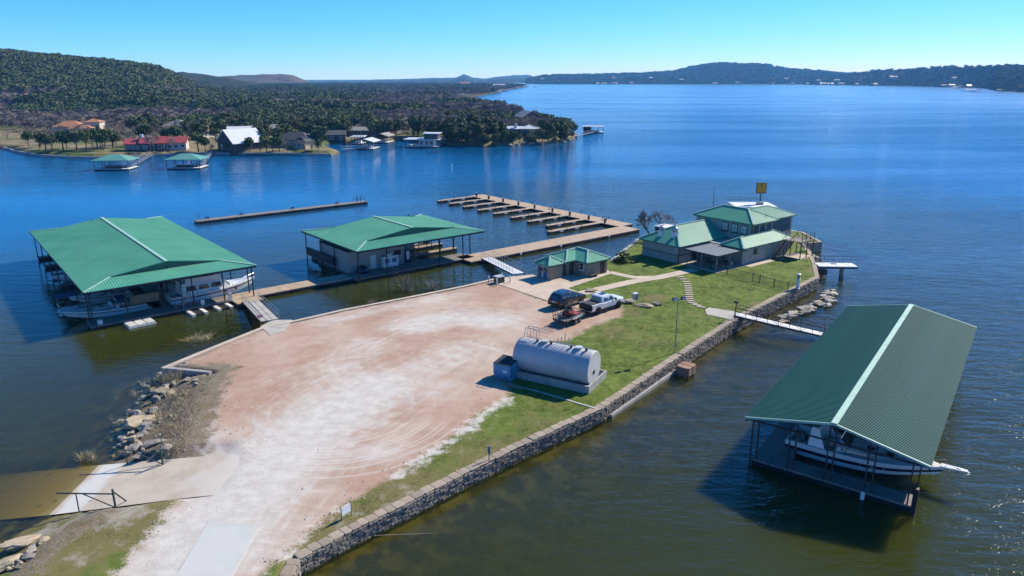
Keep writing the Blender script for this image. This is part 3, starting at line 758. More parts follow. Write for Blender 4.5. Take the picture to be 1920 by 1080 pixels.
MB().bx(5.4, 8.6, 4.0, 4.5, 1.2, 2.3).build('sail_cover', 'timber', ld)
def dboat(name, label, p, q, ang, *a, **k):
    w = W(p, q); return boat(name, label, (w.x, w.y), DA + ang, *a, **k)
dboat('cabin_cruiser', 'blue-white cabin cruiser with dark window band, bow out of the long green roofed dock', LX0 + 2.7, LY0 + 5.6, math.pi, 8.8, 3.0, 'cuddy')
dboat('motor_yacht', 'large white flybridge motor yacht with dark saloon windows under the green dock roof', LX1 - 4.3, LY0 + 4.9, 0, 11.2, 3.6, 'fly')
dboat('runabout_boat', 'small white runabout moored third along the open side of the long dock', LX0 + 3.2, LY0 + 26.5, math.pi, 6.5, 2.4, 'small')
dboat('bowrider_boat', 'white runabout with blue canvas beside the cabin cruiser', LX0 + 3.4, LY0 + 12.6, math.pi, 6.8, 2.5, 'cuddy')
dboat('fishing_boat', 'small white boat on the inner side of the long dock, behind the motor yacht', LX1 - 5.0, LY0 + 12.6, 0, 6.5, 2.3, 'small')
# pontoon deck with canopy beside the cruiser
pt = thing('pontoon_boat', 'pontoon boat with square blue canopy on thin poles outside the long dock', 'boat', W(LX0 + 1.0, LY0 + 9.6), DA)
MB().bx(-2.6, 2.8, -1.1, 1.1, .35, .5).build('deck', 'white', pt)
for s in (-.8, .8): MB().lathe([(.05, -2.9), (.3, -2.5), (.3, 2.7), (.28, 2.8)], 10, (0, s, .08), 'X').build('pontoon', 'galv', pt)
MB().bx(-2.7, -.3, -1.05, 1.05, 2.3, 2.38).build('canopy', 'canvas_blue', pt, bevel=.03)
for x in (-2.6, -.4):
    for y in (-1, 1): MB().tube((x, y, .5), (x, y, 2.3), .025).build('canopy_pole', 'chrome', pt)
MB().path([(-2.6, -1.05, 1.2), (2.7, -1.05, 1.2), (2.7, 1.05, 1.2), (-2.6, 1.05, 1.2), (-2.6, -1.05, 1.2)], .025).build('rail', 'chrome', pt)
# floats moored in front of the dock
cz = MB()
for i in range(3):
    for j in range(6):
        x0 = i * 1.0; y0 = j * .36
        cz.add([(x0, y0, .12), (x0 + .95, y0, .12), (x0 + .95, y0 + .34, .12), (x0, y0 + .34, .12), (x0 + .06, y0 + .02, .30 - .05 * (i % 2)), (x0 + .89, y0 + .02, .34), (x0 + .89, y0 + .32, .34), (x0 + .06, y0 + .32, .30)], [(4, 5, 6, 7), (0, 1, 5, 4), (1, 2, 6, 5), (2, 3, 7, 6), (3, 0, 4, 7)])
w = W(15.9, 89.1)
fo = thing('swim_float', 'pale yellow ribbed plastic float moored before the long green roofed dock', 'float', (w.x, w.y, 0), DA + R(4))
cz.bx(0, 3, 0, 2.2, -.12, .12); cz.build('float_cells', 'foam', fo)
for p, q, lb in ((22.9, 89.0, 'white edged float carrying black tyres, beside the ribbed yellow float'), (26.1, 89.3, 'white edged tyre float tied up by the gangway to the long dock')):
    w = W(p, q); fo = thing('tyre_float', lb, 'float', (w.x, w.y, 0), DA + R(3))
    MB().bx(0, .45, 0, 2.3, -.1, .28).build('plank', 'foam', fo); MB().bx(1.5, 1.95, 0, 2.3, -.1, .28).build('plank', 'foam', fo)
    MB().bx(.45, 1.5, .15, 2.15, -.1, .08).build('net', 'black', fo)
    for i in range(2):
        for j in range(3): MB().lathe([(.20, -.06), (.29, -.05), (.31, 0), (.29, .05), (.20, .06)], 10, (.72 + i * .5, .5 + j * .65, .14), 'Z').build('tyre', 'rubber', fo)
MB_ = None

# ---------------- walkway from dock to dock
wk = thing('dock_walkway', 'tan concrete floating walkway linking the two big green roofed docks', 'walkway', W(31.9, 91.2), DA)
for k in range(3):
    deck(wk, .02 + k * 4.6, 4.58 + k * 4.6, 0, 2.9, .5, 'deck_tan', 'deck_section')
deck(wk, -3.4, -.02, -2.0, -.02, .5, 'deck_tan', 'landing')
deck(wk, -3.4, .01 - .03, .02, 2.7, .505, 'deck_tan', 'landing')

# ---------------- middle covered dock with the store
MX0, MX1, MY0, MY1 = 45.6, 68.0, 89.4, 107.9
md = thing('covered_dock', 'green roofed dock that shelters the grey store building and white ice freezer', 'dock', W(MX0, MY0), DA)
MW_, ML_ = MX1 - MX0, MY1 - MY0
dutch_roof(md, MW_, ML_, 4.7, 6.15, 3.3)
deck(md, .02, MW_ - 1.4, .8, 4.3, .5, 'deck_grey')
deck(md, .6, 11.5, 4.3, 14.5, .495, 'deck_grey', 'store_deck')
deck(md, 1.2, 2.2, 14.5, 18.3, .5, 'deck_grey', 'finger')
for y in (8.3, 12.6, 16.6): deck(md, 13.6, 22.6, y - .55, y + .55, .5, 'deck_tan', 'finger')
deck(md, 11.6, 13.6, 4.3, 17.6, .5, 'deck_grey', 'walkway')
for x in (.4, 5, 9.6, 14.2, 18.6, MW_ - .4): post(md, x, .6 if x < 20 else 3.4, -.2 if x < 1 or x > 20 else .5, 4.6)
for x in (.4, MW_ - .4):
    for y in (8, 12.5, ML_ - .5): post(md, x, y, -.3, 4.6)
for x in (12, 14.5, 17, 19.5):
    for y in (4.6, 11, ML_ - .5): post(md, x, y, .0, 5.2, .10)
beam = MB()
for y in (.6, ML_ - .5): beam.bar((.4, y, 4.42), (MW_ - .4, y, 4.42), .1, .14)
beam.bar((MW_ - .4, .6, 4.42), (MW_ - .4, ML_ - .5, 4.42), .1, .14); beam.bar((.4, .6, 4.42), (.4, ML_ - .5, 4.42), .1, .14)
beam.build('eave_beam', 'steel_dark', md)
fx = MB().bx(.15, .55, 8.2, 17.6, 1.0, 2.2).build('reflection_box', 'black', md)  # black box standing in for a dark reflection and finger dock
stb = thing('dock_store', 'grey metal sided store with white door on the green roofed dock', 'building', W(MX0 + .8, MY0 + 4.4, .5), DA)
sw = MB().bx(0, 9.4, 0, 9.6, 0, 3.1).build('wall', 'siding', stb)
for k in range(24): MB().bx(.12 + k * .39, .16 + k * .39, -.015, 0, .05, 3.05).build('wall_rib', 'siding', sw)
for k in range(24): MB().bx(-.015, 0, .12 + k * .39, .16 + k * .39, .05, 3.05).build('wall_rib', 'siding', sw)
MB().bx(-.06, 9.46, -.06, 9.66, 3.1, 3.2).build('roof', 'steel_dark', stb)
dr = MB().bx(3.55, 4.5, -.05, -.005, .02, 2.1).build('door', 'white', stb); MB().bx(4.36, 4.42, -.11, -.05, .95, 1.1).build('handle', 'steel_dark', dr)
MB().bx(7.6, 8.8, -.05, -.005, 1.5, 2.3).build('notice_board', 'black', stb)
fz = thing('ice_freezer', 'white two door ice freezer in front of the dock store', 'freezer', W(MX0 + 6.0, MY0 + 3.5, .5), DA)
MB().bx(0, 2.6, 0, .8, .08, 1.75).build('cabinet', 'white', fz, bevel=.03)
for k in range(2):
    d = MB().bx(.12 + k * 1.25, 1.2 + k * 1.25, -.04, -.002, .2, 1.6).build('door', 'shop_blue' if k < 0 else 'sign_white', fz); MB().bx(.25 + k * 1.25, 1.05 + k * 1.25, -.052, -.042, .75, 1.45).build('decal', 'shop_blue', d)
MB().bx(.7, 1.7, .15, .7, 1.75, 2.1).build('condenser', 'white', fz)
vm = thing('vending_machine', 'tall dark vending machine with pale blue front beside the dock store', 'vending machine', W(MX0 + 10.6, MY0 + 4.6, .5), DA)
MB().bx(0, 1.0, 0, .9, .05, 1.95).build('cabinet', 'navy', vm, bevel=.03); MB().bx(.1, .65, -.03, -.002, .5, 1.8).build('display', 'sign_white', vm)
MB().bx(.72, .92, -.03, -.002, .9, 1.5).build('coin_panel', 'print_red', vm)
dm = thing('covered_mound', 'rounded dark blue tarp covered heap on the deck beside the store door', 'tarp', W(MX0 + 2.6, MY0 + 3.6, .5), DA)
mb = MB(); mb.lathe([(.95, 0), (.9, .45), (.7, .85), (.35, 1.05), (.05, 1.1)], 12); mb.build('tarp', 'navy', dm, smooth=True)
dboat('ski_boat', 'white open boat under the green roof beyond the dock store', MX0 + 17.5, MY0 + 14.6, 0, 6.0, 2.2, 'small')

# ---------------- open slip dock
sd_ = thing('slip_dock', 'open tan L-shaped slip dock with a comb of nine narrow finger piers', 'dock', W(66.2, 87.9), DA)
for k in range(4): deck(sd_, -1.9 + k * 9.9, 7.98 + k * 9.9, 0, 4.3 if k < 3 else 4.3, .5, 'deck_tan', 'deck_section')
for k in range(5): deck(sd_, 36.6, 40.6, 4.32 + k * 9.75, 4.32 + k * 9.75 + 9.7, .5, 'deck_tan', 'deck_section')
FQ = [51.9, 47.1, 41.7, 36.2, 30.7, 24.9, 19.6, 14.1, 9.6]
for i, y in enumerate(FQ):
    x0 = 26.6 if i < 8 else 23.0
    fg = deck(sd_, x0, 36.58, y - .55, y + .55, .5, 'deck_tan', 'finger_pier')
    for x in (x0 + .3, x0 + 4.2, x0 + 8): MB().tube((x, y - .62, -.6), (x, y - .62, 1.1), .06, n=6).build('pile', 'steel_dark', fg)
    for x in (x0 + 2.4, x0 + 6.4): MB().bx(x, x + .9, y - .68, y - .56, .14, .34).build('bumper', 'sign_white', fg)
for k in range(13): MB().tube((40.5, 3 + k * 3.9, -.5), (40.5, 3 + k * 3.9, 1.35), .05, n=6).build('pile', 'steel_dark', sd_)
for k in range(9): 
    y = FQ[k] - 1.1
    pdl = MB().bx(36.9, 37.2, y - .15, y + .15, .5, 1.4).build('power_pedestal', 'steel_dark', sd_); MB().bx(36.88, 37.22, y - .17, y + .17, 1.4, 1.5).build('pedestal_cap', 'meter', pdl)
for k, x in enumerate((8, 17, 29)): MB().lathe([(.12, -.2), (.2, 0), (.12, .2)], 8, (x, -.12, .3)).build('bumper', 'sign_white', sd_)
for y in (10, 26): 
    bn = MB(); bn.bx(39.2, 39.6, y, y + 1.4, .92, .98); bn.bx(39.25, 39.35, y + .1, y + .2, .5, .92); bn.bx(39.25, 39.35, y + 1.2, y + 1.3, .5, .92); bn.build('bench', 'steel_dark', sd_)

# ---------------- breakwater float
bw = thing('breakwater_float', 'long narrow weathered concrete breakwater float lying alone in the cove', 'breakwater', W(41.4, 148.7), DA)
for k in range(5): deck(bw, k * 7.62 + .02, k * 7.62 + 7.58, 0, 2.2, .55, 'deck_grey', 'float_section')
for x in (2.2, 9.1, 20.3, 30.8):
    b_ = MB(); b_.bx(x, x + .7, 1.6, 1.9, .85, 1.0); b_.bx(x + .05, x + .15, 1.65, 1.85, .55, .85); b_.bx(x + .55, x + .65, 1.65, 1.85, .55, .85); b_.build('cleat_frame', 'steel_dark', bw)
rg = MB()
for x in (35.4, 36.4, 37.4):
    for y in (.4, 1.9): rg.bar((x, y, .55), (x, y, 1.75), .07)
for z in (1.2, 1.75):
    rg.bar((35.4, 1.9, z), (37.4, 1.9, z), .05); rg.bar((35.4, .4, z), (37.4, .4, z), .05)
rg.build('railing', 'steel_dark', bw)
for x in (.2, .7): MB().tube((x, .2, .55), (x, .2, 2.2), .03).build('mooring_pole', 'steel_dark', bw)

# ---------------- gangways
def gangway(label, a, b, w, m='white', boards=8, truss=False, rails=True, railm='galv', rh=1.05):
    a, b = Vector(a), Vector(b); d = b - a; L = math.hypot(d.x, d.y); rz = math.atan2(d.y, d.x)
    t0 = thing('gangway', label, 'gangway', a, rz); sl = d.z / L
    for k in range(boards):
        x0, x1 = L * k / boards + .012, L * (k + 1) / boards - .012
        mb = MB(); mb.add([(x0, -w / 2, sl * x0), (x1, -w / 2, sl * x1), (x1, w / 2, sl * x1), (x0, w / 2, sl * x0), (x0, -w / 2, sl * x0 - .06), (x1, -w / 2, sl * x1 - .06), (x1, w / 2, sl * x1 - .06), (x0, w / 2, sl * x0 - .06)], [(0, 1, 2, 3), (7, 6, 5, 4), (0, 4, 5, 1), (1, 5, 6, 2), (2, 6, 7, 3), (3, 7, 4, 0)])
        mb.build('deck_board', m, t0)
    for s in (-1, 1):
        y = s * (w / 2 + .06)
        MB().bar((0, y, -.09), (L, y, sl * L - .09), .08, .2).build('side_beam', 'steel_dark', t0)
        if not rails: continue
        r_ = MB(); n = max(4, int(L / 1.15)); P_ = lambda x, z: (x, y, sl * x + z)
        r_.tube(P_(0, rh), P_(L, rh), .03, n=6); r_.tube(P_(0, rh * .52), P_(L, rh * .52), .022, n=5)
        for k in range(n + 1):
            x = L * k / n; r_.tube(P_(x, -.1), P_(x, rh), .026, n=5)
            if truss and k < n: r_.tube(P_(x, 0), P_(L * (k + 1) / n, rh) if k % 2 == 0 else P_(L * (k + 1) / n, 0), .02, n=4) if k % 2 == 0 else r_.tube(P_(x, rh), P_(L * (k + 1) / n, 0), .02, n=4)
        r_.build('railing', railm, t0)
    return t0
gA = gangway('pale gangway with railings from the gravel lot to the long dock', GL(506, 602) + Vector((0, 0, .12)), W(30.2, 89.4, .58), 1.9, 'concrete', 9)
gB = gangway('white gangway with railings from the concrete pad to the open slip dock', GL(972, 514) + Vector((0, 0, .12)), W(67.6, 88.3, .58), 1.7, 'white', 9)
rg0 = G(1545, 627, .6); gc0 = GL(1378, 592) + Vector((0, 0, .25))
gC = gangway('long narrow white gangway from the lawn to the dark green roofed dock', gc0, rg0 + (rg0 - gc0).normalized() * 1.2, 1.15, 'white', 9, True, True, 'steel_dark', .95)

# ---------------- right covered dock
ra = R(39.5 + 14.4)
RC = (G(1397, 783, 4) + G(1741, 869, 4) + G(1834, 614, 4) + G(1590, 578, 4)) / 4
RWd, RLn = 12.0, 33.2
ro = RC + Vector((math.cos(ra), math.sin(ra), 0)) * (-RLn / 2) + Vector((math.sin(ra), -math.cos(ra), 0)) * (-RWd / 2)
rd_ = thing('covered_dock', 'dark green ribbed gable roofed dock standing alone with a cruiser in its slip', 'dock', (ro.x, ro.y, 0), ra - R(90))
zE, zR_ = 4.0, 5.25
rf = MB()
for x in (.06, RWd - .06): rf.bar((x, 0, zE - .15), (x, RLn, zE - .15), .1, .22)
for k in range(9):
    y = .3 + k * (RLn - .6) / 8
    for x0, x1 in ((0.1, RWd / 2), (RWd - .1, RWd / 2)): rf.bar((x0, y, zE - .14), (x1, y, zR_ - .16), .1, .18)
    rf.bar((.1, y, zE - .2), (RWd - .1, y, zE - .2), .08, .12)
rf = rf.build('roof_frame', 'steel_dark', rd_)
h = RWd / 2; npan = 36; pw = RLn / npan
sl_ = (zR_ - zE) / h
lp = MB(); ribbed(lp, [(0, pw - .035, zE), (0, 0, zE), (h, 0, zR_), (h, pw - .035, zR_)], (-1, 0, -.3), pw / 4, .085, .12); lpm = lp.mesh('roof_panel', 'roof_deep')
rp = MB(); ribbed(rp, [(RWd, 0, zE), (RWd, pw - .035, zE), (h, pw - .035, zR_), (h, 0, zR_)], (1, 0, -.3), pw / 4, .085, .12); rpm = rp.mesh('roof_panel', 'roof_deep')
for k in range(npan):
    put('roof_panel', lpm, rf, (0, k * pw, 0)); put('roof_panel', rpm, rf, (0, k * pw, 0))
c = MB(); c.bar((h, -.05, zR_ + .09), (h, RLn + .05, zR_ + .10), .42, .05); c.build('ridge_cap', 'roof_cap', rf)
for y in (-.05, RLn + .05):
    for x in (0, RWd): MB().bar((x, y, zE + .01), (h, y, zR_ + .02), .07, .16).build('rake_trim', 'roof_cap', rf)
deck(rd_, .5, RWd - .6, .7, 2.3, .5, 'deck_grey'); deck(rd_, .5, 3.0, 2.3, RLn - .5, .5, 'deck_grey', 'walkway')
for k in range(3): deck(rd_, 3.0, RWd - .9, 8.9 + k * 7.6, 10.0 + k * 7.6, .5, 'deck_grey', 'finger')
for x in (.6, 3.3, 5.9, 8.5, RWd - .8): 
    for dx in (-.22, .22): post(rd_, x + dx, .8, -.5, 4.0 + sl_ * (min(x, RWd - x) - .4), .10)
for k in range(1, 5):
    y = 1.5 + k * 7.6
    for x in (.6, RWd - .6): post(rd_, x, y, -.3, 3.9)
sk = MB()
for z in (.16, .34): sk.bar((.4, .66, z), (RWd - .5, .66, z), .06, .05)
for k in range(9): sk.bar((.6 + k * 1.28, .66, -.1), (.6 + k * 1.28, .66, .5), .06)
sk.build('edge_frame', 'steel_dark', rd_)
MB().bx(RWd - .75, RWd - .45, .35, .7, -.1, 2.0).build('corner_bumper', 'black', rd_)
MB().lathe([(.06, -.32), (.14, -.25), (.14, .25), (.06, .32)], 8, (8.3, .55, .25)).build('fender', 'sign_white', rd_)
MB().lathe([(.05, -.06), (.06, 0), (.05, .06)], 6, (3.4, 1.2, .56)).build('cleat', 'sign_white', rd_)
bp = rd_.matrix_basis @ Vector((7.3, 5.6, 0))
boat('express_cruiser', 'white express cruiser with navy stripe, anchor bow poking out of the ribbed roofed dock', (bp.x, bp.y), ra - R(90), 10.6, 3.5, 'express')
bp = rd_.matrix_basis @ Vector((7.0, 13.2, 0))
boat('runabout_boat', 'small white boat in the second slip, behind the express cruiser', (bp.x, bp.y), ra - R(90), 6.8, 2.4, 'small')

# ================================================================== SEA WALL, PAVING
def offset_path(pts, d):
    """shift a 2D polyline sideways (left of travel is positive)"""
    out = []
    for i, p in enumerate(pts):
        a = pts[max(0, i - 1)]; b = pts[min(len(pts) - 1, i + 1)]
        t = Vector((b.x - a.x, b.y - a.y, 0)).normalized(); n = Vector((-t.y, t.x, 0))
        out.append(Vector((p.x + n.x * d, p.y + n.y * d, p.z)))
    return out
rs = random.Random(5)
def stone_mesh(seed, m, jag=.16):
    r = random.Random(seed); bm = bmesh.new(); bmesh.ops.create_cube(bm, size=1.0)
    bmesh.ops.bevel(bm, geom=bm.edges[:], offset=.11, segments=1, affect='EDGES')
    for v in bm.verts: v.co += Vector((r.uniform(-1, 1), r.uniform(-1, 1), r.uniform(-1, 1))) * jag * .45
    me = bpy.data.meshes.new('stone'); bm.to_mesh(me); bm.free(); me.materials.append(MT[m]); return me
STM = [stone_mesh(i, 'stone_wall') for i in range(8)]
CPM = [stone_mesh(50 + i, 'stone_cap', .05) for i in range(5)]
def add_block(mb, me, mat4):
    mb.add([mat4 @ v.co for v in me.vertices], [tuple(p.vertices) for p in me.polygons])

wallpts = WALL[1:]
sw_ = thing('retaining_wall', 'long rubble stone retaining wall with pale coping along the lawn', 'wall', (wallpts[1].x, wallpts[1].y, 0))
O = sw_.location.copy()
core = MB(); stones = []; caps_ = []
for a, b in zip(wallpts[:-1], wallpts[1:]):
    t_ = Vector((b.x - a.x, b.y - a.y, 0)); L = t_.length; t_.normalize(); nl = Vector((-t_.y, t_.x, 0)); an_ = math.atan2(t_.y, t_.x)
    z0, z1 = a.z - .10, b.z - .10
    A, B = a - O, b - O
    q = [A + nl * .02, B + nl * .02, B + nl * .66, A + nl * .66]
    vs = [(p.x, p.y, -.9) for p in q] + [(p.x, p.y, z) for p, z in zip(q, (z0, z1, z1, z0))]
    core.add(vs, [(4, 5, 6, 7), (0, 1, 5, 4), (1, 2, 6, 5), (2, 3, 7, 6), (3, 0, 4, 7)])
    s = 0.0
    while s < L - .2:
        w = min(rs.uniform(.55, 1.0), L - s); p = a + t_ * (s + w / 2); z = a.z + (b.z - a.z) * (s / L)
        caps_.append((p + nl * (.32 + rs.uniform(-.05, .05)), z - .03 + rs.uniform(-.012, .012), w - .006, .70 + rs.uniform(-.03, .05), .12, an_ + rs.uniform(-.03, .03))); s += w
    zz = -.15; row = 0
    while zz < b.z - .12:
        hh = min(rs.uniform(.15, .25), b.z - .1 - zz + .08); s = rs.uniform(-.2, 0)
        while s < L:
            w = rs.uniform(.22, .52); top = a.z + (b.z - a.z) * max(0, min(1, s / L)) - .08
            h_ = min(hh, top - zz)
            if h_ > .07 and s + w * .5 > 0 and s + w * .5 < L:
                p = a + t_ * (s + w / 2); stones.append((p + nl * (.02 + rs.uniform(-.035, .05)), zz + h_ / 2, w - rs.uniform(.015, .05), .26, h_ - rs.uniform(.01, .04), an_))
            s += w
        zz += hh; row += 1
core.build('wall_core', 'mortar', sw_)
def mtx(e): return Matrix.Translation(Vector((e[0].x - O.x, e[0].y - O.y, e[1]))) @ Matrix.Rotation(e[5], 4, 'Z') @ Matrix.Diagonal((e[2], e[3], e[4], 1))
stones.sort(key=lambda e: e[0].length); caps_.sort(key=lambda e: e[0].length)
rest = MB()
for i, e in enumerate(stones):
    if i < 300: o = put('stone', STM[i % 8], sw_); o.matrix_local = mtx(e)
    else: add_block(rest, STM[i % 8], mtx(e))
rest.build('stone_courses', 'stone_wall', sw_)['kind'] = 'stuff'
for i, e in enumerate(caps_):
    o = put('coping_stone', CPM[i % 5], sw_); o.matrix_local = mtx(e)

def strip_wall(name, label, pts, inset, w, ztop, m, zbot=-.9, cat='kerb', skip=()):
    """concrete bulkhead: one slab per segment, butted end to end"""
    t0 = thing(name, label, cat, (pts[0].x, pts[0].y, 0)); o = t0.location.copy()
    L = offset_path(pts, inset); Rr = offset_path(pts, inset + w)
    for i in range(len(pts) - 1):
        q = [L[i], L[i + 1], Rr[i + 1], Rr[i]]; q = [p - o for p in q]; za, zb = pts[i].z + ztop, pts[i + 1].z + ztop
        vs = [(p.x, p.y, zbot) for p in q] + [(p.x, p.y, z) for p, z in zip(q, (za, zb, zb, za))]
        MB().add(vs, [(3, 2, 1, 0), (4, 5, 6, 7), (0, 1, 5, 4), (1, 2, 6, 5), (2, 3, 7, 6), (3, 0, 4, 7)]).build('wall_section', m, t0)
    return t0
strip_wall('bulkhead', 'tan concrete bulkhead edging the gravel lot along the sheltered cove', COVE[2:], -.02, .5, .05, 'concrete_tan', cat='bulkhead')
strip_wall('bulkhead', 'short dark faced concrete wall turning the corner above the rocky bank', [COVE[-1], NOTCH[0]], -.02, .42, .04, 'concrete_grey', cat='bulkhead')
strip_wall('bulkhead', 'curved stone edging of the lawn beside the fishing pier', [WALL[-1]] + POINT[:5], -.02, .6, .03, 'stone_cap', cat='bulkhead')
strip_wall('bulkhead', 'low stone edge behind the clubhouse at the point', POINT[4:] + COVE[:3], -.02, .6, .0, 'concrete_grey', cat='bulkhead')
strip_wall('ledge', 'pale concrete ledge at the waterline below the stone wall, ending at the timber crib', [WALL[7].lerp(WALL[8], .08), WALL[7].lerp(WALL[8], .5), WALL[7].lerp(WALL[8], .88)], -.34, .30, -1.0, 'concrete_grey', cat='ledge')

def flat(name, px, m, lift=.03, th=.12, kind='structure', world=False):
    pts = px if world else [GL(*p) for p in px]
    mb = MB(); mb.slab([Vector((p.x, p.y, landz(p.y) + lift)) for p in pts], th); o = mb.build(name, m); o['kind'] = kind; return o
def ribbon(name, px, w, m, lift=.03, th=.1):
    pts = [GL(*p) for p in px] if not isinstance(px[0], Vector) else px
    a, b = offset_path(pts, w / 2), offset_path(pts, -w / 2); mb = MB()
    n = len(pts); vs = []
    for p, q in zip(a, b): vs += [(p.x, p.y, landz(p.y) + lift), (q.x, q.y, landz(q.y) + lift), (p.x, p.y, landz(p.y) + lift - th), (q.x, q.y, landz(q.y) + lift - th)]
    fs = []
    for i in range(n - 1):
        k = 4 * i; fs += [(k, k + 1, k + 5, k + 4), (k, k + 4, k + 6, k + 2), (k + 1, k + 3, k + 7, k + 5)]
    fs += [(0, 2, 3, 1), (4 * n - 4, 4 * n - 3, 4 * n - 1, 4 * n - 2)]
    o = mb.add(vs, fs).build(name, m); return struct(o)
flat('concrete_apron', [(922, 529), (960, 519), (1003, 516.5), (1056, 515), (1140, 507), (1147, 513), (1065, 541), (1084, 548), (1098, 552), (1080, 562), (1032, 567)], 'concrete_tan', .07, .3)
ribbon('footpath', [(1143, 510.5), (1187, 520), (1236, 520)], 1.3, 'concrete_tan', .026)
ribbon('footpath', [(1092, 550), (1140, 538.5), (1187, 528), (1235, 520.3), (1272, 512.5), (1302, 505)], 1.7, 'concrete_tan', .034)
flat('concrete_slab', [(392, 976), (487, 986), (425, 1100), (318, 1100)], 'concrete_pale', .025)
flat('concrete_landing', [(488, 612), (512, 600), (548, 600), (532, 621), (506, 629)], 'concrete', .03)
flat('concrete_landing', [(1322, 581), (1330, 577), (1376, 584), (1390, 590), (1374, 600), (1325, 590)], 'concrete', .04)

# ================================================================== CLUBHOUSE (its own grid, 38 degrees)
HA = R(38)
def Hh_(x, y, z=0.0): return Vector((x * math.cos(HA) - y * math.sin(HA), x * math.sin(HA) + y * math.cos(HA), z))
GZ = 1.62
hs = thing('clubhouse', 'rambling two storey clubhouse with green hipped metal roofs at the tip of the point', 'building', Hh_(83, 60, GZ), HA)
X0, Y0, Z0 = 83, 60, GZ
def hb_(x0, x1, y0, y1, z0, z1): return MB().bx(x0 - X0, x1 - X0, y0 - Y0, y1 - Y0, z0 - Z0, z1 - Z0)
m, t, b = nt('house_wall'); g = N(t); co = g.coord('Object')
br = g.new('ShaderNodeTexBrick'); g.l(co, br.inputs['Vector'])
c0 = g.mix(g.rng(g.noise(co, 1.1, 5, .6), .3, .7), (.345, .325, .285), (.455, .43, .375))
c0 = g.mix(g.math('MULTIPLY', g.rng(g.noise(co, 6, 4, .6), .35, .65), .35), c0, (.26, .24, .21))
g.l(c0, b.inputs['Base Color']); b.inputs['Roughness'].default_value = .9; g.l(g.bump(g.voro(co, 3.2), .4, .03), b.inputs['Normal'])
hb_(83, 94.3, 66.3, 73.4, .9, 4.2).build('wall', 'house_wall', hs)
hb_(82.94, 94.3, 66.24, 73.46, 2.72, 2.82).build('wall_band', 'trim_dark', hs)
hb_(82.93, 83.05, 66.24, 66.36, GZ, 4.15).build('corner_trim', 'trim_dark', hs)
hb_(94.25, 100.1, 61.85, 72.2, .9, 6.85).build('wall', 'siding', hs)
hb_(100.05, 106.1, 62.4, 68.2, .9, 6.85).build('wall', 'siding', hs)
hb_(89.5, 101.0, 59.85, 61.9, .9, 4.15).build('wall', 'house_wall', hs)
hb_(89.52, 94.3, 61.9, 66.3, .9, 4.1).build('wall', 'house_wall', hs)
hip_roof(hs, 82.5 - X0, 94.2 - X0, 65.85 - Y0, 73.85 - Y0, 4.25 - Z0, 6.4 - Z0, 'x', gable=(False, True))
hip_roof(hs, 93.8 - X0, 100.55 - X0, 61.35 - Y0, 72.6 - Y0, 6.9 - Z0, 8.45 - Z0, 'y')
hip_roof(hs, 97.3 - X0, 106.6 - X0, 61.95 - Y0, 68.6 - Y0, 6.92 - Z0, 8.25 - Z0, 'x', gable=(True, False))
hip_roof(hs, 88.9 - X0, 101.6 - X0, 59.35 - Y0, 63.5 - Y0, 4.25 - Z0, 5.35 - Z0, 'x')
def window(root, x, y, z, w, h, face, cols=2, rows=2, glass='curtain', frame='trim_dark'):
    """sash window: frame proud of the wall, recessed panes, glazing bars; face 'x-' or 'y-'"""
    def bx2(u0, u1, d0, d1, z0, z1): return MB().bx(x + u0, x + u1, y - d1, y - d0, z0, z1) if face == 'y-' else MB().bx(x - d1, x - d0, y + u0, y + u1, z0, z1)
    f = bx2(-w / 2 - .1, w / 2 + .1, 0, .05, z - .1, z + h + .1).build('window', frame, root)
    for i in range(cols):
        for j in range(rows):
            pw_, ph = w / cols, h / rows
            bx2(-w / 2 + i * pw_ + .03, -w / 2 + (i + 1) * pw_ - .03, .052, .07, z + j * ph + .03, z + (j + 1) * ph - .03).build('pane', glass, f)
    bx2(-w / 2 - .16, w / 2 + .16, .05, .14, z - .16, z - .1).build('sill', frame, f)
    return f
for y in (63.2, 64.9, 66.6): window(hs, 94.25 - X0, y - Y0, 5.15 - Z0, 1.05, 1.25, 'x-')
for x in (95.4, 97.1, 98.8): window(hs, x - X0, 61.85 - Y0, 5.15 - Z0, 1.05, 1.25, 'y-', glass='glass')
window(hs, 103.2 - X0, 62.4 - Y0, 4.6 - Z0, 4.6, 1.9, 'y-', 4, 2, 'glass')
window(hs, 92.6 - X0, 59.85 - Y0, 3.0 - Z0, .7, .6, 'y-', 1, 1, 'glass')
window(hs, 89.5 - X0, 63.6 - Y0, 2.3 - Z0, 1.2, 1.1, 'x-', 2, 1, 'glass')
window(hs, 90.5 - X0 - 2, 66.3 - Y0, 2.3 - Z0, 1.2, 1.1, 'y-', 2, 1, 'glass')
d = hb_(86.0, 87.0, 66.2, 66.3, GZ, 3.7).build('door', 'trim_dark', hs); hb_(86.85, 86.92, 66.12, 66.2, 2.6, 2.75).build('handle', 'chrome', d)
hb_(93.95, 94.2, 61.6, 61.75, GZ + 2.8, 6.8).build('downpipe', 'trim_dark', hs); hb_(99.9, 100.05, 61.68, 61.83, 5.2, 6.8).build('downpipe', 'trim_dark', hs)
for x, y in ((84.0, 70.6), (84.3, 68.3)):
    zt = 4.25 + (x - 82.5) * (2.15 / 4.0)
    v_ = hb_(x - .38, x + .38, y - .38, y + .38, zt - .45, zt + .75).build('roof_vent', 'white', hs)
    MB().lathe([(.42, 0), (.44, .35), (.36, .55), (.18, .68), (.05, .7)], 10, (x - X0, y - Y0, zt + .75 - Z0)).build('vent_hood', 'galv', v_, smooth=True)
MB().tube((98.6 - X0, 62.4 - Y0, 7.4 - Z0), (98.6 - X0, 62.4 - Y0, 7.75 - Z0), .06).build('vent_pipe', 'trim_dark', hs)
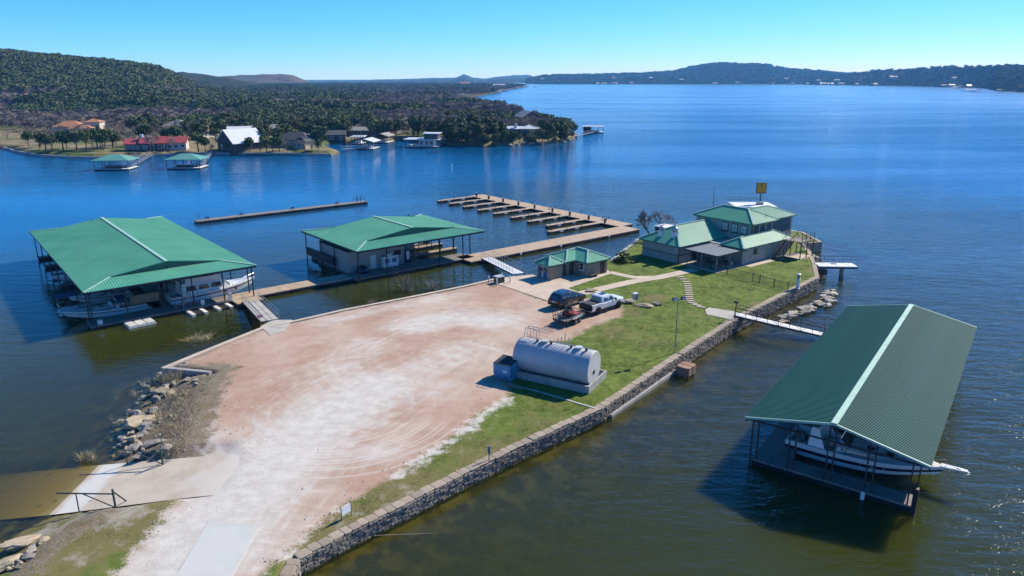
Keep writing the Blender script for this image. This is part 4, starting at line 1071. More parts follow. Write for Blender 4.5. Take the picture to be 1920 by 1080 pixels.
MB().tube((92.4 - X0, 67.4 - Y0, 5.6 - Z0), (92.4 - X0, 67.4 - Y0, 6.0 - Z0), .05).build('vent_pipe', 'trim_dark', hs)
# patio cover
pc = thing('patio_cover', 'flat grey metal patio cover on thin posts against the clubhouse', 'canopy', Hh_(83.2, 59.6, GZ), HA)
for k in range(9): MB().bx(k * .733, k * .733 + .725, 0, 5.8, 2.28, 2.36).build('roof_panel', 'steel_grey', pc)
MB().bx(-.06, 6.66, -.08, -.01, 2.18, 2.40).build('fascia', 'trim_dark', pc); MB().bx(-.08, -.01, -.08, 5.85, 2.18, 2.40).build('fascia', 'trim_dark', pc)
for x, y in ((.2, .3), (3.3, .3), (6.2, .3), (.2, 5.4), (.2, 2.9)): post(pc, x, y, 0, 2.27, .09, 'steel_grey')
flat('patio', [Hh_(82.9, 59.3), Hh_(89.6, 59.3), Hh_(89.6, 66.2), Hh_(82.9, 66.2)], 'concrete_tan', .045, .12, world=True)
flat('footpath', [Hh_(89.6, 58.4), Hh_(98.2, 58.4), Hh_(98.2, 59.8), Hh_(89.6, 59.8)], 'concrete_tan', .04, .1, world=True)
flat('concrete_pad', [Hh_(99.4, 56.4), Hh_(103, 56.4), Hh_(103, 59.8), Hh_(99.4, 59.8)], 'concrete_tan', .036, .1, world=True)
for (x, y) in ((85.0, 62.0), (87.2, 61.0)):
    tb = thing('patio_table', 'round dark table with chairs under the patio cover, ' + ('nearer the wing door' if x < 86 else 'nearer the stone wall'), 'table', Hh_(x, y, GZ + .05), HA, 'tables under the patio cover')
    MB().lathe([(.55, .70), (.55, .74)], 14).build('table_top', 'steel_dark', tb); MB().tube((0, 0, 0), (0, 0, .7), .05).build('pedestal', 'steel_dark', tb)
    for k in range(3):
        an_ = k * 2.1 + .4; cx, cy = math.cos(an_) * .95, math.sin(an_) * .95
        ch = MB(); ch.box((cx, cy, .43), (.42, .42, .05), an_); ch.box((cx * 1.2, cy * 1.2, .68), (.05, .42, .45), an_); ch.build('chair', 'steel_grey', tb)
# external stair with landing deck
sr = thing('outside_stair', 'dark timber stair rising to a railed landing on the clubhouse side', 'stairs', Hh_(96.0, 57.9, GZ), HA)
NS = 13
for k in range(NS): MB().bx(k * .26, k * .26 + .30, 0, 1.15, (k + 1) * .2 - .05, (k + 1) * .2).build('tread', 'wood', sr)
for y in (-.05, 1.2): MB().bar((-.05, y, .08), (NS * .26 + .1, y, NS * .2 - .02), .06, .26).build('stringer', 'wood', sr)
for y in (-.06, 1.21):
    r_ = MB(); r_.bar((0, y, 1.0), (NS * .26, y, NS * .2 + .92), .06)
    for k in range(5): xx = k * .83; r_.bar((xx, y, xx * .77 + .05), (xx, y, xx * .77 + .98), .05)
    r_.build('handrail', 'wood', sr)
for k in range(14): MB().bx(3.4 + k * .255, 3.4 + k * .255 + .245, -1.4, 1.5, 2.56, 2.62).build('deck_board', 'wood_grey', sr)
for x, y in ((3.5, -1.3), (5.2, -1.3), (6.9, -1.3), (6.9, 1.4), (5.2, 1.4)): post(sr, x, y, 0, 2.56, .12, 'wood')
r_ = MB()
for x, y in ((3.5, -1.35), (4.6, -1.35), (5.8, -1.35), (6.95, -1.35), (6.95, 0), (6.95, 1.45)): r_.bar((x, y, 2.6), (x, y, 3.6), .07)
for z in (3.1, 3.6): r_.bar((3.5, -1.35, z), (6.95, -1.35, z), .05); r_.bar((6.95, -1.35, z), (6.95, 1.45, z), .05)
r_.build('landing_rail', 'wood', sr)
# second stair down to the rocks, behind
s2 = thing('shore_stair', 'weathered timber steps leading from the clubhouse landing towards the lake', 'stairs', Hh_(103.1, 58.6, GZ), HA)
for k in range(9): MB().bx(k * .3, k * .3 + .32, 0, 1.1, 2.2 - k * .22, 2.26 - k * .22).build('tread', 'wood_grey', s2)
for y in (-.04, 1.14): MB().bar((-.1, y, 2.25), (2.8, y, .28), .06, .24).build('stringer', 'wood_grey', s2)
r_ = MB()
for y in (-.04, 1.14):
    r_.bar((-.1, y, 3.2), (2.8, y, 1.2), .05)
    for k in range(4): r_.bar((k * .9, y, 2.2 - k * .66), (k * .9, y, 3.15 - k * .64), .05)
r_.build('handrail', 'steel_dark', s2)
# small shed behind the wing and white roofed boat platform beyond the house
sh = thing('storage_shed', 'small dark shed with flat white roof behind the clubhouse wing', 'shed', Hh_(92.0, 76.4, GZ), HA)
MB().bx(0, 2.6, 0, 2.4, 0, 2.5).build('wall', 'trim_dark', sh); MB().bx(-.15, 2.75, -.15, 2.55, 2.5, 2.62).build('roof', 'white', sh); MB().bx(.8, 1.6, -.04, -.003, 0, 1.9).build('door', 'wood', sh)
w = G(1384, 390, 3.4); e = G(1462, 390, 3.4)
fp = thing('fuel_platform', 'white decked fuel platform with dark railing moored behind the clubhouse', 'platform', (w.x, w.y + 1.2, 0), math.atan2(e.y - w.y, e.x - w.x))
fl = (e - w).length
MB().bx(0, fl, 0, 6, 3.2, 3.4).build('upper_deck', 'white', fp); MB().bx(.1, fl - .1, -.06, -.01, 2.9, 3.4).build('fascia', 'white', fp)
deck(fp, -.2, fl + .2, .1, 6.2, .5, 'deck_grey')
for k in range(4):
    for y in (.3, 5.7): post(fp, .3 + k * (fl - .6) / 3, y, .5, 3.2, .12)
r_ = MB()
for k in range(8): r_.bar((.05 + k * (fl - .1) / 7, 5.9, 3.4), (.05 + k * (fl - .1) / 7, 5.9, 4.35), .05)
r_.bar((0, 5.9, 4.35), (fl, 5.9, 4.35), .05); r_.bar((0, 5.9, 3.9), (fl, 5.9, 3.9), .04)
r_.build('railing', 'steel_dark', fp)
MB().bx(fl * .62, fl * .76, 2.5, 3.6, 3.4, 3.9).build('hatch_box', 'steel_grey', fp)
sg = thing('pole_sign', 'square yellow sign with red line of lettering on a dark pole', 'sign', fp.matrix_basis @ Vector((fl * .73, 4.0, 3.4)), 0)
zt = 3.15
MB().tube((0, 0, 0), (0, 0, zt - .9), .11, n=8).build('pole', 'steel_dark', sg)
pn = MB().bx(-.95, .95, -.12, .12, zt - 1.0, zt + 1.05).build('panel', 'sign_yellow', sg)
fr_ = MB()
for s in (-1, 1): fr_.bx(s * .95 - .04, s * .95 + .04, -.14, .14, zt - 1.05, zt + 1.1); fr_.bx(-.99, .99, -.14, .14, zt + .02 + s * 1.04 - .05, zt + .02 + s * 1.04 + .05)
fr_.build('panel_frame', 'print_dark', pn)
# the sign's print: a dark mark at the top, a red line of illegible lettering, a thin line below
MB().add([(-.13, -.128, zt + .35), (.13, -.128, zt + .35), (.06, -.128, zt + .95), (-.06, -.128, zt + .95)], [(0, 1, 2, 3)]).build('emblem', 'print_dark', pn)
lt_ = MB(); x = -.78; rl_ = random.Random(2)
while x < .74:
    ww = rl_.uniform(.09, .15); lt_.bx(x, x + ww * .35, -.131, -.125, zt - .05, zt + .2)
    k = rl_.choice((0, 1, 2))
    lt_.bx(x, x + ww, -.131, -.125, zt + (.15, .05, -.05)[k], zt + (.2, .1, 0)[k]); x += ww + .06
lt_.build('lettering', 'print_red', pn)
MB().bx(-.5, .5, -.131, -.125, zt - .42, zt - .36).build('underline', 'print_red', pn)
MB().bx(-.7, .7, -.131, -.125, zt - .86, zt - .76).build('footer_line', 'print_dark', pn)
am = thing('flag_mast', 'thin dark radio mast rising behind the clubhouse roof', 'mast', Hh_(101.5, 74.5, GZ), 0)
MB().tube((0, 0, 0), (0, 0, 8.6), .07, .03, 6).build('pole', 'steel_dark', am); MB().bx(-.2, .2, -.2, .2, -.02, .05).build('base_plate', 'steel_grey', am)

# ---------------- restrooms and pump shed
m, t, b = nt('limestone'); g = N(t); co = g.coord('Object')
bk = g.new('ShaderNodeTexBrick'); mp = g.new('ShaderNodeMapping'); mp.inputs['Rotation'].default_value = (R(90), 0, 0); 
sx = g.new('ShaderNodeSeparateXYZ'); g.l(co, sx.inputs[0]); g.l(comb(g, g.math('ADD', sx.outputs[0], sx.outputs[1]), sx.outputs[2]), bk.inputs['Vector'])
bk.inputs['Scale'].default_value = 1.0; bk.inputs['Brick Width'].default_value = .42; bk.inputs['Row Height'].default_value = .17; bk.inputs['Mortar Size'].default_value = .012
bk.inputs['Color1'].default_value = (.42, .34, .24, 1); bk.inputs['Color2'].default_value = (.30, .235, .165, 1); bk.inputs['Mortar'].default_value = (.34, .30, .25, 1)
g.l(g.mix(g.math('MULTIPLY', g.rng(g.noise(co, 3, 5, .6), .35, .65), .4), bk.outputs['Color'], (.26, .20, .14)), b.inputs['Base Color']); b.inputs['Roughness'].default_value = .9
g.l(g.bump(bk.outputs['Fac'], .3, -.02), b.inputs['Normal'])
ps = thing('pump_shed', 'small tan stone shed with green hip roof and open dark front beside the restrooms', 'shed', Hh_(61.8, 71.0, 1.58), HA)
mb = MB(); mb.bx(0, 2.5, 0, .25, 0, 2.15); mb.bx(2.25, 2.5, .25, 2.4, 0, 2.15); mb.bx(0, 2.5, 2.15, 2.4, 0, 2.15); mb.build('wall', 'limestone', ps)
hip_roof(ps, -.35, 2.75, -.4, 2.75, 2.17, 3.05, 'y', pitch=.36)
for k in range(3): 
    gp = MB().bx(.35, .95, .35 + k * .62, .8 + k * .62, 0, 1.55).build('pump_cabinet', 'shop_blue' if k % 2 else 'white', ps); MB().bx(.33, .348, .4 + k * .62, .75 + k * .62, .95, 1.4).build('display', 'glass', gp)
MB().bx(.0, .12, .25, 2.15, 1.75, 2.15).build('fascia', 'white', ps)
rr_ = thing('restroom_block', 'L-shaped tan stone restroom with ribbed green hip roofs and brown doors', 'building', Hh_(65.2, 69.0, 1.58), HA)
MB().bx(1.75, 5.65, 0, 6.0, 0, 2.2).build('wall', 'limestone', rr_); MB().bx(0, 1.75, 2.25, 6.0, 0, 2.19).build('wall', 'limestone', rr_)
hip_roof(rr_, 1.35, 6.05, -.45, 6.45, 2.2, 3.25, 'y', pitch=.36); hip_roof(rr_, -.4, 3.7, 1.85, 6.4, 2.19, 3.1, 'x', pitch=.36, gable=(False, True))
for (x0, x1, y0, y1) in ((4.3, 5.2, -.05, -.005), (.5, 1.35, 2.2, 2.245)):
    d = MB().bx(x0, x1, y0, y1, 0, 1.98).build('door', 'wood', rr_); MB().bx(x0 + .08, x0 + .14, y0 - .07, y0, .95, 1.05).build('handle', 'chrome', d); MB().bx(x0 + .35, x0 + .55, y0 - .12, y0 - .002, 1.55, 1.75).build('wall_lamp', 'black', d)
window(rr_, 1.75, 1.0, .95, .7, .9, 'x-', 1, 2, 'glass', 'white')
bn = MB(); bn.bx(1.9, 3.2, -.75, -.35, .4, .46); bn.bx(2.0, 2.1, -.7, -.4, 0, .4); bn.bx(3.0, 3.1, -.7, -.4, 0, .4)
bo = thing('bench', 'low dark bench on the pavement before the restroom block', 'bench', Hh_(65.2, 69.0, 1.6), HA); bn.build('seat', 'wood', bo)
tr_ = thing('transformer_box', 'green utility cabinet guarded by white bollards at the gangway landing', 'utility box', GL(936, 530), HA)
MB().bx(-.55, .55, -.5, .5, 0, .85).build('cabinet', 'gate_green', tr_, bevel=.03); MB().bx(-.6, .6, -.55, .55, .85, .95).build('lid', 'meter', tr_)
for x in (-1.1, 1.1):
    for y in (-.95, .85): MB().tube((x, y, 0), (x, y, .95), .09, n=8).build('bollard', 'white', tr_)

# ================================================================== VEHICLES
GZG, (GX0, GY0, GST) = Z_NEAR, (-62.0, 14.0, .4)
def H1(x, y, extra=0.0):
    fx, fy = (x - GX0) / GST, (y - GY0) / GST; i, j = int(fx), int(fy)
    if not (0 <= i < GZG.shape[1] - 1 and 0 <= j < GZG.shape[0] - 1): return float(height(np.array([[x]]), np.array([[y]]))[0, 0]) + extra
    fx -= i; fy -= j
    return float(GZG[j, i] * (1 - fx) * (1 - fy) + GZG[j, i + 1] * fx * (1 - fy) + GZG[j + 1, i] * (1 - fx) * fy + GZG[j + 1, i + 1] * fx * fy) + extra
def wheel(root, x, y, r, w, side, rim='steel_grey'):
    ty = MB().lathe([(r * .62, -w / 2), (r * .93, -w / 2), (r, -w * .32), (r, w * .32), (r * .93, w / 2), (r * .62, w / 2)], 18, (x, y, r), 'Y').build('tyre', 'rubber', root)
    rm = MB(); yo = y + side * (w / 2 - .03)
    rm.lathe([(r * .62, -.03), (r * .60, .02), (r * .16, .035)], 14, (x, yo, r), 'Y')
    for k in range(6):
        a = k * math.pi / 3; rm.bar((x + math.cos(a) * r * .12, yo + side * .035, r + math.sin(a) * r * .12), (x + math.cos(a) * r * .56, yo + side * .03, r + math.sin(a) * r * .56), .07, .04)
    rm.build('rim', rim, ty)
    return ty
def body_loft(st):
    rings = []
    for x, zb, zt, hw in st:
        rings.append([(x, -hw * .90, zb), (x, -hw, zb + .16), (x, -hw, zt - .16), (x, -hw * .93, zt - .03), (x, -hw * .80, zt), (x, hw * .80, zt), (x, hw * .93, zt - .03), (x, hw, zt - .16), (x, hw, zb + .16), (x, hw * .90, zb)])
    return MB().loft(rings)
def glasshouse(st):
    rings = []
    for x, zb, zt, wb, wt in st:
        rings.append([(x, -wb, zb), (x, -wt - .03, zt - .08), (x, -wt + .08, zt), (x, wt - .08, zt), (x, wt + .03, zt - .08), (x, wb, zb)])
    return rings
def side_window(root, x0, x1, x2, x3, zb, zt, yb, yt, s, name='side_window'):
    MB().add([(x0, s * yb, zb), (x1, s * yb, zb), (x2, s * yt, zt), (x3, s * yt, zt)], [(0, 1, 2, 3)]).build(name, 'glass', root)
def suv(label, loc, rz):
    c = thing('parked_suv', label, 'car', loc, rz); hw = 1.0
    bd = body_loft([(-2.52, .50, .98, .90), (-2.44, .40, 1.10, .96), (-1.6, .36, 1.12, hw), (.9, .34, 1.12, hw), (1.15, .34, 1.13, hw), (2.15, .36, 1.02, .97), (2.42, .42, .92, .90), (2.50, .48, .80, .84)]).build('body', 'paint_black', c, smooth=False, bevel=.03)
    g_ = MB().loft([[(x, -wb, 1.09), (x + dx, -wt, zt), (x + dx, wt, zt), (x, wb, 1.09)] for x, dx, wb, wt, zt in ((-2.42, .22, .90, .72, 1.62), (-2.2, .30, .93, .74, 1.76), (-.8, .1, .95, .77, 1.80), (.35, -.25, .95, .76, 1.77), (1.05, -.62, .93, .72, 1.66))]).build('cabin', 'paint_black', c, bevel=.04)
    for s in (-1, 1):
        side_window(c, -2.05, -1.15, -1.12, -1.85, 1.16, 1.62, .955, .80, s); side_window(c, -1.05, -.15, -.18, -1.02, 1.16, 1.62, .965, .81, s); side_window(c, -.05, .82, .25, -.08, 1.16, 1.62, .965, .80, s)
        MB().bar((-2.1, s * .972, 1.13), (.85, s * .972, 1.13), .03, .035).build('window_trim', 'chrome', c)
        MB().bar((-1.9, s * .70, 1.84), (.0, s * .70, 1.85), .05, .05).build('roof_rail', 'chrome', c)
        MB().bar((-1.1, s * 1.02, .36), (1.0, s * 1.02, .36), .14, .07).build('side_step', 'chrome', c)
        MB().box((.72, s * 1.09, 1.18), (.14, .2, .16)).build('mirror', 'paint_black', c)
        MB().bx(-2.535, -2.46, s * .62, s * .90, .72, 1.06).build('tail_light', 'lamp_red', c)
        MB().bx(2.40, 2.50, s * .48, s * .84, .70, .84).build('headlight', 'lamp_clear', c)
        for x in (-1.47, 1.45):
            MB().lathe([(.47, -.015), (.47, .015)], 18, (x, s * .995, .40), 'Y').build('wheel_arch', 'black', c); wheel(c, x, s * .92, .40, .26, s)
    MB().add([(-2.475, -.66, 1.16), (-2.475, .66, 1.16), (-2.30, .56, 1.58), (-2.30, -.56, 1.58)], [(0, 1, 2, 3)]).build('rear_window', 'glass', c)
    MB().add([(1.10, -.82, 1.14), (1.10, .82, 1.14), (.50, .66, 1.64), (.50, -.66, 1.64)], [(0, 1, 2, 3)]).build('windscreen', 'glass', c)
    MB().bx(-2.62, -2.44, -.86, .86, .42, .62).build('bumper', 'black', c); MB().bx(2.42, 2.58, -.84, .84, .40, .58).build('bumper', 'black', c)
    MB().bx(-2.545, -2.50, -.26, .26, .80, .94).build('number_plate', 'sign_white', c)
    MB().bx(-1.5, .1, -.35, .35, 1.80, 1.815).build('sunroof', 'glass', c)
    return c
def pickup(label, loc, rz):
    c = thing('pickup_truck', label, 'truck', loc, rz); hw = 1.02
    body_loft([(2.95, .62, .95, .86), (2.86, .52, 1.16, .95), (2.2, .48, 1.24, hw), (.95, .46, 1.28, hw), (.9, .46, 1.26, hw), (-1.12, .46, 1.26, hw)]).build('body', 'paint_white', c, bevel=.03)
    for s in (-1, 1): MB().bx(-2.92, -1.12, s * .80, s * 1.02, .52, 1.27).build('bed_side', 'paint_white', c, bevel=.03)
    MB().bx(-2.9, -1.12, -.80, .80, .55, .68).build('bed_floor', 'black', c)
    MB().bx(-2.96, -2.88, -.99, .99, .62, 1.24).build('tailgate', 'black', c)
    for k in range(3): MB().bx(-2.84 + k * .57, -2.84 + k * .57 + .55, -.86, .86, 1.275, 1.31).build('bed_cover', 'dumpster_lid', c)
    MB().loft([[(x, -wb, 1.24), (x + dx, -wt, zt), (x + dx, wt, zt), (x, wb, 1.24)] for x, dx, wb, wt, zt in ((-1.12, .10, .95, .76, 1.86), (-.9, .1, .97, .78, 1.95), (.3, -.05, .97, .79, 1.97), (.75, -.25, .97, .77, 1.93), (1.5, -.78, .95, .72, 1.84))]).build('cabin', 'paint_white', c, bevel=.05)
    for s in (-1, 1):
        side_window(c, -.85, .05, .02, -.72, 1.34, 1.80, .966, .822, s); side_window(c, .14, 1.12, .62, .12, 1.34, 1.80, .968, .822, s)
        MB().box((1.12, s * 1.14, 1.36), (.16, .26, .26)).build('mirror', 'black', c)
        MB().bx(-2.94, -2.86, s * .86, s * 1.025, .80, 1.16).build('tail_light', 'lamp_red', c); MB().bx(2.86, 2.945, s * .56, s * .88, .80, 1.02).build('headlight', 'lamp_clear', c)
        MB().bar((-1.0, s * 1.0, .42), (1.2, s * 1.0, .42), .13, .08).build('side_step', 'black', c)
        for k in range(2): MB().bx(-.12 + k * .98, .06 + k * .98, s * 1.022, s * 1.035, 1.14, 1.18).build('door_handle', 'chrome', c)
        for x in (-1.82, 1.88):
            MB().lathe([(.53, -.015), (.53, .015)], 18, (x, s * 1.02, .45), 'Y').build('wheel_arch', 'black', c); wheel(c, x, s * .96, .45, .32, s, 'black')
    MB().add([(-1.135, -.78, 1.36), (-1.135, .78, 1.36), (-1.05, .64, 1.82), (-1.05, -.64, 1.82)], [(0, 1, 2, 3)]).build('rear_window', 'glass', c)
    MB().add([(1.47, -.84, 1.30), (1.47, .84, 1.30), (.80, .68, 1.83), (.80, -.68, 1.83)], [(0, 1, 2, 3)]).build('windscreen', 'glass', c)
    MB().bx(-.5, .35, -.36, .36, 1.965, 1.985).build('sunroof', 'glass', c)
    MB().bx(-3.12, -2.94, -.96, .96, .50, .66).build('bumper', 'chrome', c); MB().bx(2.86, 3.06, -.98, .98, .46, .70).build('bumper', 'paint_white', c)
    MB().bx(2.93, 2.99, -.52, .52, .76, 1.08).build('grille', 'black', c)
    return c
def ontop(v): return Vector((v.x, v.y, landz(v.y) + .01))
suv('black SUV with chrome side steps parked behind the white pickup', ontop(Hh_(56.8, 61.75)), HA + R(7))
pickup('white crew cab pickup truck with black wheels and dark bed cover', ontop(Hh_(58.7, 57.75)), HA + R(5))
tl = thing('utility_trailer', 'tandem axle utility trailer with raised mesh tail gate behind the pickup', 'trailer', ontop(Hh_(52.7, 56.9)), HA + R(14))
MB().bx(-1.9, 1.9, -.85, .85, .58, .66).build('trailer_deck', 'wood_grey', tl)
fr_ = MB()
for s in (-.9, .9):
    fr_.bar((-1.95, s, .6), (1.95, s, .6), .08, .14); fr_.bar((-1.95, s, 1.0), (1.95, s, 1.0), .05)
    for x in (-1.9, -.6, .7, 1.9): fr_.bar((x, s, .6), (x, s, 1.0), .05)
fr_.bar((1.92, -.9, 1.0), (1.92, .9, 1.0), .05); fr_.bar((1.92, -.9, .6), (1.92, .9, .6), .08, .14); fr_.bar((-1.95, -.9, .6), (-1.95, .9, .6), .08, .14)
fr_.build('frame', 'steel_dark', tl)
tg = MB()
for k in range(6): tg.bar((-2.0, -.85 + k * .34, .62), (-2.15, -.85 + k * .34, 1.95), .045)
for z in (.7, 1.3, 1.95): tg.bar((-2.0 - (z - .62) * .11, -.87, z), (-2.0 - (z - .62) * .11, .87, z), .045)
tg.build('tail_gate', 'steel_dark', tl)
dbar = MB(); dbar.bar((1.9, -.6, .58), (3.1, 0, .56), .08, .12); dbar.bar((1.9, .6, .58), (3.1, 0, .56), .08, .12); dbar.build('drawbar', 'steel_dark', tl)
for s in (-1, 1):
    MB().bx(-.95, .95, s * .93, s * 1.22, .72, .76).build('fender', 'galv', tl)
    for x in (-.42, .42): wheel(tl, x, s * 1.07, .33, .2, s, 'galv')
MB().bx(-2.0, -1.93, .55, .85, .5, .62).build('tail_light', 'lamp_red', tl); MB().bx(-2.0, -1.93, -.85, -.55, .5, .62).build('tail_light', 'lamp_red', tl)
mw = thing('zero_turn_mower', 'red zero turn mower with black seat standing on the trailer', 'mower', tl.matrix_basis @ Vector((.35, .0, .67)), HA + R(14))
MB().bx(-.2, .75, -.65, .65, .16, .34).build('mowing_deck', 'red', mw, bevel=.05)
MB().bx(-.95, .1, -.42, .42, .32, .66).build('body', 'red', mw, bevel=.05); MB().bx(-1.1, -.55, -.3, .3, .5, .88).build('engine', 'black', mw, bevel=.04)
MB().bx(-.45, .05, -.26, .26, .68, .80).build('seat', 'black', mw, bevel=.04); MB().bx(-.55, -.43, -.26, .26, .78, 1.2).build('seat_back', 'black', mw, bevel=.04)
rb_ = MB(); rb_.path([(-.7, -.5, .6), (-.75, -.5, 1.55), (-.75, .5, 1.55), (-.7, .5, .6)], .035); rb_.build('roll_bar', 'black', mw)
lv = MB(); lv.path([(.0, -.35, .66), (.15, -.35, 1.05), (.25, -.1, 1.08)], .025); lv.path([(.0, .35, .66), (.15, .35, 1.05), (.25, .1, 1.08)], .025); lv.build('control_lever', 'steel_grey', mw)
for s in (-1, 1): wheel(mw, -.7, s * .55, .27, .24, s, 'black'); wheel(mw, .95, s * .45, .16, .14, s, 'black')

# ================================================================== FUEL TANK, DUMPSTER
tz = 1.26
ta = R(-29)
tb_ = thing('tank_bund', 'low grey concrete containment box around the fuel tank', 'containment', (6.75, 58.2, tz), ta)
# local x runs back along the tank
mb_ = [(-8.4, 0, 0, .18), (-8.4, 0, 4.02, 4.2), (-.18, 0, .18, 4.02), (-8.4, -8.22, .18, 4.02)]
for x0, x1, y0, y1 in mb_: MB().bx(x0, x1, y0, y1, -.25, .72).build('bund_wall', 'concrete_grey', tb_)
MB().bx(-8.22, -.18, .18, 4.02, -.2, .1).build('bund_floor', 'concrete_grey', tb_)
tk = thing('fuel_tank', 'large horizontal silver fuel tank with pipes along its top', 'tank', tb_.matrix_basis @ Vector((-.3, 1.72, .1)), ta)
TR, TZ = 1.56, 1.72
shl = MB(); shl.lathe([(TR * .3, -7.65), (TR * .8, -7.58), (TR * .97, -7.48), (TR, -7.38), (TR, -.05), (TR * .985, .02)], 40, (0, 0, TZ), 'X'); o = shl.build('shell', 'tank', tk, smooth=True)
MB().lathe([(TR * .972, .0), (TR * .965, .045)], 40, (0, 0, TZ), 'X').build('end_plate', 'tank', tk)
for x in (-2.5, -5.0, -7.0): MB().lathe([(TR + .004, -.03), (TR + .012, 0), (TR + .004, .03)], 40, (x, 0, TZ), 'X').build('weld_band', 'tank', tk)
for x in (-1.5, -6.0): MB().bx(x - .2, x + .2, -1.0, 1.0, -.02, .75).build('saddle', 'concrete_grey', tk)
for x, r_ in ((-1.5, .30), (-4.9, .30)): MB().lathe([(r_, 0), (r_, .16), (r_ * 1.2, .17), (r_ * 1.2, .22)], 16, (x, 0, TZ + TR - .02)).build('manhole', 'tank', tk)
for x, h in ((-.7, .18), (-2.2, .15), (-4.2, .2), (-5.6, .12)): MB().lathe([(.12, 0), (.12, h), (.15, h + .01), (.15, h + .06)], 10, (x, -.15, TZ + TR - .02)).build('filler_cap', 'steel_dark', tk)
for x, h in ((-2.6, .8), (-3.0, 1.2), (-3.35, .7), (-3.7, .6)): MB().tube((x, .25, TZ + TR - .05), (x, .25, TZ + TR + h), .04, n=6).build('vent_pipe', 'galv', tk)
MB().path([(-.4, .55, TZ + TR - .02), (-7.0, .55, TZ + TR + .03)], .035).build('top_pipe', 'galv', tk)
MB().path([(-.5, .75, TZ + TR - .15), (-5.4, .75, TZ + TR - .15), (-5.4, 1.9, TZ + .2)], .03).build('top_pipe', 'galv', tk)
ldr = MB()
for y in (.2, .75): ldr.tube((-7.75, y, .2), (-7.0, y, TZ + TR + 1.0), .03, n=5); ldr.tube((-7.0, y, TZ + TR + 1.0), (-5.9, y, TZ + TR + 1.0), .03, n=5); ldr.tube((-5.9, y, TZ + TR + 1.0), (-5.9, y, TZ + TR - .1), .03, n=5); ldr.tube((-6.5, y, TZ + TR + 1.0), (-6.5, y, TZ + TR - .1), .03, n=5)
for k in range(9): f = k / 9; ldr.tube((-7.75 + .75 * f, .2, .2 + (TZ + TR + .8) * f), (-7.75 + .75 * f, .75, .2 + (TZ + TR + .8) * f), .025, n=5)
ldr.build('access_ladder', 'galv', tk)
v_ = MB(); v_.lathe([(.16, .045), (.16, .10)], 12, (0, -.1, TZ - .35), 'X'); v_.bar((.1, -.1, TZ - .55), (.14, -.1, TZ - .1), .04); v_.bar((.1, -.25, TZ - .35), (.12, .05, TZ - .35), .04); v_.build('end_valve', 'steel_dark', tk)
dp = thing('dumpster', 'blue steel dumpster with dark slatted lid beside the fuel tank', 'dumpster', (-1.72, 61.75, 1.28), R(-32))
DW, DD = 1.8, 1.7
MB().add([(0, .25, 0), (DW, .25, 0), (DW, DD, 0), (0, DD, 0), (0, 0, .55), (DW, 0, .55), (DW, 0, 1.5), (0, 0, 1.5), (0, DD, 1.72), (DW, DD, 1.72)],
         [(3, 2, 1, 0), (0, 1, 5, 4), (4, 5, 6, 7), (2, 3, 8, 9), (0, 4, 7, 8, 3), (1, 2, 9, 6, 5)]).build('bin', 'dumpster', dp)
for k in range(8): MB().bar((DW * (k + .5) / 8, -.03, 1.535), (DW * (k + .5) / 8, DD + .02, 1.76), DW / 8 - .02, .05).build('lid_slat', 'dumpster_lid', dp)
for x in (-.05, DW + .05): MB().bx(x - .05, x + .05, .45, 1.3, .7, .95).build('fork_pocket', 'dumpster', dp)
for z in (.62, 1.40): MB().bx(0, DW, -.05, -.002, z, z + .08).build('rim_bar', 'dumpster', dp)
MB().bx(DW * .58, DW * .82, -.012, -.003, .80, 1.0).build('placard', 'sign_white', dp)
MB().bar((.0, -.9, .12), (1.9, -.9, .12), .35, .1).build('loose_plank', 'timber', None)
lp_ = bpy.data.objects['loose_plank']; lp_.location = (-.1, 61.0, 1.24); lp_.rotation_euler = (0, 0, R(-34)); tag(lp_, 'short brown timber plank lying beside the dumpster', 'plank')
strip_wall('lawn_kerb', 'narrow concrete kerb between the tank bund and the stone wall', [Vector((-.5, 60.4, 1.27)), Vector((3.4, 57.9, 1.25)), Vector((6.9, 55.4, 1.22))], 0, .22, .06, 'concrete', .9)

# ================================================================== SMALL THINGS ON THE LAND
def lamp_mast(label, loc, h, big=True):
    t0 = thing('floodlight_mast' if big else 'dock_lamp', label, 'lamp', loc, R(20))
    MB().tube((0, 0, 0), (0, 0, h), .055 if big else .05, .04, 8).build('pole', 'steel_grey' if big else 'wood', t0)
    if big:
        for k in range(3):
            a = k * 2.1; MB().tube((math.cos(a) * .6, math.sin(a) * .6, .02), (0, 0, 1.1), .02, n=5).build('brace', 'steel_grey', t0)
        MB().bar((-.55, 0, h), (.55, 0, h), .06).build('cross_arm', 'steel_grey', t0)
        for x in (-.5, .5):
            hd = MB().box((x, -.14, h + .14), (.46, .3, .3)).build('floodlight', 'black', t0, bevel=.03); MB().box((x, -.30, h + .12), (.38, .02, .22)).build('lens', 'lamp_clear', hd)
    else:
        hd = MB().box((0, .05, h + .1), (.34, .38, .26)).build('lamp_head', 'black', t0, bevel=.03)
    return t0
lamp_mast('tall thin twin floodlight mast on the lawn beside the timber crib', GL(1265, 661), 5.6)
lamp_mast('short brown post lamp at the lawn end of the long narrow gangway', GL(1378, 598), 1.9, False)
# stepping stones
sp = [(1275.5, 520), (1281, 524), (1286, 529), (1288, 533), (1289, 537), (1290, 541), (1290.5, 545), (1291, 549), (1291.5, 553), (1292, 557), (1293, 561), (1295, 565), (1299, 569), (1306, 572.5), (1314, 576)]
spm = stone_mesh(77, 'flagstone', .06)
for i, p in enumerate(sp):
    c = GL(*p); o = put('stepping_stone', spm, None, Vector((c.x, c.y, c.z + .03)), (0, 0, R(8) + (i > 11) * R(-35) + rs.uniform(-.08, .08)), scale=(1.05, .42, .1))
    tag(o, 'tan stepping stone set in the lawn path to the long narrow gangway', 'stepping stone', 'stepping stones across the lawn')
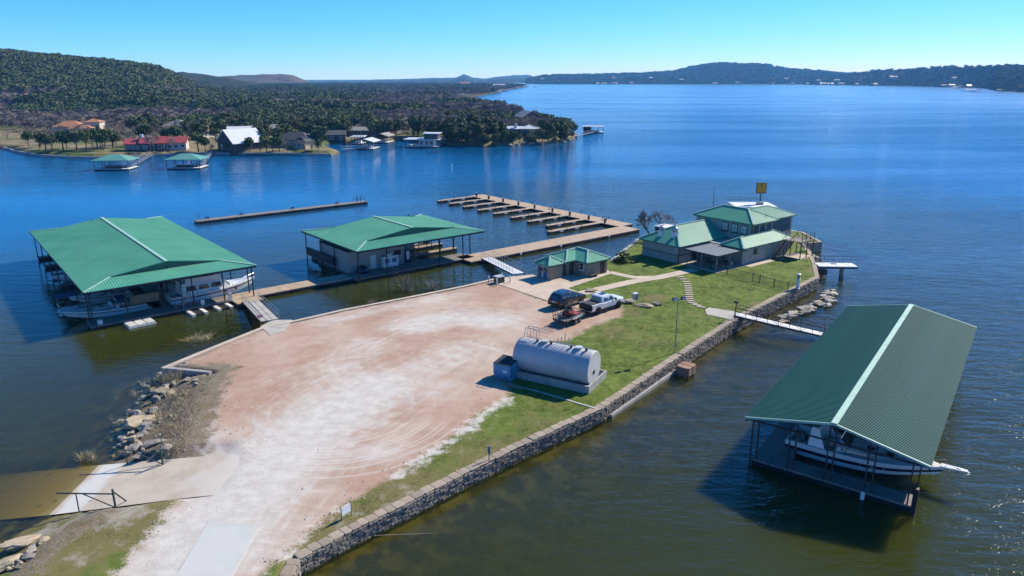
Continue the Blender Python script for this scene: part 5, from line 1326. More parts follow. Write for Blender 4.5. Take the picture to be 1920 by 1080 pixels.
# lawn fence
fc = thing('lawn_fence', 'low dark picket rail fence running from the patio across the lawn', 'fence', GL(1302, 498)); fo_ = fc.location.copy()
fpts = [GL(1302, 498), GL(1332, 506), GL(1363, 514), GL(1411, 527), GL(1424, 530.5), GL(1451, 538), GL(1477, 545)]
for i, p in enumerate(fpts):
    q = p - fo_; MB().bar((q.x, q.y, q.z - .05), (q.x, q.y, q.z + 1.15), .09).build('post', 'trim_dark', fc)
for a, b in zip(fpts[:-1], fpts[1:]):
    a, b = a - fo_, b - fo_
    for z in (.12, 1.02): MB().bar((a.x, a.y, a.z + z), (b.x, b.y, b.z + z), .05).build('rail', 'trim_dark', fc)
    n = int((b - a).length / .16); pk = MB()
    for k in range(1, n): c = a.lerp(b, k / n); pk.bar((c.x, c.y, c.z + .12), (c.x, c.y, c.z + 1.02), .024)
    pk.build('pickets', 'trim_dark', fc)['kind'] = 'stuff'
pl_ = thing('marker_pillar', 'white cylindrical pillar with dark cap slots at the corner of the lawn', 'pillar', GL(1495, 541))
MB().lathe([(.30, 0), (.30, .08), (.24, .1), (.24, 1.25), (.27, 1.27), (.27, 1.35)], 14).build('shaft', 'white', pl_); 
for k in range(4): a = k * math.pi / 2 + .4; MB().bx(math.cos(a) * .2 - .035, math.cos(a) * .2 + .035, math.sin(a) * .2 - .035, math.sin(a) * .2 + .035, 1.35, 1.85).build('lantern_bar', 'white', pl_)
MB().lathe([(.14, 1.35), (.14, 1.85)], 10).build('lantern', 'glass', pl_); MB().lathe([(.28, 1.85), (.28, 1.95), (.1, 2.05)], 14).build('cap', 'white', pl_)
ub = thing('utility_pedestal', 'small white utility pedestal standing among the lawn boulders', 'utility box', GL(1191, 563), HA)
MB().bx(-.28, .28, -.22, .22, 0, .85).build('cabinet', 'meter', ub, bevel=.02); MB().bx(-.31, .31, -.25, .25, .85, .93).build('lid', 'white', ub); MB().bx(-.2, .2, -.24, -.222, .2, .75).build('door', 'steel_grey', ub)
# timber crib at the wall
tc = thing('timber_crib', 'brown heavy timber crib hanging over the water at the stone wall', 'crib', GL(1268, 676), R(47))
tc.location.z = 0
for k in range(2):
    for j in range(3): MB().bx(-.1 + k * .75, .56 + k * .75, -1.5, -.1, .05 + j * .3, .32 + j * .3).build('beam', 'timber', tc, bevel=.03)
for x in (-.2, 1.32): MB().bx(x - .1, x + .1, -1.35, -.3, -.5, .95).build('end_post', 'timber', tc)
# signs
def sheet_sign(label, loc, rz, w, h, z0, m='sign_white'):
    t0 = thing('notice_sign', label, 'sign', loc, rz)
    for x in (-w / 2 - .03, w / 2 + .03): MB().tube((x, 0, -.1), (x, 0, z0 + h + .12), .025, n=5).build('post', 'steel_dark', t0)
    MB().bx(-w / 2, w / 2, -.02, .02, z0, z0 + h).build('panel', m, t0); return t0
sheet_sign('white blank backed sheet sign on two posts in the grass strip', GL(650, 972), R(55), .75, .6, .35)
bs = thing('marker_post', 'slim dark blue marker post standing in the grass by the stone wall', 'post', GL(917, 863), R(30))
MB().tube((0, 0, -.1), (0, 0, 1.1), .035, n=6).build('post', 'steel_dark', bs); MB().bx(-.07, .07, -.05, .05, .55, 1.12).build('plate', 'shop_blue', bs)
bk_ = GL(303, 832); bk_.z = H1(bk_.x, bk_.y)
sheet_sign('tilted white sheet sign beside the bank end of the pipe gate', bk_, R(-60), .6, .8, .25)
pb = thing('notice_sign', 'small pink notice on a short post at the shore end of the gangway', 'sign', GL(489, 607), R(25))
MB().tube((0, 0, -.1), (0, 0, .75), .03, n=6).build('post', 'steel_grey', pb); MB().bx(-.28, .28, -.02, .02, .72, 1.05).build('panel', 'pink', pb)
MB().bx(-.22, .22, -.026, -.021, .92, .98).build('print_line', 'sign_white', pb); MB().bx(-.18, .18, -.026, -.021, .8, .85).build('print_line', 'sign_white', pb)
# pipe gates at the ramp
def pipe_gate(label, a, b, h):
    a = Vector((a.x, a.y, H1(a.x, a.y))); b = Vector((b.x, b.y, H1(b.x, b.y)))
    d = a - b; L = math.hypot(d.x, d.y); t0 = thing('pipe_gate', label, 'gate', b, math.atan2(d.y, d.x))
    MB().tube((0, 0, -.2), (0, 0, h + .35), .07, n=8).build('hinge_post', 'gate_green', t0); MB().tube((-.1, -1.1, -.1), (0, 0, h + .2), .05, n=6).build('stay', 'gate_green', t0)
    MB().tube((0, 0, h), (L, 0, h), .05, n=8).build('top_rail', 'gate_green', t0); MB().tube((.05, 0, .15), (L * .55, 0, h), .04, n=6).build('diagonal', 'gate_green', t0)
    MB().tube((L * .66, 0, -.25), (L * .66, 0, h), .04, n=6).build('drop_leg', 'gate_green', t0); return t0
pipe_gate('dark green pipe gate standing open on the grassy side of the boat ramp', G(112, 955, .5), G(216, 948, .85), 1.15)
pipe_gate('dark pipe gate standing open on the rocky side of the boat ramp', G(205, 868, .2), G(304, 862, .95), 1.0)
# fishing pier
pa, pb2 = GL(1534, 497), GL(1606, 497)
d_ = Vector((pb2.x - pa.x, pb2.y - pa.y, 0)); d_.normalize()
pr = thing('fishing_pier', 'short white decked fishing pier with thin rail jutting from the point', 'pier', Vector((pa.x, pa.y, 1.6)), math.atan2(d_.y, d_.x) - R(3))
for k in range(4): MB().bx(-.2 + k * 1.38, -.2 + k * 1.38 + 1.35, -1.0, 1.2, -.05, .08).build('deck_panel', 'white', pr)
MB().bx(-.2, 5.3, -1.05, 1.25, -.26, -.052).build('frame', 'steel_dark', pr); MB().bx(3.3, 3.7, -.3, .3, -3.2, -.26).build('pile', 'concrete_grey', pr)
r_ = MB()
for k in range(5): r_.tube((-.1 + k * 1.33, 1.18, .05), (-.1 + k * 1.33, 1.18, 1.1), .022, n=5)
r_.tube((-.1, 1.18, 1.1), (5.25, 1.18, 1.1), .022, n=5); r_.tube((5.25, 1.18, 1.1), (5.25, -.95, 1.1), .022, n=5); r_.tube((5.25, -.95, .05), (5.25, -.95, 1.1), .022, n=5); r_.tube((-.1, 1.18, .6), (5.25, 1.18, .6), .018, n=5)
r_.build('railing', 'steel_dark', pr); MB().bx(2.0, 2.8, .3, .7, .08, .16).build('bait_board', 'steel_grey', pr)
# cable from wall, hose on lawn
w0, w1 = GL(700, 995), G(850, 990, .02)
cb = MB(); cb.path([Vector((0, 0, 0)), Vector((w1.x - w0.x, w1.y - w0.y, -w0.z + .06))], .013); o = cb.build('mooring_rope', 'canvas_tan'); o.location = (w0.x, w0.y, w0.z - .35); tag(o, 'pale rope slanting from the stone wall into the water', 'rope')

# ================================================================== ROCKS
def rock_mesh(seed, m, flat_=.5, sub=3):
    r = random.Random(seed); bm = bmesh.new(); bmesh.ops.create_icosphere(bm, subdivisions=sub, radius=.5)
    off = Vector((r.uniform(0, 50), r.uniform(0, 50), r.uniform(0, 50)))
    cuts = [Vector((r.uniform(-1, 1), r.uniform(-1, 1), r.uniform(-.6, 1))).normalized() for _ in range(11)]
    for v in bm.verts:
        for c_ in cuts:
            e = v.co.dot(c_) - .27
            if e > 0: v.co -= c_ * e * .97
        v.co *= 1 + .16 * mnoise.noise(v.co * 2.2 + off) + .16 * mnoise.noise(v.co * 7 + off)
        v.co.z *= flat_ * 1.6
    me = bpy.data.meshes.new('rock'); bm.to_mesh(me); bm.free(); me.materials.append(MT[m]); return me
RK = [rock_mesh(i, 'boulder', .38 + .1 * (i % 3)) for i in range(5)]; RG = [rock_mesh(20 + i, 'boulder_grey', .4 + .1 * (i % 3)) for i in range(6)]
def rock(name, label, u, v, s, kind='y', group=None, rz=None, z=None, sink=.25, i=[0]):
    i[0] += 1; c = GL(u, v); zz = H1(c.x, c.y) if z is None else z
    if z is None:
        for _ in range(3): c = G(u, v, zz); zz = H1(c.x, c.y)
    me = (RK if kind == 'y' else RG)[i[0] % 5]
    o = put(name, me, None, (c.x, c.y, zz + s[2] * (.5 - sink)), (rs.uniform(-.12, .12), rs.uniform(-.12, .12), rs.uniform(0, 6) if rz is None else rz), scale=s)
    return tag(o, label, 'rock', group)
rock('limestone_slab', 'biggest pale yellow limestone slab on the rocky bank above the ramp', 253, 803, (3.4, 2.2, 1.5), 'y', rz=R(42))
rock('limestone_slab', 'flat tan limestone slab high on the rocky bank below the short concrete wall', 298, 738, (2.4, 1.6, .9), 'y', rz=R(10))
rock('limestone_slab', 'long tilted grey slab between the yellow slab and the pipe gate', 285, 835, (2.8, 1.2, .8), 'g', rz=R(35))
rock('limestone_slab', 'long pale limestone ledge at the grassy shore below the ramp', 45, 1022, (3.4, 1.5, .9), 'y', rz=R(45))
rock('limestone_slab', 'tan limestone ledge at the shore where the grass meets deep water', 12, 1062, (2.6, 1.6, 1.0), 'y', rz=R(50))
rb2 = random.Random(9)
for k in range(150):
    t_ = rb2.random(); ex = [(318, 705), (275, 742), (248, 780), (232, 812), (225, 850)]; seg = t_ * (len(ex) - 1); a = int(seg); f = seg - a
    u = ex[a][0] + (ex[min(a + 1, 4)][0] - ex[a][0]) * f + rb2.gauss(12, 24); v = ex[a][1] + (ex[min(a + 1, 4)][1] - ex[a][1]) * f + rb2.gauss(0, 9)
    s = .25 + 1.0 * rb2.random() ** 2.2
    rock('rock', 'broken grey rock tumbled on the bank between the short wall and the ramp', u, v, (s * 1.3, s, s * .8), 'g' if rb2.random() < .7 else 'y', 'rocks on the bank beside the ramp')
for k in range(16):
    u, v = rb2.uniform(-5, 85), 0; v = 1075 - (u * .72) + rb2.gauss(4, 9); s = rb2.uniform(.3, .8)
    rock('rock', 'small pale rock along the grassy shore below the ramp', u, v, (s * 1.5, s, s * .7), 'y' if rb2.random() < .5 else 'g', 'rocks on the grassy shore')
for k in range(110):
    t_ = rb2.random(); u = 1462 + 96 * t_ + rb2.gauss(4, 8); v = 577 - 42 * t_ + rb2.gauss(0, 6); s = .35 + 1.5 * rb2.random() ** 1.7
    c = G(u, v, .1)
    if inside(np.array([[c.x]]), np.array([[c.y]]), LAND)[0, 0] or seg_dist(np.array([[c.x]]), np.array([[c.y]]), WALLED, False)[0, 0] < .35: continue
    rock('shore_rock', 'pale flat limestone rock at the waterline between wall corner and gangway', u, v, (s * 1.7, s * .9, s * .5), 'y' if rb2.random() < .3 else 'g', 'limestone shelf rocks below the wall', R(38) + rb2.uniform(-.3, .3), .14, .35)
for k in range(16):
    t_ = rb2.random(); u = 1512 + 34 * t_ + rb2.gauss(0, 4); v = 452 + 48 * t_; s = rb2.uniform(.8, 1.9); c = G(u, v, .4)
    if seg_dist(np.array([[c.x]]), np.array([[c.y]]), WALLED, False)[0, 0] < .4: continue
    rock('shore_rock', 'grey boulder on the shore between the fishing pier and the clubhouse stairs', u, v, (s * 1.4, s, s * .8), 'g', 'boulders beside the fishing pier', None, .25, .3)
for (u, v, s, lb) in ((1106, 547, (2.2, 1.1, .6), 'flat brown boulder on the lawn behind the pickup'), (1178, 568, (2.6, 1.5, .9), 'large flat boulder beside the utility pedestal'), (1207, 574, (2.9, 1.4, .8), 'widest flat boulder of the lawn row'), (1233, 572, (2.1, 1.2, .7), 'smallest flat boulder at the end of the lawn row')):
    rock('lawn_boulder', lb, u, v, s, 'y', None, R(-15))

# ================================================================== FAR SHORE: TERRAIN
def yat(v, z=0.0): return G(960, v, z).y
SHORE_PX = [(-260, 268), (-60, 276), (8, 280), (30, 287), (75, 294), (140, 298), (220, 299), (290, 294), (330, 292), (395, 290), (450, 291), (545, 291), (622, 293), (640, 288), (618, 279), (606, 272), (640, 267), (700, 268), (735, 266), (765, 263), (800, 268), (850, 274), (920, 275), (990, 270), (1050, 265), (1080, 261), (1084, 254), (1068, 246), (1040, 238), (1000, 226), (960, 215), (915, 205), (880, 198), (852, 191), (848, 186), (880, 183.5), (905, 179), (935, 174), (955, 168), (985, 163), (1000, 160.2)]
FSH = [G(u, v, 0) for u, v in SHORE_PX] + [Vector((60, 5200, 0)), Vector((-3200, 5200, 0)), Vector((-1500, 420, 0))]
HILL_A = [(-420, 104, 700), (-200, 99, 780), (0, 96, 830), (60, 96, 835), (120, 101, 845), (200, 109, 860), (300, 118, 880), (350, 126, 900), (385, 142, 930), (410, 156, 950), (440, 164, 960), (520, 168, 970), (760, 172, 1000)]
hu = np.array([h[0] for h in HILL_A], float); hz = np.array([28 + (146 - h[1]) / 1350 * h[2] * 1.04 - 5.5 for h in HILL_A]); hd = np.array([h[2] for h in HILL_A], float)
def far_height(X, Y):
    sd = sdist(X, Y, FSH)
    u = 960 + 1350 * X / np.maximum(Y, 1) * .96
    base = np.where(sd > 0, np.minimum(1.6, .35 + sd * .55) + .009 * np.clip(sd, 0, 320), -1.5 + np.clip(sd, -8, 0) * .2)
    ptip = np.exp(-(((X - 8) / 26) ** 2 + ((Y - 352) / 26) ** 2)); base = base + np.where(sd > 1, 2.2 * ptip, 0)
    rz_ = np.interp(u, hu, hz); rd_i = np.interp(u, hu, hd)
    t_ = (Y - 440) / (rd_i - 440)
    hill = (rz_ - 7) * sm(t_, .02, 1.02) * np.where(t_ > 1, np.clip(1 - (t_ - 1) * .35, .55, 1), 1)
    hill = np.maximum(hill, 0) * (rz_ > 9) * sm(sd, 5, 60)
    return base + hill
ys = 245 * 1.0145 ** np.arange(0, 168); xs_ = np.linspace(-1.02, .16, 230)
YY, UU = np.meshgrid(ys, xs_, indexing='ij'); XX = UU * YY
ZZ = far_height(XX, YY)
fm_ = mesh_from_grid('far_shore', XX, YY, ZZ, len(xs_), len(ys))
add_attr(fm_, 'sd', sdist(XX, YY, FSH))
m, t, b = nt('far_ground'); g = N(t); pos = g.coord('Position')
n1 = g.noise(pos, .035, 5, .6); n2 = g.noise(pos, .25, 4, .6); n3 = g.noise(pos, 1.2, 3, .6)
c = g.mix(g.rng(n2, .35, .65), (.20, .16, .09), (.32, .255, .15))
c = g.mix(g.rng(n1, .47, .58), c, g.mix(g.rng(n2, .3, .7), (.075, .115, .028), (.13, .165, .05)))
c = g.mix(g.math('MULTIPLY', g.rng(g.attr('sd'), 60, 130), .85), c, g.mix(n2, (.040, .048, .018), (.075, .078, .035)))
c = g.mix(g.math('MULTIPLY', g.rng(n3, .4, .7), .3), c, (.14, .11, .07))
c = g.mix(g.rng(g.attr('sd'), 1.2, .2), c, (.10, .085, .065))
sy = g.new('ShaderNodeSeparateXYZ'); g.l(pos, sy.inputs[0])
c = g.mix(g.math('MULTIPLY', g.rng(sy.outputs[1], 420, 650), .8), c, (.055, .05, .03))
g.l(c, b.inputs['Base Color']); b.inputs['Roughness'].default_value = .95; b.inputs['Specular IOR Level'].default_value = .1
fm_.materials.append(MT['far_ground']); fm_.polygons.foreach_set('use_smooth', [True] * len(fm_.polygons))
struct(put('far_shore', fm_))
def FH(x, y): return float(far_height(np.array([[x]]), np.array([[y]]))[0, 0])
def FG(u, v):
    z = 2.0
    for _ in range(12): p = G(u, v, z); z = .5 * z + .5 * max(0, FH(p.x, p.y))
    return G(u, v, z)

def hill_mat(name, a, b_, c_):
    m, t, b = nt(name); g = N(t); pos = g.coord('Position')
    k = g.mix(g.rng(g.noise(pos, .05, 6, .7), .35, .65), a, b_); k = g.mix(g.rng(g.noise(pos, .012, 4, .6), .5, .68), k, c_)
    g.l(k, b.inputs['Base Color']); b.inputs['Roughness'].default_value = 1; b.inputs['Specular IOR Level'].default_value = 0
    g.l(g.bump(g.noise(pos, .10, 4, .7), 1.0, 6.0), b.inputs['Normal'])
hill_mat('hill_scrub', (.022, .032, .014), (.055, .062, .032), (.085, .075, .05))
hill_mat('hill_bare', (.095, .08, .062), (.17, .145, .115), (.05, .055, .032))
def ridge(name, pts, back, m, lump=3.0, step=6):
    """pts: (column, skyline row, ridge distance, foot row or None, foot distance)"""
    us = np.arange(pts[0][0], pts[-1][0] + .1, step); P_ = np.array([[p[0], p[1], p[2], p[3]] for p in pts], float)
    sk = np.interp(us, P_[:, 0], P_[:, 1]); rd = np.interp(us, P_[:, 0], P_[:, 2]); ft = np.interp(us, P_[:, 0], P_[:, 3])
    rows = 14; vs, fs = [], []
    for i, u in enumerate(us):
        zr = CZ + (HROW - sk[i]) / 1350 * rd[i] * 1.04 - lump
        for j in range(rows + 3):
            if j <= rows:
                t_ = j / rows; y = ft[i] + (rd[i] - ft[i]) * t_; z = -1 + (zr + 1) * (3 * t_ ** 2 - 2 * t_ ** 3) ** .8 if t_ > 0 else -1.5
            else: y = rd[i] + (j - rows) * back; z = max(0, zr) * (1 - .4 * (j - rows))
            x = (u - 960) / 1350 * y * 1.04
            z += (lump * mnoise.noise(Vector((x, y, 0)) * .018) + lump * .5 * mnoise.noise(Vector((x, y, 7)) * .05)) * (1 if 0 < j <= rows + 1 else 0) * min(1, j / 3)
            vs.append((x, y, z))
    n = rows + 3
    for i in range(len(us) - 1):
        for j in range(n - 1): k = i * n + j; fs.append((k, k + n, k + n + 1, k + 1))
    o = MB().add(vs, fs).build(name, m, smooth=True); struct(o); return vs, n
ridge('hill', [(340, 138, 1900, 1150), (390, 133.5, 1900, 1150), (430, 138, 1900, 1150), (470, 143, 1900, 1200), (510, 151, 1950, 1250), (560, 160, 2000, 1300)], 300, 'hill_scrub', 4)
ridge('hill', [(420, 146, 3000, 2000), (470, 141, 3000, 2000), (520, 138.5, 3000, 2000), (575, 138.5, 3000, 2000), (592, 144, 3000, 2000), (612, 152, 3000, 2050), (680, 153, 3000, 2200), (720, 157, 3000, 2300)], 400, 'hill_bare', 4)
ridge('hill', [(500, 149, 8200, 2650), (620, 149, 8200, 2650), (700, 148.5, 8200, 2650), (760, 147.5, 8200, 2650), (820, 145.5, 8200, 2650), (862, 145, 8200, 2650), (871, 141.5, 8200, 2650), (877, 139, 8200, 2650), (884, 141.5, 8200, 2650), (894, 145, 8200, 2650), (915, 146.5, 8200, 2650), (930, 144, 8200, 2650), (960, 141, 8200, 4200), (990, 140.5, 8200, 4200), (1004, 145, 8200, 4200), (1030, 146, 8200, 4200)], 900, 'hill_scrub', 5, 3)
hE, nE = ridge('hill', [(985, 147, 4400, 3500), (1005, 143, 4400, 3500), (1020, 141, 4400, 3400), (1100, 139.5, 4400, 3400), (1200, 137, 4400, 3400), (1240, 133, 4400, 3380), (1275, 126, 4400, 3380), (1300, 122, 4400, 3380), (1330, 120.5, 4400, 3380), (1362, 122, 4400, 3380), (1400, 123.5, 4400, 3350), (1420, 128, 4400, 3350), (1460, 132, 4300, 3300), (1520, 135.5, 4200, 3250), (1550, 141, 4200, 3250)], 600, 'hill_scrub', 6, 4)
ridge('hill', [(1500, 138, 9500, 7000), (1540, 136, 9500, 7000), (1640, 135, 9500, 7000)], 900, 'hill_scrub', 4, 8)
hF, nF = ridge('hill', [(1470, 146, 3500, 3100), (1520, 140, 3500, 3000), (1560, 136, 3400, 2900), (1600, 132, 3200, 2750), (1650, 130, 3000, 2600), (1700, 127, 2800, 2400), (1750, 127, 2600, 2250), (1785, 126, 2400, 2050), (1800, 125, 2300, 1650), (1850, 124, 2200, 1430), (1900, 123, 2100, 1360), (1960, 123, 2000, 1300), (2200, 121, 1900, 1150), (2600, 118, 1700, 1000)], 500, 'hill_scrub', 5, 4)

# ================================================================== TREES
mat('leaf_oak', (.080, .106, .028), .8, 0, .25, .7, rnd=.28, spec=.2); mat('leaf_cedar', (.064, .098, .024), .8, 0, .25, .7, rnd=.30, spec=.2)
mat('leaf_olive', (.11, .12, .045), .8, 0, .30, .7, rnd=.35, spec=.2); mat('twig_crown', (.27, .225, .185), .9, 0, .20, .5, rnd=.30, spec=.1); mat('bark', (.085, .068, .055), .95, 0, .2, 2)
def crown_mesh(seed, n, lsize, m, blobs=7, rx=3.2, rz=2.4, zc=4.2):
    r = random.Random(seed); bl = []
    for k in range(blobs):
        a = r.uniform(0, 6.28); d = r.uniform(.15, .62) * rx if k else 0
        bl.append((math.cos(a) * d, math.sin(a) * d, zc + r.uniform(-.35, .55) * rz, r.uniform(.38, .62) * rx, r.uniform(.42, .62) * rz))
    mb = MB()
    for k in range(n):
        bx_, by_, bz_, br_, bh_ = bl[k % blobs]
        d = Vector((r.gauss(0, 1), r.gauss(0, 1), r.gauss(0, 1) + .25)).normalized(); q = r.uniform(.62, 1.06)
        p = Vector((bx_ + d.x * br_ * q, by_ + d.y * br_ * q, bz_ + d.z * bh_ * q))
        nn = (d + Vector((r.gauss(0, .55), r.gauss(0, .55), r.gauss(0, .55)))).normalized()
        x = nn.orthogonal().normalized(); y = nn.cross(x); a = r.uniform(0, 6.28); x, y = x * math.cos(a) + y * math.sin(a), y * math.cos(a) - x * math.sin(a)
        s = lsize * r.uniform(.6, 1.35)
        mb.add([p - x * s - y * s * .6, p + x * s - y * s * .45, p + x * s * .7 + y * s * .7, p - x * s * .6 + y * s * .55], [(0, 1, 2, 3)])
    return mb.mesh('crown', m)
def trunk_mesh(seed, h, r0, lean=.25, limbs=5, spread=2.0):
    r = random.Random(seed); mb = MB(); p = Vector((0, 0, -.3)); q = Vector((r.uniform(-lean, lean), r.uniform(-lean, lean), h * .5)); mb.tube(p, q, r0, r0 * .75, 6)
    for k in range(limbs):
        a = k * 6.28 / limbs + r.uniform(-.4, .4); e = q + Vector((math.cos(a) * spread * r.uniform(.6, 1), math.sin(a) * spread * r.uniform(.6, 1), h * r.uniform(.3, .6))); mb.tube(q, e, r0 * .55, r0 * .2, 5)
    return mb.mesh('trunk', 'bark')
def bare_meshes(seed, h=6.5, depth=4, twigs=5, w=.035):
    r = random.Random(seed); tr, tw = MB(), MB()
    def grow(p, d, L, rad, lv):
        q = p + d * L; (tr if lv < 2 else tw).tube(p, q, rad, rad * .66, 5 if lv < 2 else 3, caps=False)
        if lv >= depth:
            for _ in range(twigs):
                dd = (d + Vector((r.gauss(0, .7), r.gauss(0, .7), r.gauss(.1, .5)))).normalized(); s = p + (q - p) * r.uniform(.3, 1); e = s + dd * L * r.uniform(.7, 1.3); o = dd.orthogonal().normalized() * w
                tw.add([s - o, s + o, e], [(0, 1, 2)])
            return
        for k in range(3 if lv else 4):
            a = r.uniform(0, 6.28); x = d.orthogonal().normalized(); y = d.cross(x); ang = r.uniform(.35, .85)
            nd = (d * math.cos(ang) + (x * math.cos(a) + y * math.sin(a)) * math.sin(ang) + Vector((0, 0, .12))).normalized(); grow(q if k else p + d * L * .75, nd, L * r.uniform(.62, .85), rad * .6, lv + 1)
    grow(Vector((0, 0, -.3)), Vector((r.uniform(-.1, .1), r.uniform(-.1, .1), 1)).normalized(), h * .27, .17, 0)
    return tr.mesh('trunk', 'bark'), tw.mesh('crown', 'twig_crown')
OAKS = [(trunk_mesh(i, 4.6, .24), crown_mesh(i, 520, .34, m_, 8)) for i, m_ in enumerate(('leaf_oak', 'leaf_cedar', 'leaf_oak', 'leaf_olive'))]
BARES = [bare_meshes(30 + i) for i in range(4)]
def tree(kind, p, s, label, group, rz=None, name=None, i=[0]):
    i[0] += 1; tm, cm = (OAKS if kind == 'oak' else BARES)[i[0] % 4]
    t0 = thing(name or ('oak_tree' if kind == 'oak' else 'bare_tree'), label, 'tree', p, rs.uniform(0, 6.28) if rz is None else rz, group)
    k = s; t0.scale = (k, k, k * rs.uniform(.9, 1.12)); put('trunk', tm, t0); put('crown', cm, t0); return t0

# houses first, so that trees keep clear of them
mat('roof_tile', (.42, .20, .10), .85, 0, .15, .8); mat('roof_red', (.40, .07, .075), .6, 0, .12, .8); mat('roof_grey', (.30, .29, .27), .7, 0, .12, .6); mat('roof_shingle', (.07, .075, .08), .85, 0, .15, .8)
mat('roof_white', (.66, .68, .70), .4, 0, .06, .6); mat('roof_teal', (.12, .33, .27), .5, 0, .08, .6); mat('wall_cream', (.55, .50, .42), .85, 0, .08, .6); mat('wall_dark', (.075, .070, .068), .85, 0, .15, .8); mat('wall_brown', (.20, .14, .11), .85, 0, .12, .8); mat('wall_stone', (.36, .31, .25), .9, 0, .15, .6)
mat('wall_gold', (.60, .42, .16), .9, 0, .12, .6)
HOUSES = []
def box_house(root, x0, x1, y0, y1, h, rh, ridge_, wall, roof, hip=False, ov=.5, wins=3):
    MB().bx(x0, x1, y0, y1, -1.2, h).build('wall', wall, root)
    a, b_, c_, d_ = x0 - ov, x1 + ov, y0 - ov, y1 + ov; mb = MB()
    if ridge_ == 'x':
        mid = (c_ + d_) / 2; e = (d_ - c_) / 2 if hip else 0; A, B = (a + e, mid, h + rh), (b_ - e, mid, h + rh)
        mb.slab([(a, c_, h), (b_, c_, h), B, A], .15); mb.slab([(b_, d_, h), (a, d_, h), A, B], .15)
        if hip: mb.slab([(a, d_, h), (a, c_, h), A], .15); mb.slab([(b_, c_, h), (b_, d_, h), B], .15)
        else:
            for x in (x0, x1): MB().add([(x, y0, h), (x, y1, h), (x, mid, h + rh - .2)], [(0, 1, 2)]).build('gable', wall, root)
    else:
        mid = (a + b_) / 2; e = (b_ - a) / 2 if hip else 0; A, B = (mid, c_ + e, h + rh), (mid, d_ - e, h + rh)
        mb.slab([(a, d_, h), (a, c_, h), A, B], .15); mb.slab([(b_, c_, h), (b_, d_, h), B, A], .15)
        if hip: mb.slab([(a, c_, h), (b_, c_, h), A], .15); mb.slab([(b_, d_, h), (a, d_, h), B], .15)
        else:
            for y in (y0, y1): MB().add([(x0, y, h), (x1, y, h), (mid, y, h + rh - .2)], [(0, 1, 2)]).build('gable', wall, root)
    mb.build('roof', roof, root)
    for k in range(wins):
        xx = x0 + (x1 - x0) * (k + .5) / wins; w_ = MB().bx(xx - .7, xx + .7, y0 - .06, y0 - .003, h * .3, h * .78).build('window', 'white', root); MB().bx(xx - .58, xx + .58, y0 - .09, y0 - .062, h * .34, h * .74).build('pane', 'glass', w_)
def house(name, label, u, v, rz, masses):
    p = FG(u, v); p.z = FH(p.x, p.y); t0 = thing(name, label, 'house', p, R(rz)); HOUSES.append((p, max(max(abs(q) for q in m_[:4]) for m_ in masses) + 1.5))
    for m_ in masses: box_house(t0, *m_)
    return t0
house('tile_roof_house', 'sprawling house with orange tile roofs behind the row of lawn oaks', 148, 252, 12, [(-11, 2, 0, 9, 3.6, 2.6, 'x', 'wall_cream', 'roof_tile', True), (2.2, 9, 2, 10, 5.6, 1.6, 'x', 'wall_cream', 'roof_tile', True), (-3, 7, -4, 0, 3.0, 1.6, 'x', 'wall_cream', 'roof_tile', True)])
rh_ = house('red_roof_house', 'low house with bright red roofs and white gables facing the cove', 292, 283, 14, [(-10.5, -5, 0, 6.5, 2.7, 1.7, 'x', 'wall_dark', 'roof_red'), (-4.9, 3.2, -.8, 7, 2.9, 2.3, 'x', 'wall_dark', 'roof_red'), (3.4, 10.5, 1.5, 8, 2.8, 2.1, 'x', 'wall_cream', 'roof_red')])
MB().bx(-5.3, -4.3, 2.2, 3.2, 2.5, 6.0).build('chimney', 'white', rh_)
house('grey_roof_house', 'cream walled house with pale grey hip roof and dark garage', 327, 250, -8, [(-6, 6, 0, 10, 3.4, 2.8, 'x', 'wall_cream', 'roof_grey', True), (6.1, 12, 4, 11, 3.2, 2.0, 'y', 'wall_brown', 'roof_grey')])
house('stone_barn', 'tall dark stone barn house with steep white metal roof', 424, 283, -38, [(-5.5, 5.5, 0, 13, 3.4, 5.0, 'y', 'wall_dark', 'roof_white', False, .6, 2)])
house('metal_shed', 'pale blue-white metal shed behind the stone barn', 452, 262, 20, [(-5, 5, 0, 8, 4.0, 1.6, 'x', 'wall_cream', 'roof_white')])
house('dark_shingle_house', 'long low house with dark shingle roof in the trees beyond the barn', 548, 277, -14, [(-8, 7, 0, 9, 3.0, 2.8, 'x', 'wall_stone', 'roof_shingle', True), (3, 8, -4, 0, 2.8, 1.6, 'y', 'wall_stone', 'roof_shingle', True)])
house('cottage', 'small grey cottage half hidden by trees behind the dark shingle house', 516, 254, 5, [(-6, 6, 0, 8, 2.8, 2.2, 'x', 'wall_brown', 'roof_grey', True)])
house('lake_cabin', 'dark low cabin at the head of the sandy cove', 622, 263, 10, [(-6, 6, 0, 7, 2.8, 1.8, 'x', 'wall_dark', 'roof_shingle')])
house('lake_cabin', 'long brown low cabin under bare trees beyond the sandy cove', 674, 256, -4, [(-9, 9, 0, 7, 2.8, 1.5, 'x', 'wall_brown', 'roof_grey')])
ph = house('point_house', 'house with white angular metal roof and golden stone wall on the wooded point', 978, 255, -6, [(-10, 0, 2, 9, 3.0, 1.0, 'x', 'wall_dark', 'roof_white'), (-1.0, 7, 0, 9, 3.2, 1.6, 'x', 'wall_dark', 'roof_white', True)])
MB().bx(4.0, 11.0, -2.2, -1.8, -1.2, 2.6).build('terrace_wall', 'wall_gold', ph); MB().bx(-3.6, -2.4, 3, 4.2, 3.2, 5.2).build('chimney', 'roof_white', ph)
house('gable_house', 'tall brown gabled house rising behind the white roofed point house', 996, 238, 30, [(-5, 5, 0, 10, 5.5, 3.0, 'y', 'wall_brown', 'roof_grey')])
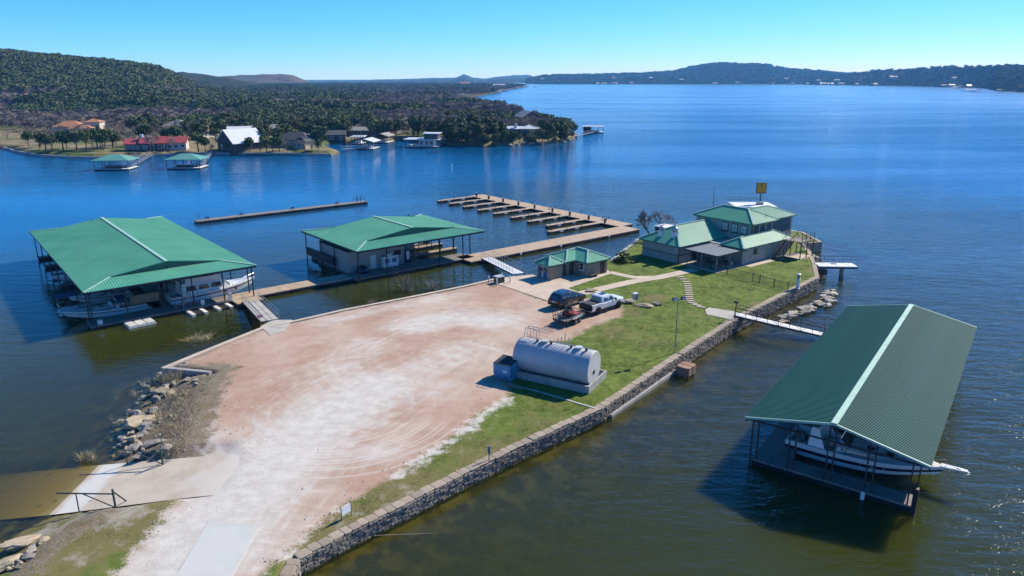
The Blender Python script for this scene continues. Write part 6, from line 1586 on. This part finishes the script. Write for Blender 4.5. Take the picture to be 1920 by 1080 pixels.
house('hillside_house', 'white gabled house far back among the grey woods', 731, 180, 10, [(-9, 9, 0, 12, 5, 4.5, 'y', 'wall_cream', 'roof_white')])
house('hillside_house', 'tan house with pale roof on the distant rise by the far docks', 872, 160.5, 0, [(-16, 16, 0, 18, 7, 5, 'x', 'wall_cream', 'roof_tile')])
house('hillside_house', 'white house highest above the far row of docks', 888, 158.5, 0, [(-10, 10, 0, 14, 10, 5, 'y', 'wall_cream', 'roof_white')])
house('hillside_house', 'long pale house nearest the lake on the distant rise', 936, 164.5, 0, [(-16, 16, 0, 14, 6, 4, 'x', 'wall_cream', 'roof_white')])
house('hilltop_lodge', 'dark gabled house at the water among the trees before the far docks', 870, 199, 12, [(-14, 14, 0, 12, 4.5, 4, 'x', 'wall_stone', 'roof_shingle')])
# drive
drv = [FG(*p) for p in ((382, 258), (405, 246), (430, 238), (460, 233), (495, 231))]
def far_ribbon(name, pts, w, m, lift=.25):
    pp = []
    for a, b in zip(pts[:-1], pts[1:]):
        for k in range(8): pp.append(a.lerp(b, k / 8))
    pp.append(pts[-1]); A, B = offset_path(pp, w / 2), offset_path(pp, -w / 2); vs = []
    for p, q in zip(A, B): vs += [(p.x, p.y, FH(p.x, p.y) + lift), (q.x, q.y, FH(q.x, q.y) + lift)]
    return struct(MB().add(vs, [(2 * i, 2 * i + 1, 2 * i + 3, 2 * i + 2) for i in range(len(pp) - 1)]).build(name, m))
mat('caliche', (.52, .45, .36), .95, 0, .12, .3)
mat('sandy', (.40, .30, .17), .95, 0, .12, .2)
far_ribbon('gravel_drive', drv, 9, 'caliche'); far_ribbon('gravel_drive', [FG(*p) for p in ((345, 258), (375, 262), (385, 255))], 6, 'caliche')
wf_ = thing('drive_fence', 'row of white stone fence posts along the pale gravel drive', 'fence', (drv[1].x, drv[1].y, FH(drv[1].x, drv[1].y)))
for k in range(22):
    f = k / 21 * 2.99; a = int(f); p = drv[1 + a].lerp(drv[2 + a], f - a) + Vector((1, 6.5, 0)); q = Vector((p.x, p.y, FH(p.x, p.y))) - wf_.location
    MB().bx(q.x - .3, q.x + .3, q.y - .3, q.y + .3, q.z - .5, q.z + 2.0).build('post', 'wall_cream', wf_)
# sea wall of the far lawn
fw = [G(u, v, 0) for u, v in SHORE_PX[2:13]]
strip_wall('far_seawall', 'low dark seawall edging the tan lawn across the cove', [Vector((p.x, p.y, .6)) for p in fw], -.1, .6, .35, 'concrete_grey', -1.0, 'wall')

# ---------------- far docks
def far_dock(name, label, u, v, rz, w, d, roof, walk=None, style='hip', z=0, boat_=True, h=3.2):
    p = G(u, v, 0); t0 = thing(name, label, 'dock', (p.x, p.y, 0), R(rz)); x0 = -w / 2
    deck(t0, x0, x0 + w, 0, 1.4, .55, 'white'); deck(t0, x0, x0 + 1.4, 1.4, d, .55, 'white', 'side_deck'); deck(t0, x0 + w - 1.4, x0 + w, 1.4, d, .55, 'white', 'side_deck')
    for k in range(5):
        for y in (.2, d - .2): post(t0, x0 + .15 + k * (w - .3) / 4, y, .5, h, .14)
    mb = MB(); a, b_, c_, d_ = x0 - .5, x0 + w + .5, -.5, d + .5
    if style == 'hip':
        e = (d_ - c_) / 2; A, B = (a + e, (c_ + d_) / 2, h + 1.5), (b_ - e, (c_ + d_) / 2, h + 1.5)
        mb.slab([(a, c_, h), (b_, c_, h), B, A], .15); mb.slab([(b_, d_, h), (a, d_, h), A, B], .15); mb.slab([(a, d_, h), (a, c_, h), A], .15); mb.slab([(b_, c_, h), (b_, d_, h), B], .15)
    elif style == 'gable':
        A, B = (0, c_, h + 1.2), (0, d_, h + 1.2); mb.slab([(a, d_, h), (a, c_, h), A, B], .15); mb.slab([(b_, c_, h), (b_, d_, h), B, A], .15)
    else: mb.bx(a, b_, c_, d_, h, h + .25)
    mb.build('roof', roof, t0)
    if style == 'flat':
        r_ = MB(); 
        for k in range(6): r_.bar((a + k * (b_ - a) / 5, c_, h + .2), (a + k * (b_ - a) / 5, c_, h + 1.3), .08)
        r_.bar((a, c_, h + 1.3), (b_, c_, h + 1.3), .07); r_.build('railing', 'steel_grey', t0)
    if boat_:
        q = t0.matrix_basis @ Vector((.4, d * .5, 0)); MB().bx(-w * .3, w * .25, d * .32, d * .68, .1, 1.3).build('boat_lift', 'navy' if roof == 'roof_teal' else 'white', t0)
    if walk:
        e = FG(*walk); L = t0.matrix_basis.inverted() @ Vector((e.x, e.y, 0)); s_ = Vector((w * .3, d, 0)); mb = MB().bar((s_.x, s_.y, .62), (L.x, L.y, 1.1), 1.6, .12); wkk = mb.build('walkway', 'steel_grey', t0)
        r_ = MB(); n_ = (L - s_).normalized(); sd2 = Vector((-n_.y, n_.x, 0)) * .8
        for sg_ in (-1, 1): r_.bar(s_ + sd2 * sg_ + Vector((0, 0, 1.6)), L + sd2 * sg_ + Vector((0, 0, 2.1)), .07)
        r_.build('walk_rail', 'galv', wkk)
    return t0
far_dock('boat_dock', 'teal roofed boat dock with a white storage locker before the red roofed house', 209, 320, 4, 10.5, 7.5, 'roof_teal', (288, 290))
far_dock('boat_dock', 'teal roofed boat dock with dark covered boat below the lawn', 344, 318, 4, 10.5, 8, 'roof_teal', (396, 289))
far_dock('boat_dock', 'white gable roofed boat dock off the sandy point', 684, 281, -8, 7, 9, 'roof_white', (640, 285), 'gable')
far_dock('boat_dock', 'small dock with dark boat and tan roof near the sandy cove', 714, 269, -10, 6.5, 9, 'roof_grey', None, 'gable')
far_dock('boat_dock', 'low white roofed dock behind the white gable roofed one', 670, 271, 0, 5, 7, 'roof_white', None, 'flat')
hbt = far_dock('houseboat_dock', 'white two level houseboat dock with stair beside the wooded point', 790, 277, -6, 14, 9, 'roof_white', (835, 262), 'flat')
MB().bx(1.0, 6.8, 1.0, 7.5, 3.45, 5.6).build('upper_cabin', 'wall_dark', hbt); MB().bx(.3, 7.4, .3, 8.2, 5.6, 5.85).build('upper_roof', 'roof_white', hbt); MB().bx(-1.5, 5.5, 2.2, 7, .55, 3.0).build('lower_cabin', 'white', hbt)
for k in range(3): MB().bx(-1.0 + k * 2.2, .3 + k * 2.2, 2.1, 2.19, 1.1, 2.6).build('window', 'glass', hbt)
pdk = far_dock('boat_dock', 'dark walled dock with white sun deck off the tip of the wooded point', 1113, 249.5, -2, 10.5, 6.5, 'roof_white', (1078, 254), 'flat')
MB().bx(-5.0, -1.2, .4, 6.0, .56, 3.15).build('cabin', 'wall_dark', pdk)
FAR = [(848, 186.5, 'teal'), (862, 183.5, 'w'), (876, 181, 'w'), (911, 176.5, 'teal'), (932, 175, 'w'), (944, 171.5, 'w'), (967, 166.5, 'w'), (985, 164.5, 'w'), (1004, 163.5, 'w')]
for i, (u, v, k) in enumerate(FAR):
    far_dock('boat_dock', 'small roofed dock in the distant row along the wooded shore', u, v, rs.uniform(-12, 12), 16, 11, 'roof_teal' if k == 'teal' else 'roof_white', None, 'gable', 0, False, 4.2)['group'] = 'distant docks along the wooded shore'
for u, v, s in ((1797, 167, 20), (1818, 171.5, 20), (1833, 172.5, 18), (1806, 164.5, 22), (1880, 173.5, 16)):
    far_dock('boat_dock', 'boat dock clustered off the headland across the lake', u, v, rs.uniform(-20, 20), s, 14, 'roof_white' if u % 2 else 'roof_grey', None, 'gable', 0, False, 5)['group'] = 'docks off the headland'
rf_ = random.Random(21)
for k in range(34):
    u = rf_.uniform(1010, 1790); up = rf_.random() < .35; y = 3390 if u < 1440 else np.interp(u, [1440, 1520, 1600, 1700, 1785], [3290, 2980, 2740, 2390, 2040])
    yy = y + (rf_.uniform(25, 160) if up else rf_.uniform(-15, 15)); x = (u - 960) / 1350 * yy * 1.04
    zb = 6 + (yy - y) * .13 if up else .0
    t0 = thing('lakeside_house', 'tiny pale house or dock on the far blue shoreline across the lake', 'house', (x, yy, zb), rf_.uniform(-.4, .4), 'houses on the far shoreline')
    w_ = rf_.uniform(9, 24); box_house(t0, -w_ / 2, w_ / 2, 0, 12, rf_.uniform(4, 6.5), 3.5, 'x', rf_.choice(('wall_stone', 'wall_stone', 'wall_brown', 'wall_dark')), rf_.choice(('roof_grey', 'roof_grey', 'wall_stone', 'roof_white')), False, .5, 0)
HT = G(1306, 140, 75)
for x0 in (-26, 20):
    t0 = thing('hilltop_building', 'long white building set high on the far blue hill', 'building', ((1303 - 960) / 1350 * 4150 * 1.04 + x0, 4150, 52), .0, 'white buildings on the far hill'); box_house(t0, -18, 18, 0, 14, 9, 3, 'x', 'sign_white', 'roof_white', False, .5, 0)
tm_ = thing('radio_tower', 'thin pale lattice radio tower on top of the far blue hill', 'tower', ((1306 - 960) / 1350 * 4400 * 1.04, 4400, 96)); 
for s in ((-2, -2), (2, -2), (0, 2)): MB().tube((s[0], s[1], -8), (0, 0, 27), .55, .4, 4).build('leg', 'galv', tm_)

# ---------------- scatter
rt = random.Random(17); near = []; pts_e, pts_b = [], []
def ok(p):
    for q, r_ in HOUSES:
        if (p.x - q.x) ** 2 + (p.y - q.y) ** 2 < (r_ * .92) ** 2: return False
        # keep the sight line to the fronts fairly open
        if abs(p.x - q.x) < r_ * .7 and -16 < p.y - q.y < 0 and rt.random() < .45: return False
    return True
# the row of oaks on the lawn
for u, v, s in ((54, 273, .85), (86, 281, 1.05), (76, 276, 1.0), (98, 284, .8), (119, 282, 1.15), (126, 279, 1.0), (144, 281, 1.15), (163, 282, 1.1), (183, 279, 1.15), (197, 276, 1.0), (212, 277, .9)):
    p = FG(u, v); tree('oak', p, s * .98, 'round dark live oak in the row on the tan lawn by the far seawall', 'live oaks on the far lawn')
for u, v, s in ((232, 272, 1.2), (248, 279, 1.0), (276, 286, 1.15), (288, 284, 1.1), (262, 262, 1.25), (302, 268, 1.1), (318, 286, .9), (222, 262, 1.1)):
    tree('bare', FG(u, v), s * 1.15, 'leafless grey tree spreading around the red roofed house', 'bare trees round the red roofed house')
for u, v, s, k in ((372, 283, 1.1, 'oak'), (385, 284, .8, 'oak'), (396, 287, .7, 'bare'), (435, 288, .7, 'oak'), (450, 288, .75, 'bare'), (470, 287, .9, 'oak'), (488, 288, 1.0, 'bare'), (500, 285, .9, 'oak'), (512, 287, .9, 'oak'), (525, 287, 1.05, 'oak'), (540, 284, .9, 'bare'), (572, 284, .8, 'bare'), (585, 283, .9, 'bare'), (597, 281, .7, 'oak'), (480, 268, 1.0, 'oak'), (466, 259, 1.2, 'oak'), (640, 263, 1.2, 'oak'), (646, 259, 1.1, 'oak')):
    tree(k, FG(u, v), s, 'dark green oak growing between the stone barn and the sandy cove' if k == 'oak' else 'leafless tree growing between the stone barn and the sandy cove', 'oaks about the barn' if k == 'oak' else 'bare trees about the barn')
for u, v, s in ((866, 270, 1.0), (878, 272, .9), (893, 268, 1.15), (838, 266, .8), (850, 268, .9), (905, 271, .8), (930, 273, .8), (948, 272, .9), (962, 269, .7), (1010, 262, .7), (1028, 262, 1.0), (1042, 260, 1.1), (1053, 258, 1.1), (1064, 257, .9), (1075, 256, .9), (1036, 256, 1.2), (1020, 252, 1.0), (975, 268, .55), (998, 267, .5), (1018, 265, .55)):
    tree('oak', FG(u, v), s * 1.05, 'dark green tree crowding the rocky edge of the wooded point', 'trees at the edge of the wooded point')
rb3 = random.Random(4)
for k in range(44):
    u = rb3.uniform(838, 1080); v = np.interp(u, [838, 900, 990, 1050, 1082], [270, 272, 268, 263, 258.5]) - rb3.uniform(.2, 4.5); p = FG(u, v); k_ = rb3.uniform(.45, .85)
    t0 = thing('shore_shrub', 'low dark shrub filling the bank of the wooded point', 'shrub', p - Vector((0, 0, 1.1 * k_)), rb3.uniform(0, 6), 'shrubs on the wooded point'); t0.scale = (k_, k_, k_ * .8); put('foliage', OAKS[k % 4][1], t0)
for u, v, lb in ((847, 309, 'tiny white mooring buoy on the open cove'), (1556, 243, 'tiny white buoy alone far out on the lake')):
    t0 = thing('mooring_buoy', lb, 'buoy', G(u, v, 0)); MB().lathe([(.05, -.15), (.2, -.05), (.22, .05), (.15, .18), (.03, .25)], 12).build('float', 'sign_white', t0, smooth=True); MB().tube((0, 0, .22), (0, 0, .36), .03).build('ring_post', 'steel_grey', t0)
for k in range(36):
    u = rb3.uniform(955, 1082); v = np.interp(u, [955, 1050, 1082], [273, 266, 262]) + rb3.uniform(-3.5, .5); s = rb3.uniform(.8, 2.4); c_ = G(u, v, .3)
    o = put('shore_rock', RK[k % 5], None, (c_.x, c_.y, .35), (0, 0, rb3.uniform(0, 6)), scale=(s * 1.4, s, s * 1.0)); tag(o, 'pale tumbled rock at the foot of the wooded point', 'rock', 'rocks under the wooded point')
n_ind = {'oak': 0, 'bare': 0}; cand = []
PR_ = np.array([[p.x, p.y] for p in FSH])
tries = 0
cx, cy = [], []
rn = np.random.RandomState(12)
for lo, hi, n in ((250, 520, 9000), (520, 1000, 42000), (1000, 2600, 26000)):
    yy = np.sqrt(rn.uniform(lo ** 2, hi ** 2, n)); xx = rn.uniform(-.86, .1, n) * yy; cx.append(xx); cy.append(yy)
cx, cy = np.concatenate(cx), np.concatenate(cy); sdv = sdist(cx, cy, FSH); zv = far_height(cx, cy)
for x, y, sd, z in zip(cx, cy, sdv, zv):
    if sd < 4: continue
    u = 960 + 1350 * x / y * .962; n_ = mnoise.noise(Vector((x, y, 0)) * .012); n2_ = mnoise.noise(Vector((x, y, 5)) * .004)
    lawn = u < 640 and sd < (52 if u < 330 else 60)
    if lawn and rt.random() < .93: continue
    if not lawn and u < 640 and sd < 90 and rt.random() < .4: continue
    if 640 <= u < 860 and y < 330 and sd < 14 and rt.random() < .75: continue
    if y < 520 and rt.random() < .12: continue
    p = Vector((x, y, z))
    if y < 520 and not ok(p): continue
    dm = min((p - q).xy.length for q in drv) if y < 520 else 99
    if dm < 7: continue
    green = .5 + n_ * .9 + n2_ * .5
    if z > 14: green += .60
    if 380 < u < 720 and y > 360: green += .22
    if u >= 680 and y < 900: green -= .22
    if u < 380 and y < 430: green -= .12
    k = 'oak' if green > .5 else 'bare'; s = rt.uniform(.7, 1.3) * (1 if y < 520 else (1.0 + .55 * rt.random() if y < 1000 else 1.5))
    cand.append((y, k, p, s))
cand.sort(key=lambda c_: c_[0])
for y, k, p, s in cand:
    if n_ind[k] < 190:
        n_ind[k] += 1
        tree(k, p, s, 'dark green oak or cedar in the woods across the cove' if k == 'oak' else 'leafless grey tree in the woods across the cove', 'green trees in the far woods' if k == 'oak' else 'bare trees in the far woods')
    else: (pts_e if k == 'oak' else pts_b).append((p.x, p.y, p.z - .2, s))
# trees on the hills across the lake
rh2 = random.Random(31)
for vs_h, n, cnt, smin in ((hE, nE, 5200, 1.6), (hF, nF, 5200, 1.25)):
    cols = len(vs_h) // n
    for k in range(cnt):
        i = rh2.randrange(cols - 1); j = rh2.uniform(1.0, n - 3.2); a = Vector(vs_h[i * n + int(j)]); b_ = Vector(vs_h[(i + 1) * n + int(j) + 1]); p = a.lerp(b_, rh2.random())
        pts_e.append((p.x, p.y, p.z - 1.0, rh2.uniform(.8, 1.5) * smin)) if rh2.random() < .75 else pts_b.append((p.x, p.y, p.z - 1.0, rh2.uniform(.8, 1.4) * smin))
def scatter(name, label, pts, meshes):
    me = bpy.data.meshes.new(name); me.from_pydata([p[:3] for p in pts], [], [])
    add_attr(me, 'sz', [p[3] for p in pts]); rr2 = np.random.RandomState(2)
    a = me.attributes.new('rot', 'FLOAT_VECTOR', 'POINT'); rv = np.zeros((len(pts), 3), np.float32); rv[:, 2] = rr2.uniform(0, 6.28, len(pts)); a.data.foreach_set('vector', rv.ravel())
    col = bpy.data.collections.new(name + '_sources')
    for m_ in meshes: col.objects.link(bpy.data.objects.new(name + '_source', m_))
    ng = bpy.data.node_groups.new(name, 'GeometryNodeTree'); ng.interface.new_socket('Geometry', in_out='INPUT', socket_type='NodeSocketGeometry'); ng.interface.new_socket('Geometry', in_out='OUTPUT', socket_type='NodeSocketGeometry')
    i_, o_ = ng.nodes.new('NodeGroupInput'), ng.nodes.new('NodeGroupOutput'); ci = ng.nodes.new('GeometryNodeCollectionInfo'); ci.inputs['Collection'].default_value = col; ci.inputs['Separate Children'].default_value = True; ci.inputs['Reset Children'].default_value = True
    ip = ng.nodes.new('GeometryNodeInstanceOnPoints'); ip.inputs['Pick Instance'].default_value = True
    na = ng.nodes.new('GeometryNodeInputNamedAttribute'); na.data_type = 'FLOAT'; na.inputs['Name'].default_value = 'sz'; nr = ng.nodes.new('GeometryNodeInputNamedAttribute'); nr.data_type = 'FLOAT_VECTOR'; nr.inputs['Name'].default_value = 'rot'
    L = ng.links.new; L(i_.outputs[0], ip.inputs['Points']); L(ci.outputs[0], ip.inputs['Instance']); L(nr.outputs['Attribute'], ip.inputs['Rotation']); L(na.outputs['Attribute'], ip.inputs['Scale']); L(ip.outputs[0], o_.inputs[0])
    ob = put(name, me); md_ = ob.modifiers.new('scatter', 'NODES'); md_.node_group = ng; struct(ob, 'stuff'); ob['label'] = label; ob['category'] = 'woodland'; return ob
low_e = [crown_mesh(60 + i, 420, .42, m_, 8, 4.9, 2.3, 2.6) for i, m_ in enumerate(('leaf_oak', 'leaf_cedar', 'leaf_cedar', 'leaf_olive', 'leaf_oak'))]
low_b = [bare_meshes(80 + i, 6.5, 3, 9, .09)[1] for i in range(3)]
scatter('evergreen_woodland', 'dark evergreen scrub covering the far hills and plain', pts_e, low_e)
scatter('bare_woodland', 'grey leafless scrub between the evergreens on the far shore', pts_b, low_b)

# ================================================================== PLANTS ON THE POINT
for x, y, s in ((91.0, 79.0, 1.0), (94.2, 79.5, .9), (104.5, 76.0, .9)):
    p = Hh_(x, y, GZ); tree('bare', p, s, {91.0: 'leafless tree with a bird nest clump, farther from the clubhouse roof beside the small shed', 94.2: 'leafless tree between the small white roofed shed and the main roof', 104.5: 'leafless tree behind the clubhouse main roof'}[x], None)
sb = thing('prickly_shrub', 'dark broad leaved shrub at the water edge beside the clubhouse lawn', 'shrub', GL(1168, 490)); sb.location.z = 1.3
MB().tube((0, 0, -.2), (0, 0, .7), .08).build('stem', 'bark', sb); cmx = crown_mesh(5, 260, .20, 'leaf_cedar', 7, 1.9, 1.1, .8); o = put('foliage', cmx, sb)
def reeds(name, label, p, n, h, sp, m='dry_reed', lean=.35, w=.018):
    t0 = thing(name, label, 'reeds' if m == 'dry_reed' else 'shrub', p); mb = MB(); r = random.Random(int(p.x * 31 + p.y * 7))
    for k in range(n):
        a = r.uniform(0, 6.28); d = sp * math.sqrt(r.random()); b0 = Vector((math.cos(a) * d, math.sin(a) * d, -.15)); hh_ = h * r.uniform(.5, 1); tp = b0 + Vector((r.gauss(0, lean) * hh_, r.gauss(0, lean) * hh_, hh_)); md2 = b0.lerp(tp, .55) + Vector((0, 0, hh_ * .1)); o_ = Vector((math.cos(a + 1), math.sin(a + 1), 0)) * w
        mb.add([b0 - o_, b0 + o_, md2 + o_ * .8, md2 - o_ * .8, tp], [(0, 1, 2, 3), (3, 2, 4)])
    mb.build('blades', m, t0); return t0
def gnd(u, v): 
    z = .5
    for _ in range(5): p = G(u, v, z); z = max(-.05, H1(p.x, p.y))
    return G(u, v, z)
reeds('reed_clump', 'tall dry reeds under the corner of the short concrete wall', gnd(322, 716), 150, 1.7, .8)
reeds('reed_clump', 'dry reeds standing in the water beyond the short concrete wall', gnd(288, 722), 60, 1.2, .8)
reeds('reed_clump', 'pale dry grass tuft at the waterline beside the boat ramp', gnd(164, 863), 150, 1.1, .55)
reeds('reed_clump', 'bleached reed raft in the water before the gangway to the long dock', G(372, 636, .0), 170, .9, 1.3, lean=1.1)
reeds('reed_clump', 'yellow dry grass on the upper rocky bank', gnd(338, 738), 160, .6, 1.3)
reeds('reed_clump', 'straggly dry grass between the big yellow slab and the gravel', gnd(318, 775), 140, .45, 1.6)
reeds('reed_clump', 'thin dry stalks in the shallows beside the rocky bank', gnd(238, 742), 40, .9, 1.0)
for u, v, s, lb in ((765, 545, 1.6, 'wide bare brush growing from the water below the bulkhead'), (812, 543, 1.0, 'smaller bare brush tuft along the bulkhead'), (700, 570, .5, 'low bare twigs at the bulkhead foot')):
    reeds('bare_brush', lb, G(u, v, 0), 130, 1.9 * s, .5 * s, 'twig_pale', .62, .014)
# dark weeds and tufts over the rocky bank, too many to count
wd = MB(); rw = random.Random(8)
for k in range(1500):
    u, v = rw.uniform(255, 400), rw.uniform(700, 850)
    if rw.random() < .5: u = rw.gauss(325, 22); v = rw.gauss(775, 40)
    p = gnd(u, v)
    if p.z < .1 or sdist(np.array([[p.x]]), np.array([[p.y]]), LOT)[0, 0] > .3: continue
    for _ in range(3):
        a = rw.uniform(0, 6.28); h_ = rw.uniform(.08, .3); o_ = Vector((math.cos(a), math.sin(a), 0)) * .02; q = p + Vector((rw.gauss(0, .12), rw.gauss(0, .12), -.03)); wd.add([q - o_, q + o_, q + Vector((rw.gauss(0, .12), rw.gauss(0, .12), h_))], [(0, 1, 2)])
o = struct(wd.build('bank_weeds', 'dry_reed'), 'stuff'); o['label'] = 'dry weeds and stubble over the rocky bank'; o['category'] = 'weeds'

# ---------------- lawn grass and loose gravel: real blades and stones, too many to count
BLOCK = [[GL(*p) for p in q] for q in ([(922, 529), (960, 519), (1003, 516.5), (1056, 515), (1140, 507), (1147, 513), (1065, 541), (1084, 548), (1098, 552), (1080, 562), (1032, 567)], [(1322, 581), (1330, 577), (1376, 584), (1390, 590), (1374, 600), (1325, 590)], [(488, 612), (512, 600), (548, 600), (532, 621), (506, 629)])]
BLOCK += [[Hh_(*p) for p in q] for q in (((82.5, 58.2), (106.5, 58.2), (106.5, 73.6), (82.5, 73.6)), ((61.5, 68.6), (71.2, 68.6), (71.2, 75.5), (61.5, 75.5)), ((91.5, 76), (95, 76), (95, 79), (91.5, 79)))]
BLOCK.append([tb_.matrix_basis @ Vector(p) for p in ((-8.5, -.1, 0), (.1, -.1, 0), (.1, 4.3, 0), (-8.5, 4.3, 0))])
for px_, w_ in (([(1143, 510.5), (1187, 520), (1236, 520)], 1.5), ([(1092, 550), (1140, 538.5), (1187, 528), (1235, 520.3), (1272, 512.5), (1302, 505)], 1.9)):
    q = [GL(*p) for p in px_]; BLOCK.append(offset_path(q, w_ / 2) + list(reversed(offset_path(q, -w_ / 2))))
rg_ = np.random.RandomState(6); n = 260000
gx = rg_.uniform(-34, 54, n); gy = rg_.uniform(28, 122, n)
keep = rg_.uniform(0, 1, n) < np.clip(62 / gy, .35, 1); gx, gy = gx[keep], gy[keep]
lot = sdist(gx, gy, LOT); k1 = inside(gx, gy, LAND) & (lot < .25 - rg_.exponential(.5, len(gx))) & (seg_dist(gx, gy, WALLED, False) > .75) & (sdist(gx, gy, RAMP) < -.15)
for q in BLOCK: k1 &= ~inside(gx, gy, q)
gx, gy = gx[k1], gy[k1]
dens = np.array([mnoise.noise(Vector((x * .35, y * .35, 0))) for x, y in zip(gx, gy)]) + .5 * np.array([mnoise.noise(Vector((x * 1.1, y * 1.1, 3))) for x, y in zip(gx, gy)])
k2 = dens + rg_.uniform(-.5, .5, len(gx)) > np.where((gx < -17) & (gy < 48), .35, np.where(gy < 54, .12, -.05)); gx, gy, dens = gx[k2][:70000], gy[k2][:70000], dens[k2][:70000]
mat('grass_green', (.140, .215, .028), .8, 0, .25, .15, rnd=.35, spec=.15); mat('grass_dry', (.30, .25, .12), .85, 0, .2, .15, rnd=.3, spec=.15)
def tuft(seed, m, n_, h, sp):
    r = random.Random(seed); mb = MB()
    for k in range(n_):
        a = r.uniform(0, 6.28); p = Vector((r.gauss(0, sp), r.gauss(0, sp), -.02)); o_ = Vector((math.cos(a), math.sin(a), 0)) * r.uniform(.008, .016); mb.add([p - o_, p + o_, p + Vector((r.gauss(0, h * .5), r.gauss(0, h * .5), h * r.uniform(.5, 1)))], [(0, 1, 2)])
    return mb.mesh('tuft', m)
gp = [(x, y, H1(x, y), float(s_)) for x, y, s_ in zip(gx, gy, rg_.uniform(.6, 1.35, len(gx)))]
o = scatter('lawn_grass', 'short mown grass of the lawn and the strip along the stone wall', gp, [tuft(1, 'grass_green', 9, .10, .10), tuft(2, 'grass_green', 8, .13, .09), tuft(4, 'grass_green', 10, .09, .11), tuft(5, 'grass_green', 9, .11, .10), tuft(3, 'grass_dry', 8, .11, .10)]); o['category'] = 'grass'
n = 16000; gx = rg_.uniform(-34, 16, n); gy = rg_.uniform(28, 92, n); lot = sdist(gx, gy, LOT); rky = seg_dist(gx, gy, BANK, False)
k3 = ((np.abs(lot) < rg_.exponential(.7, n)) | (rky < rg_.exponential(2.2, n)) ) & inside(gx, gy, LAND) & (seg_dist(gx, gy, WALLED, False) > .8) & (sdist(gx, gy, RAMP) < 0)
for q in BLOCK: k3 &= ~inside(gx, gy, q)
gx, gy = gx[k3], gy[k3]
mat('pebble', (.50, .44, .37), .9, 0, .25, .2, rnd=.35)
gp = [(x, y, H1(x, y) + .01, float(s_)) for x, y, s_ in zip(gx, gy, .03 + .07 * rg_.uniform(0, 1, len(gx)) ** 3)]
pm = [stone_mesh(90 + i, 'pebble', .3) for i in range(3)]
o = scatter('loose_gravel', 'loose pale stones strewn over the gravel lot and its edges', gp, pm); o['category'] = 'gravel'

# ================================================================== AIR
hz_ = MB().bx(-9500, 9500, -400, 12500, -12, 175).build('haze', MT['white']); hz_.data.materials.clear()
m = bpy.data.materials.new('haze'); m.use_nodes = True; t = m.node_tree; t.nodes.clear()
pv = t.nodes.new('ShaderNodeVolumePrincipled'); pv.inputs['Color'].default_value = (.12, .44, 1.0, 1); pv.inputs['Absorption Color'].default_value = (1, 1, 1, 1); pv.inputs['Density'].default_value = 1.1e-4; pv.inputs['Anisotropy'].default_value = .0
o = t.nodes.new('ShaderNodeOutputMaterial'); t.links.new(pv.outputs[0], o.inputs['Volume'])
hz_.data.materials.append(m); hz_['kind'] = 'stuff'; hz_['label'] = 'pale blue haze over the lake'; hz_['category'] = 'haze'

# contrast put into colour: every base colour darkened against the raised exposure, deepening shade
for m in bpy.data.materials:
    if not m.use_nodes: continue
    for n in list(m.node_tree.nodes):
        if n.type != 'BSDF_PRINCIPLED': continue
        i = n.inputs['Base Color']
        if i.is_linked:
            src = i.links[0].from_socket; k = m.node_tree.nodes.new('ShaderNodeVectorMath'); k.operation = 'SCALE'; k.inputs['Scale'].default_value = .75
            m.node_tree.links.new(src, k.inputs[0]); m.node_tree.links.new(k.outputs[0], i)
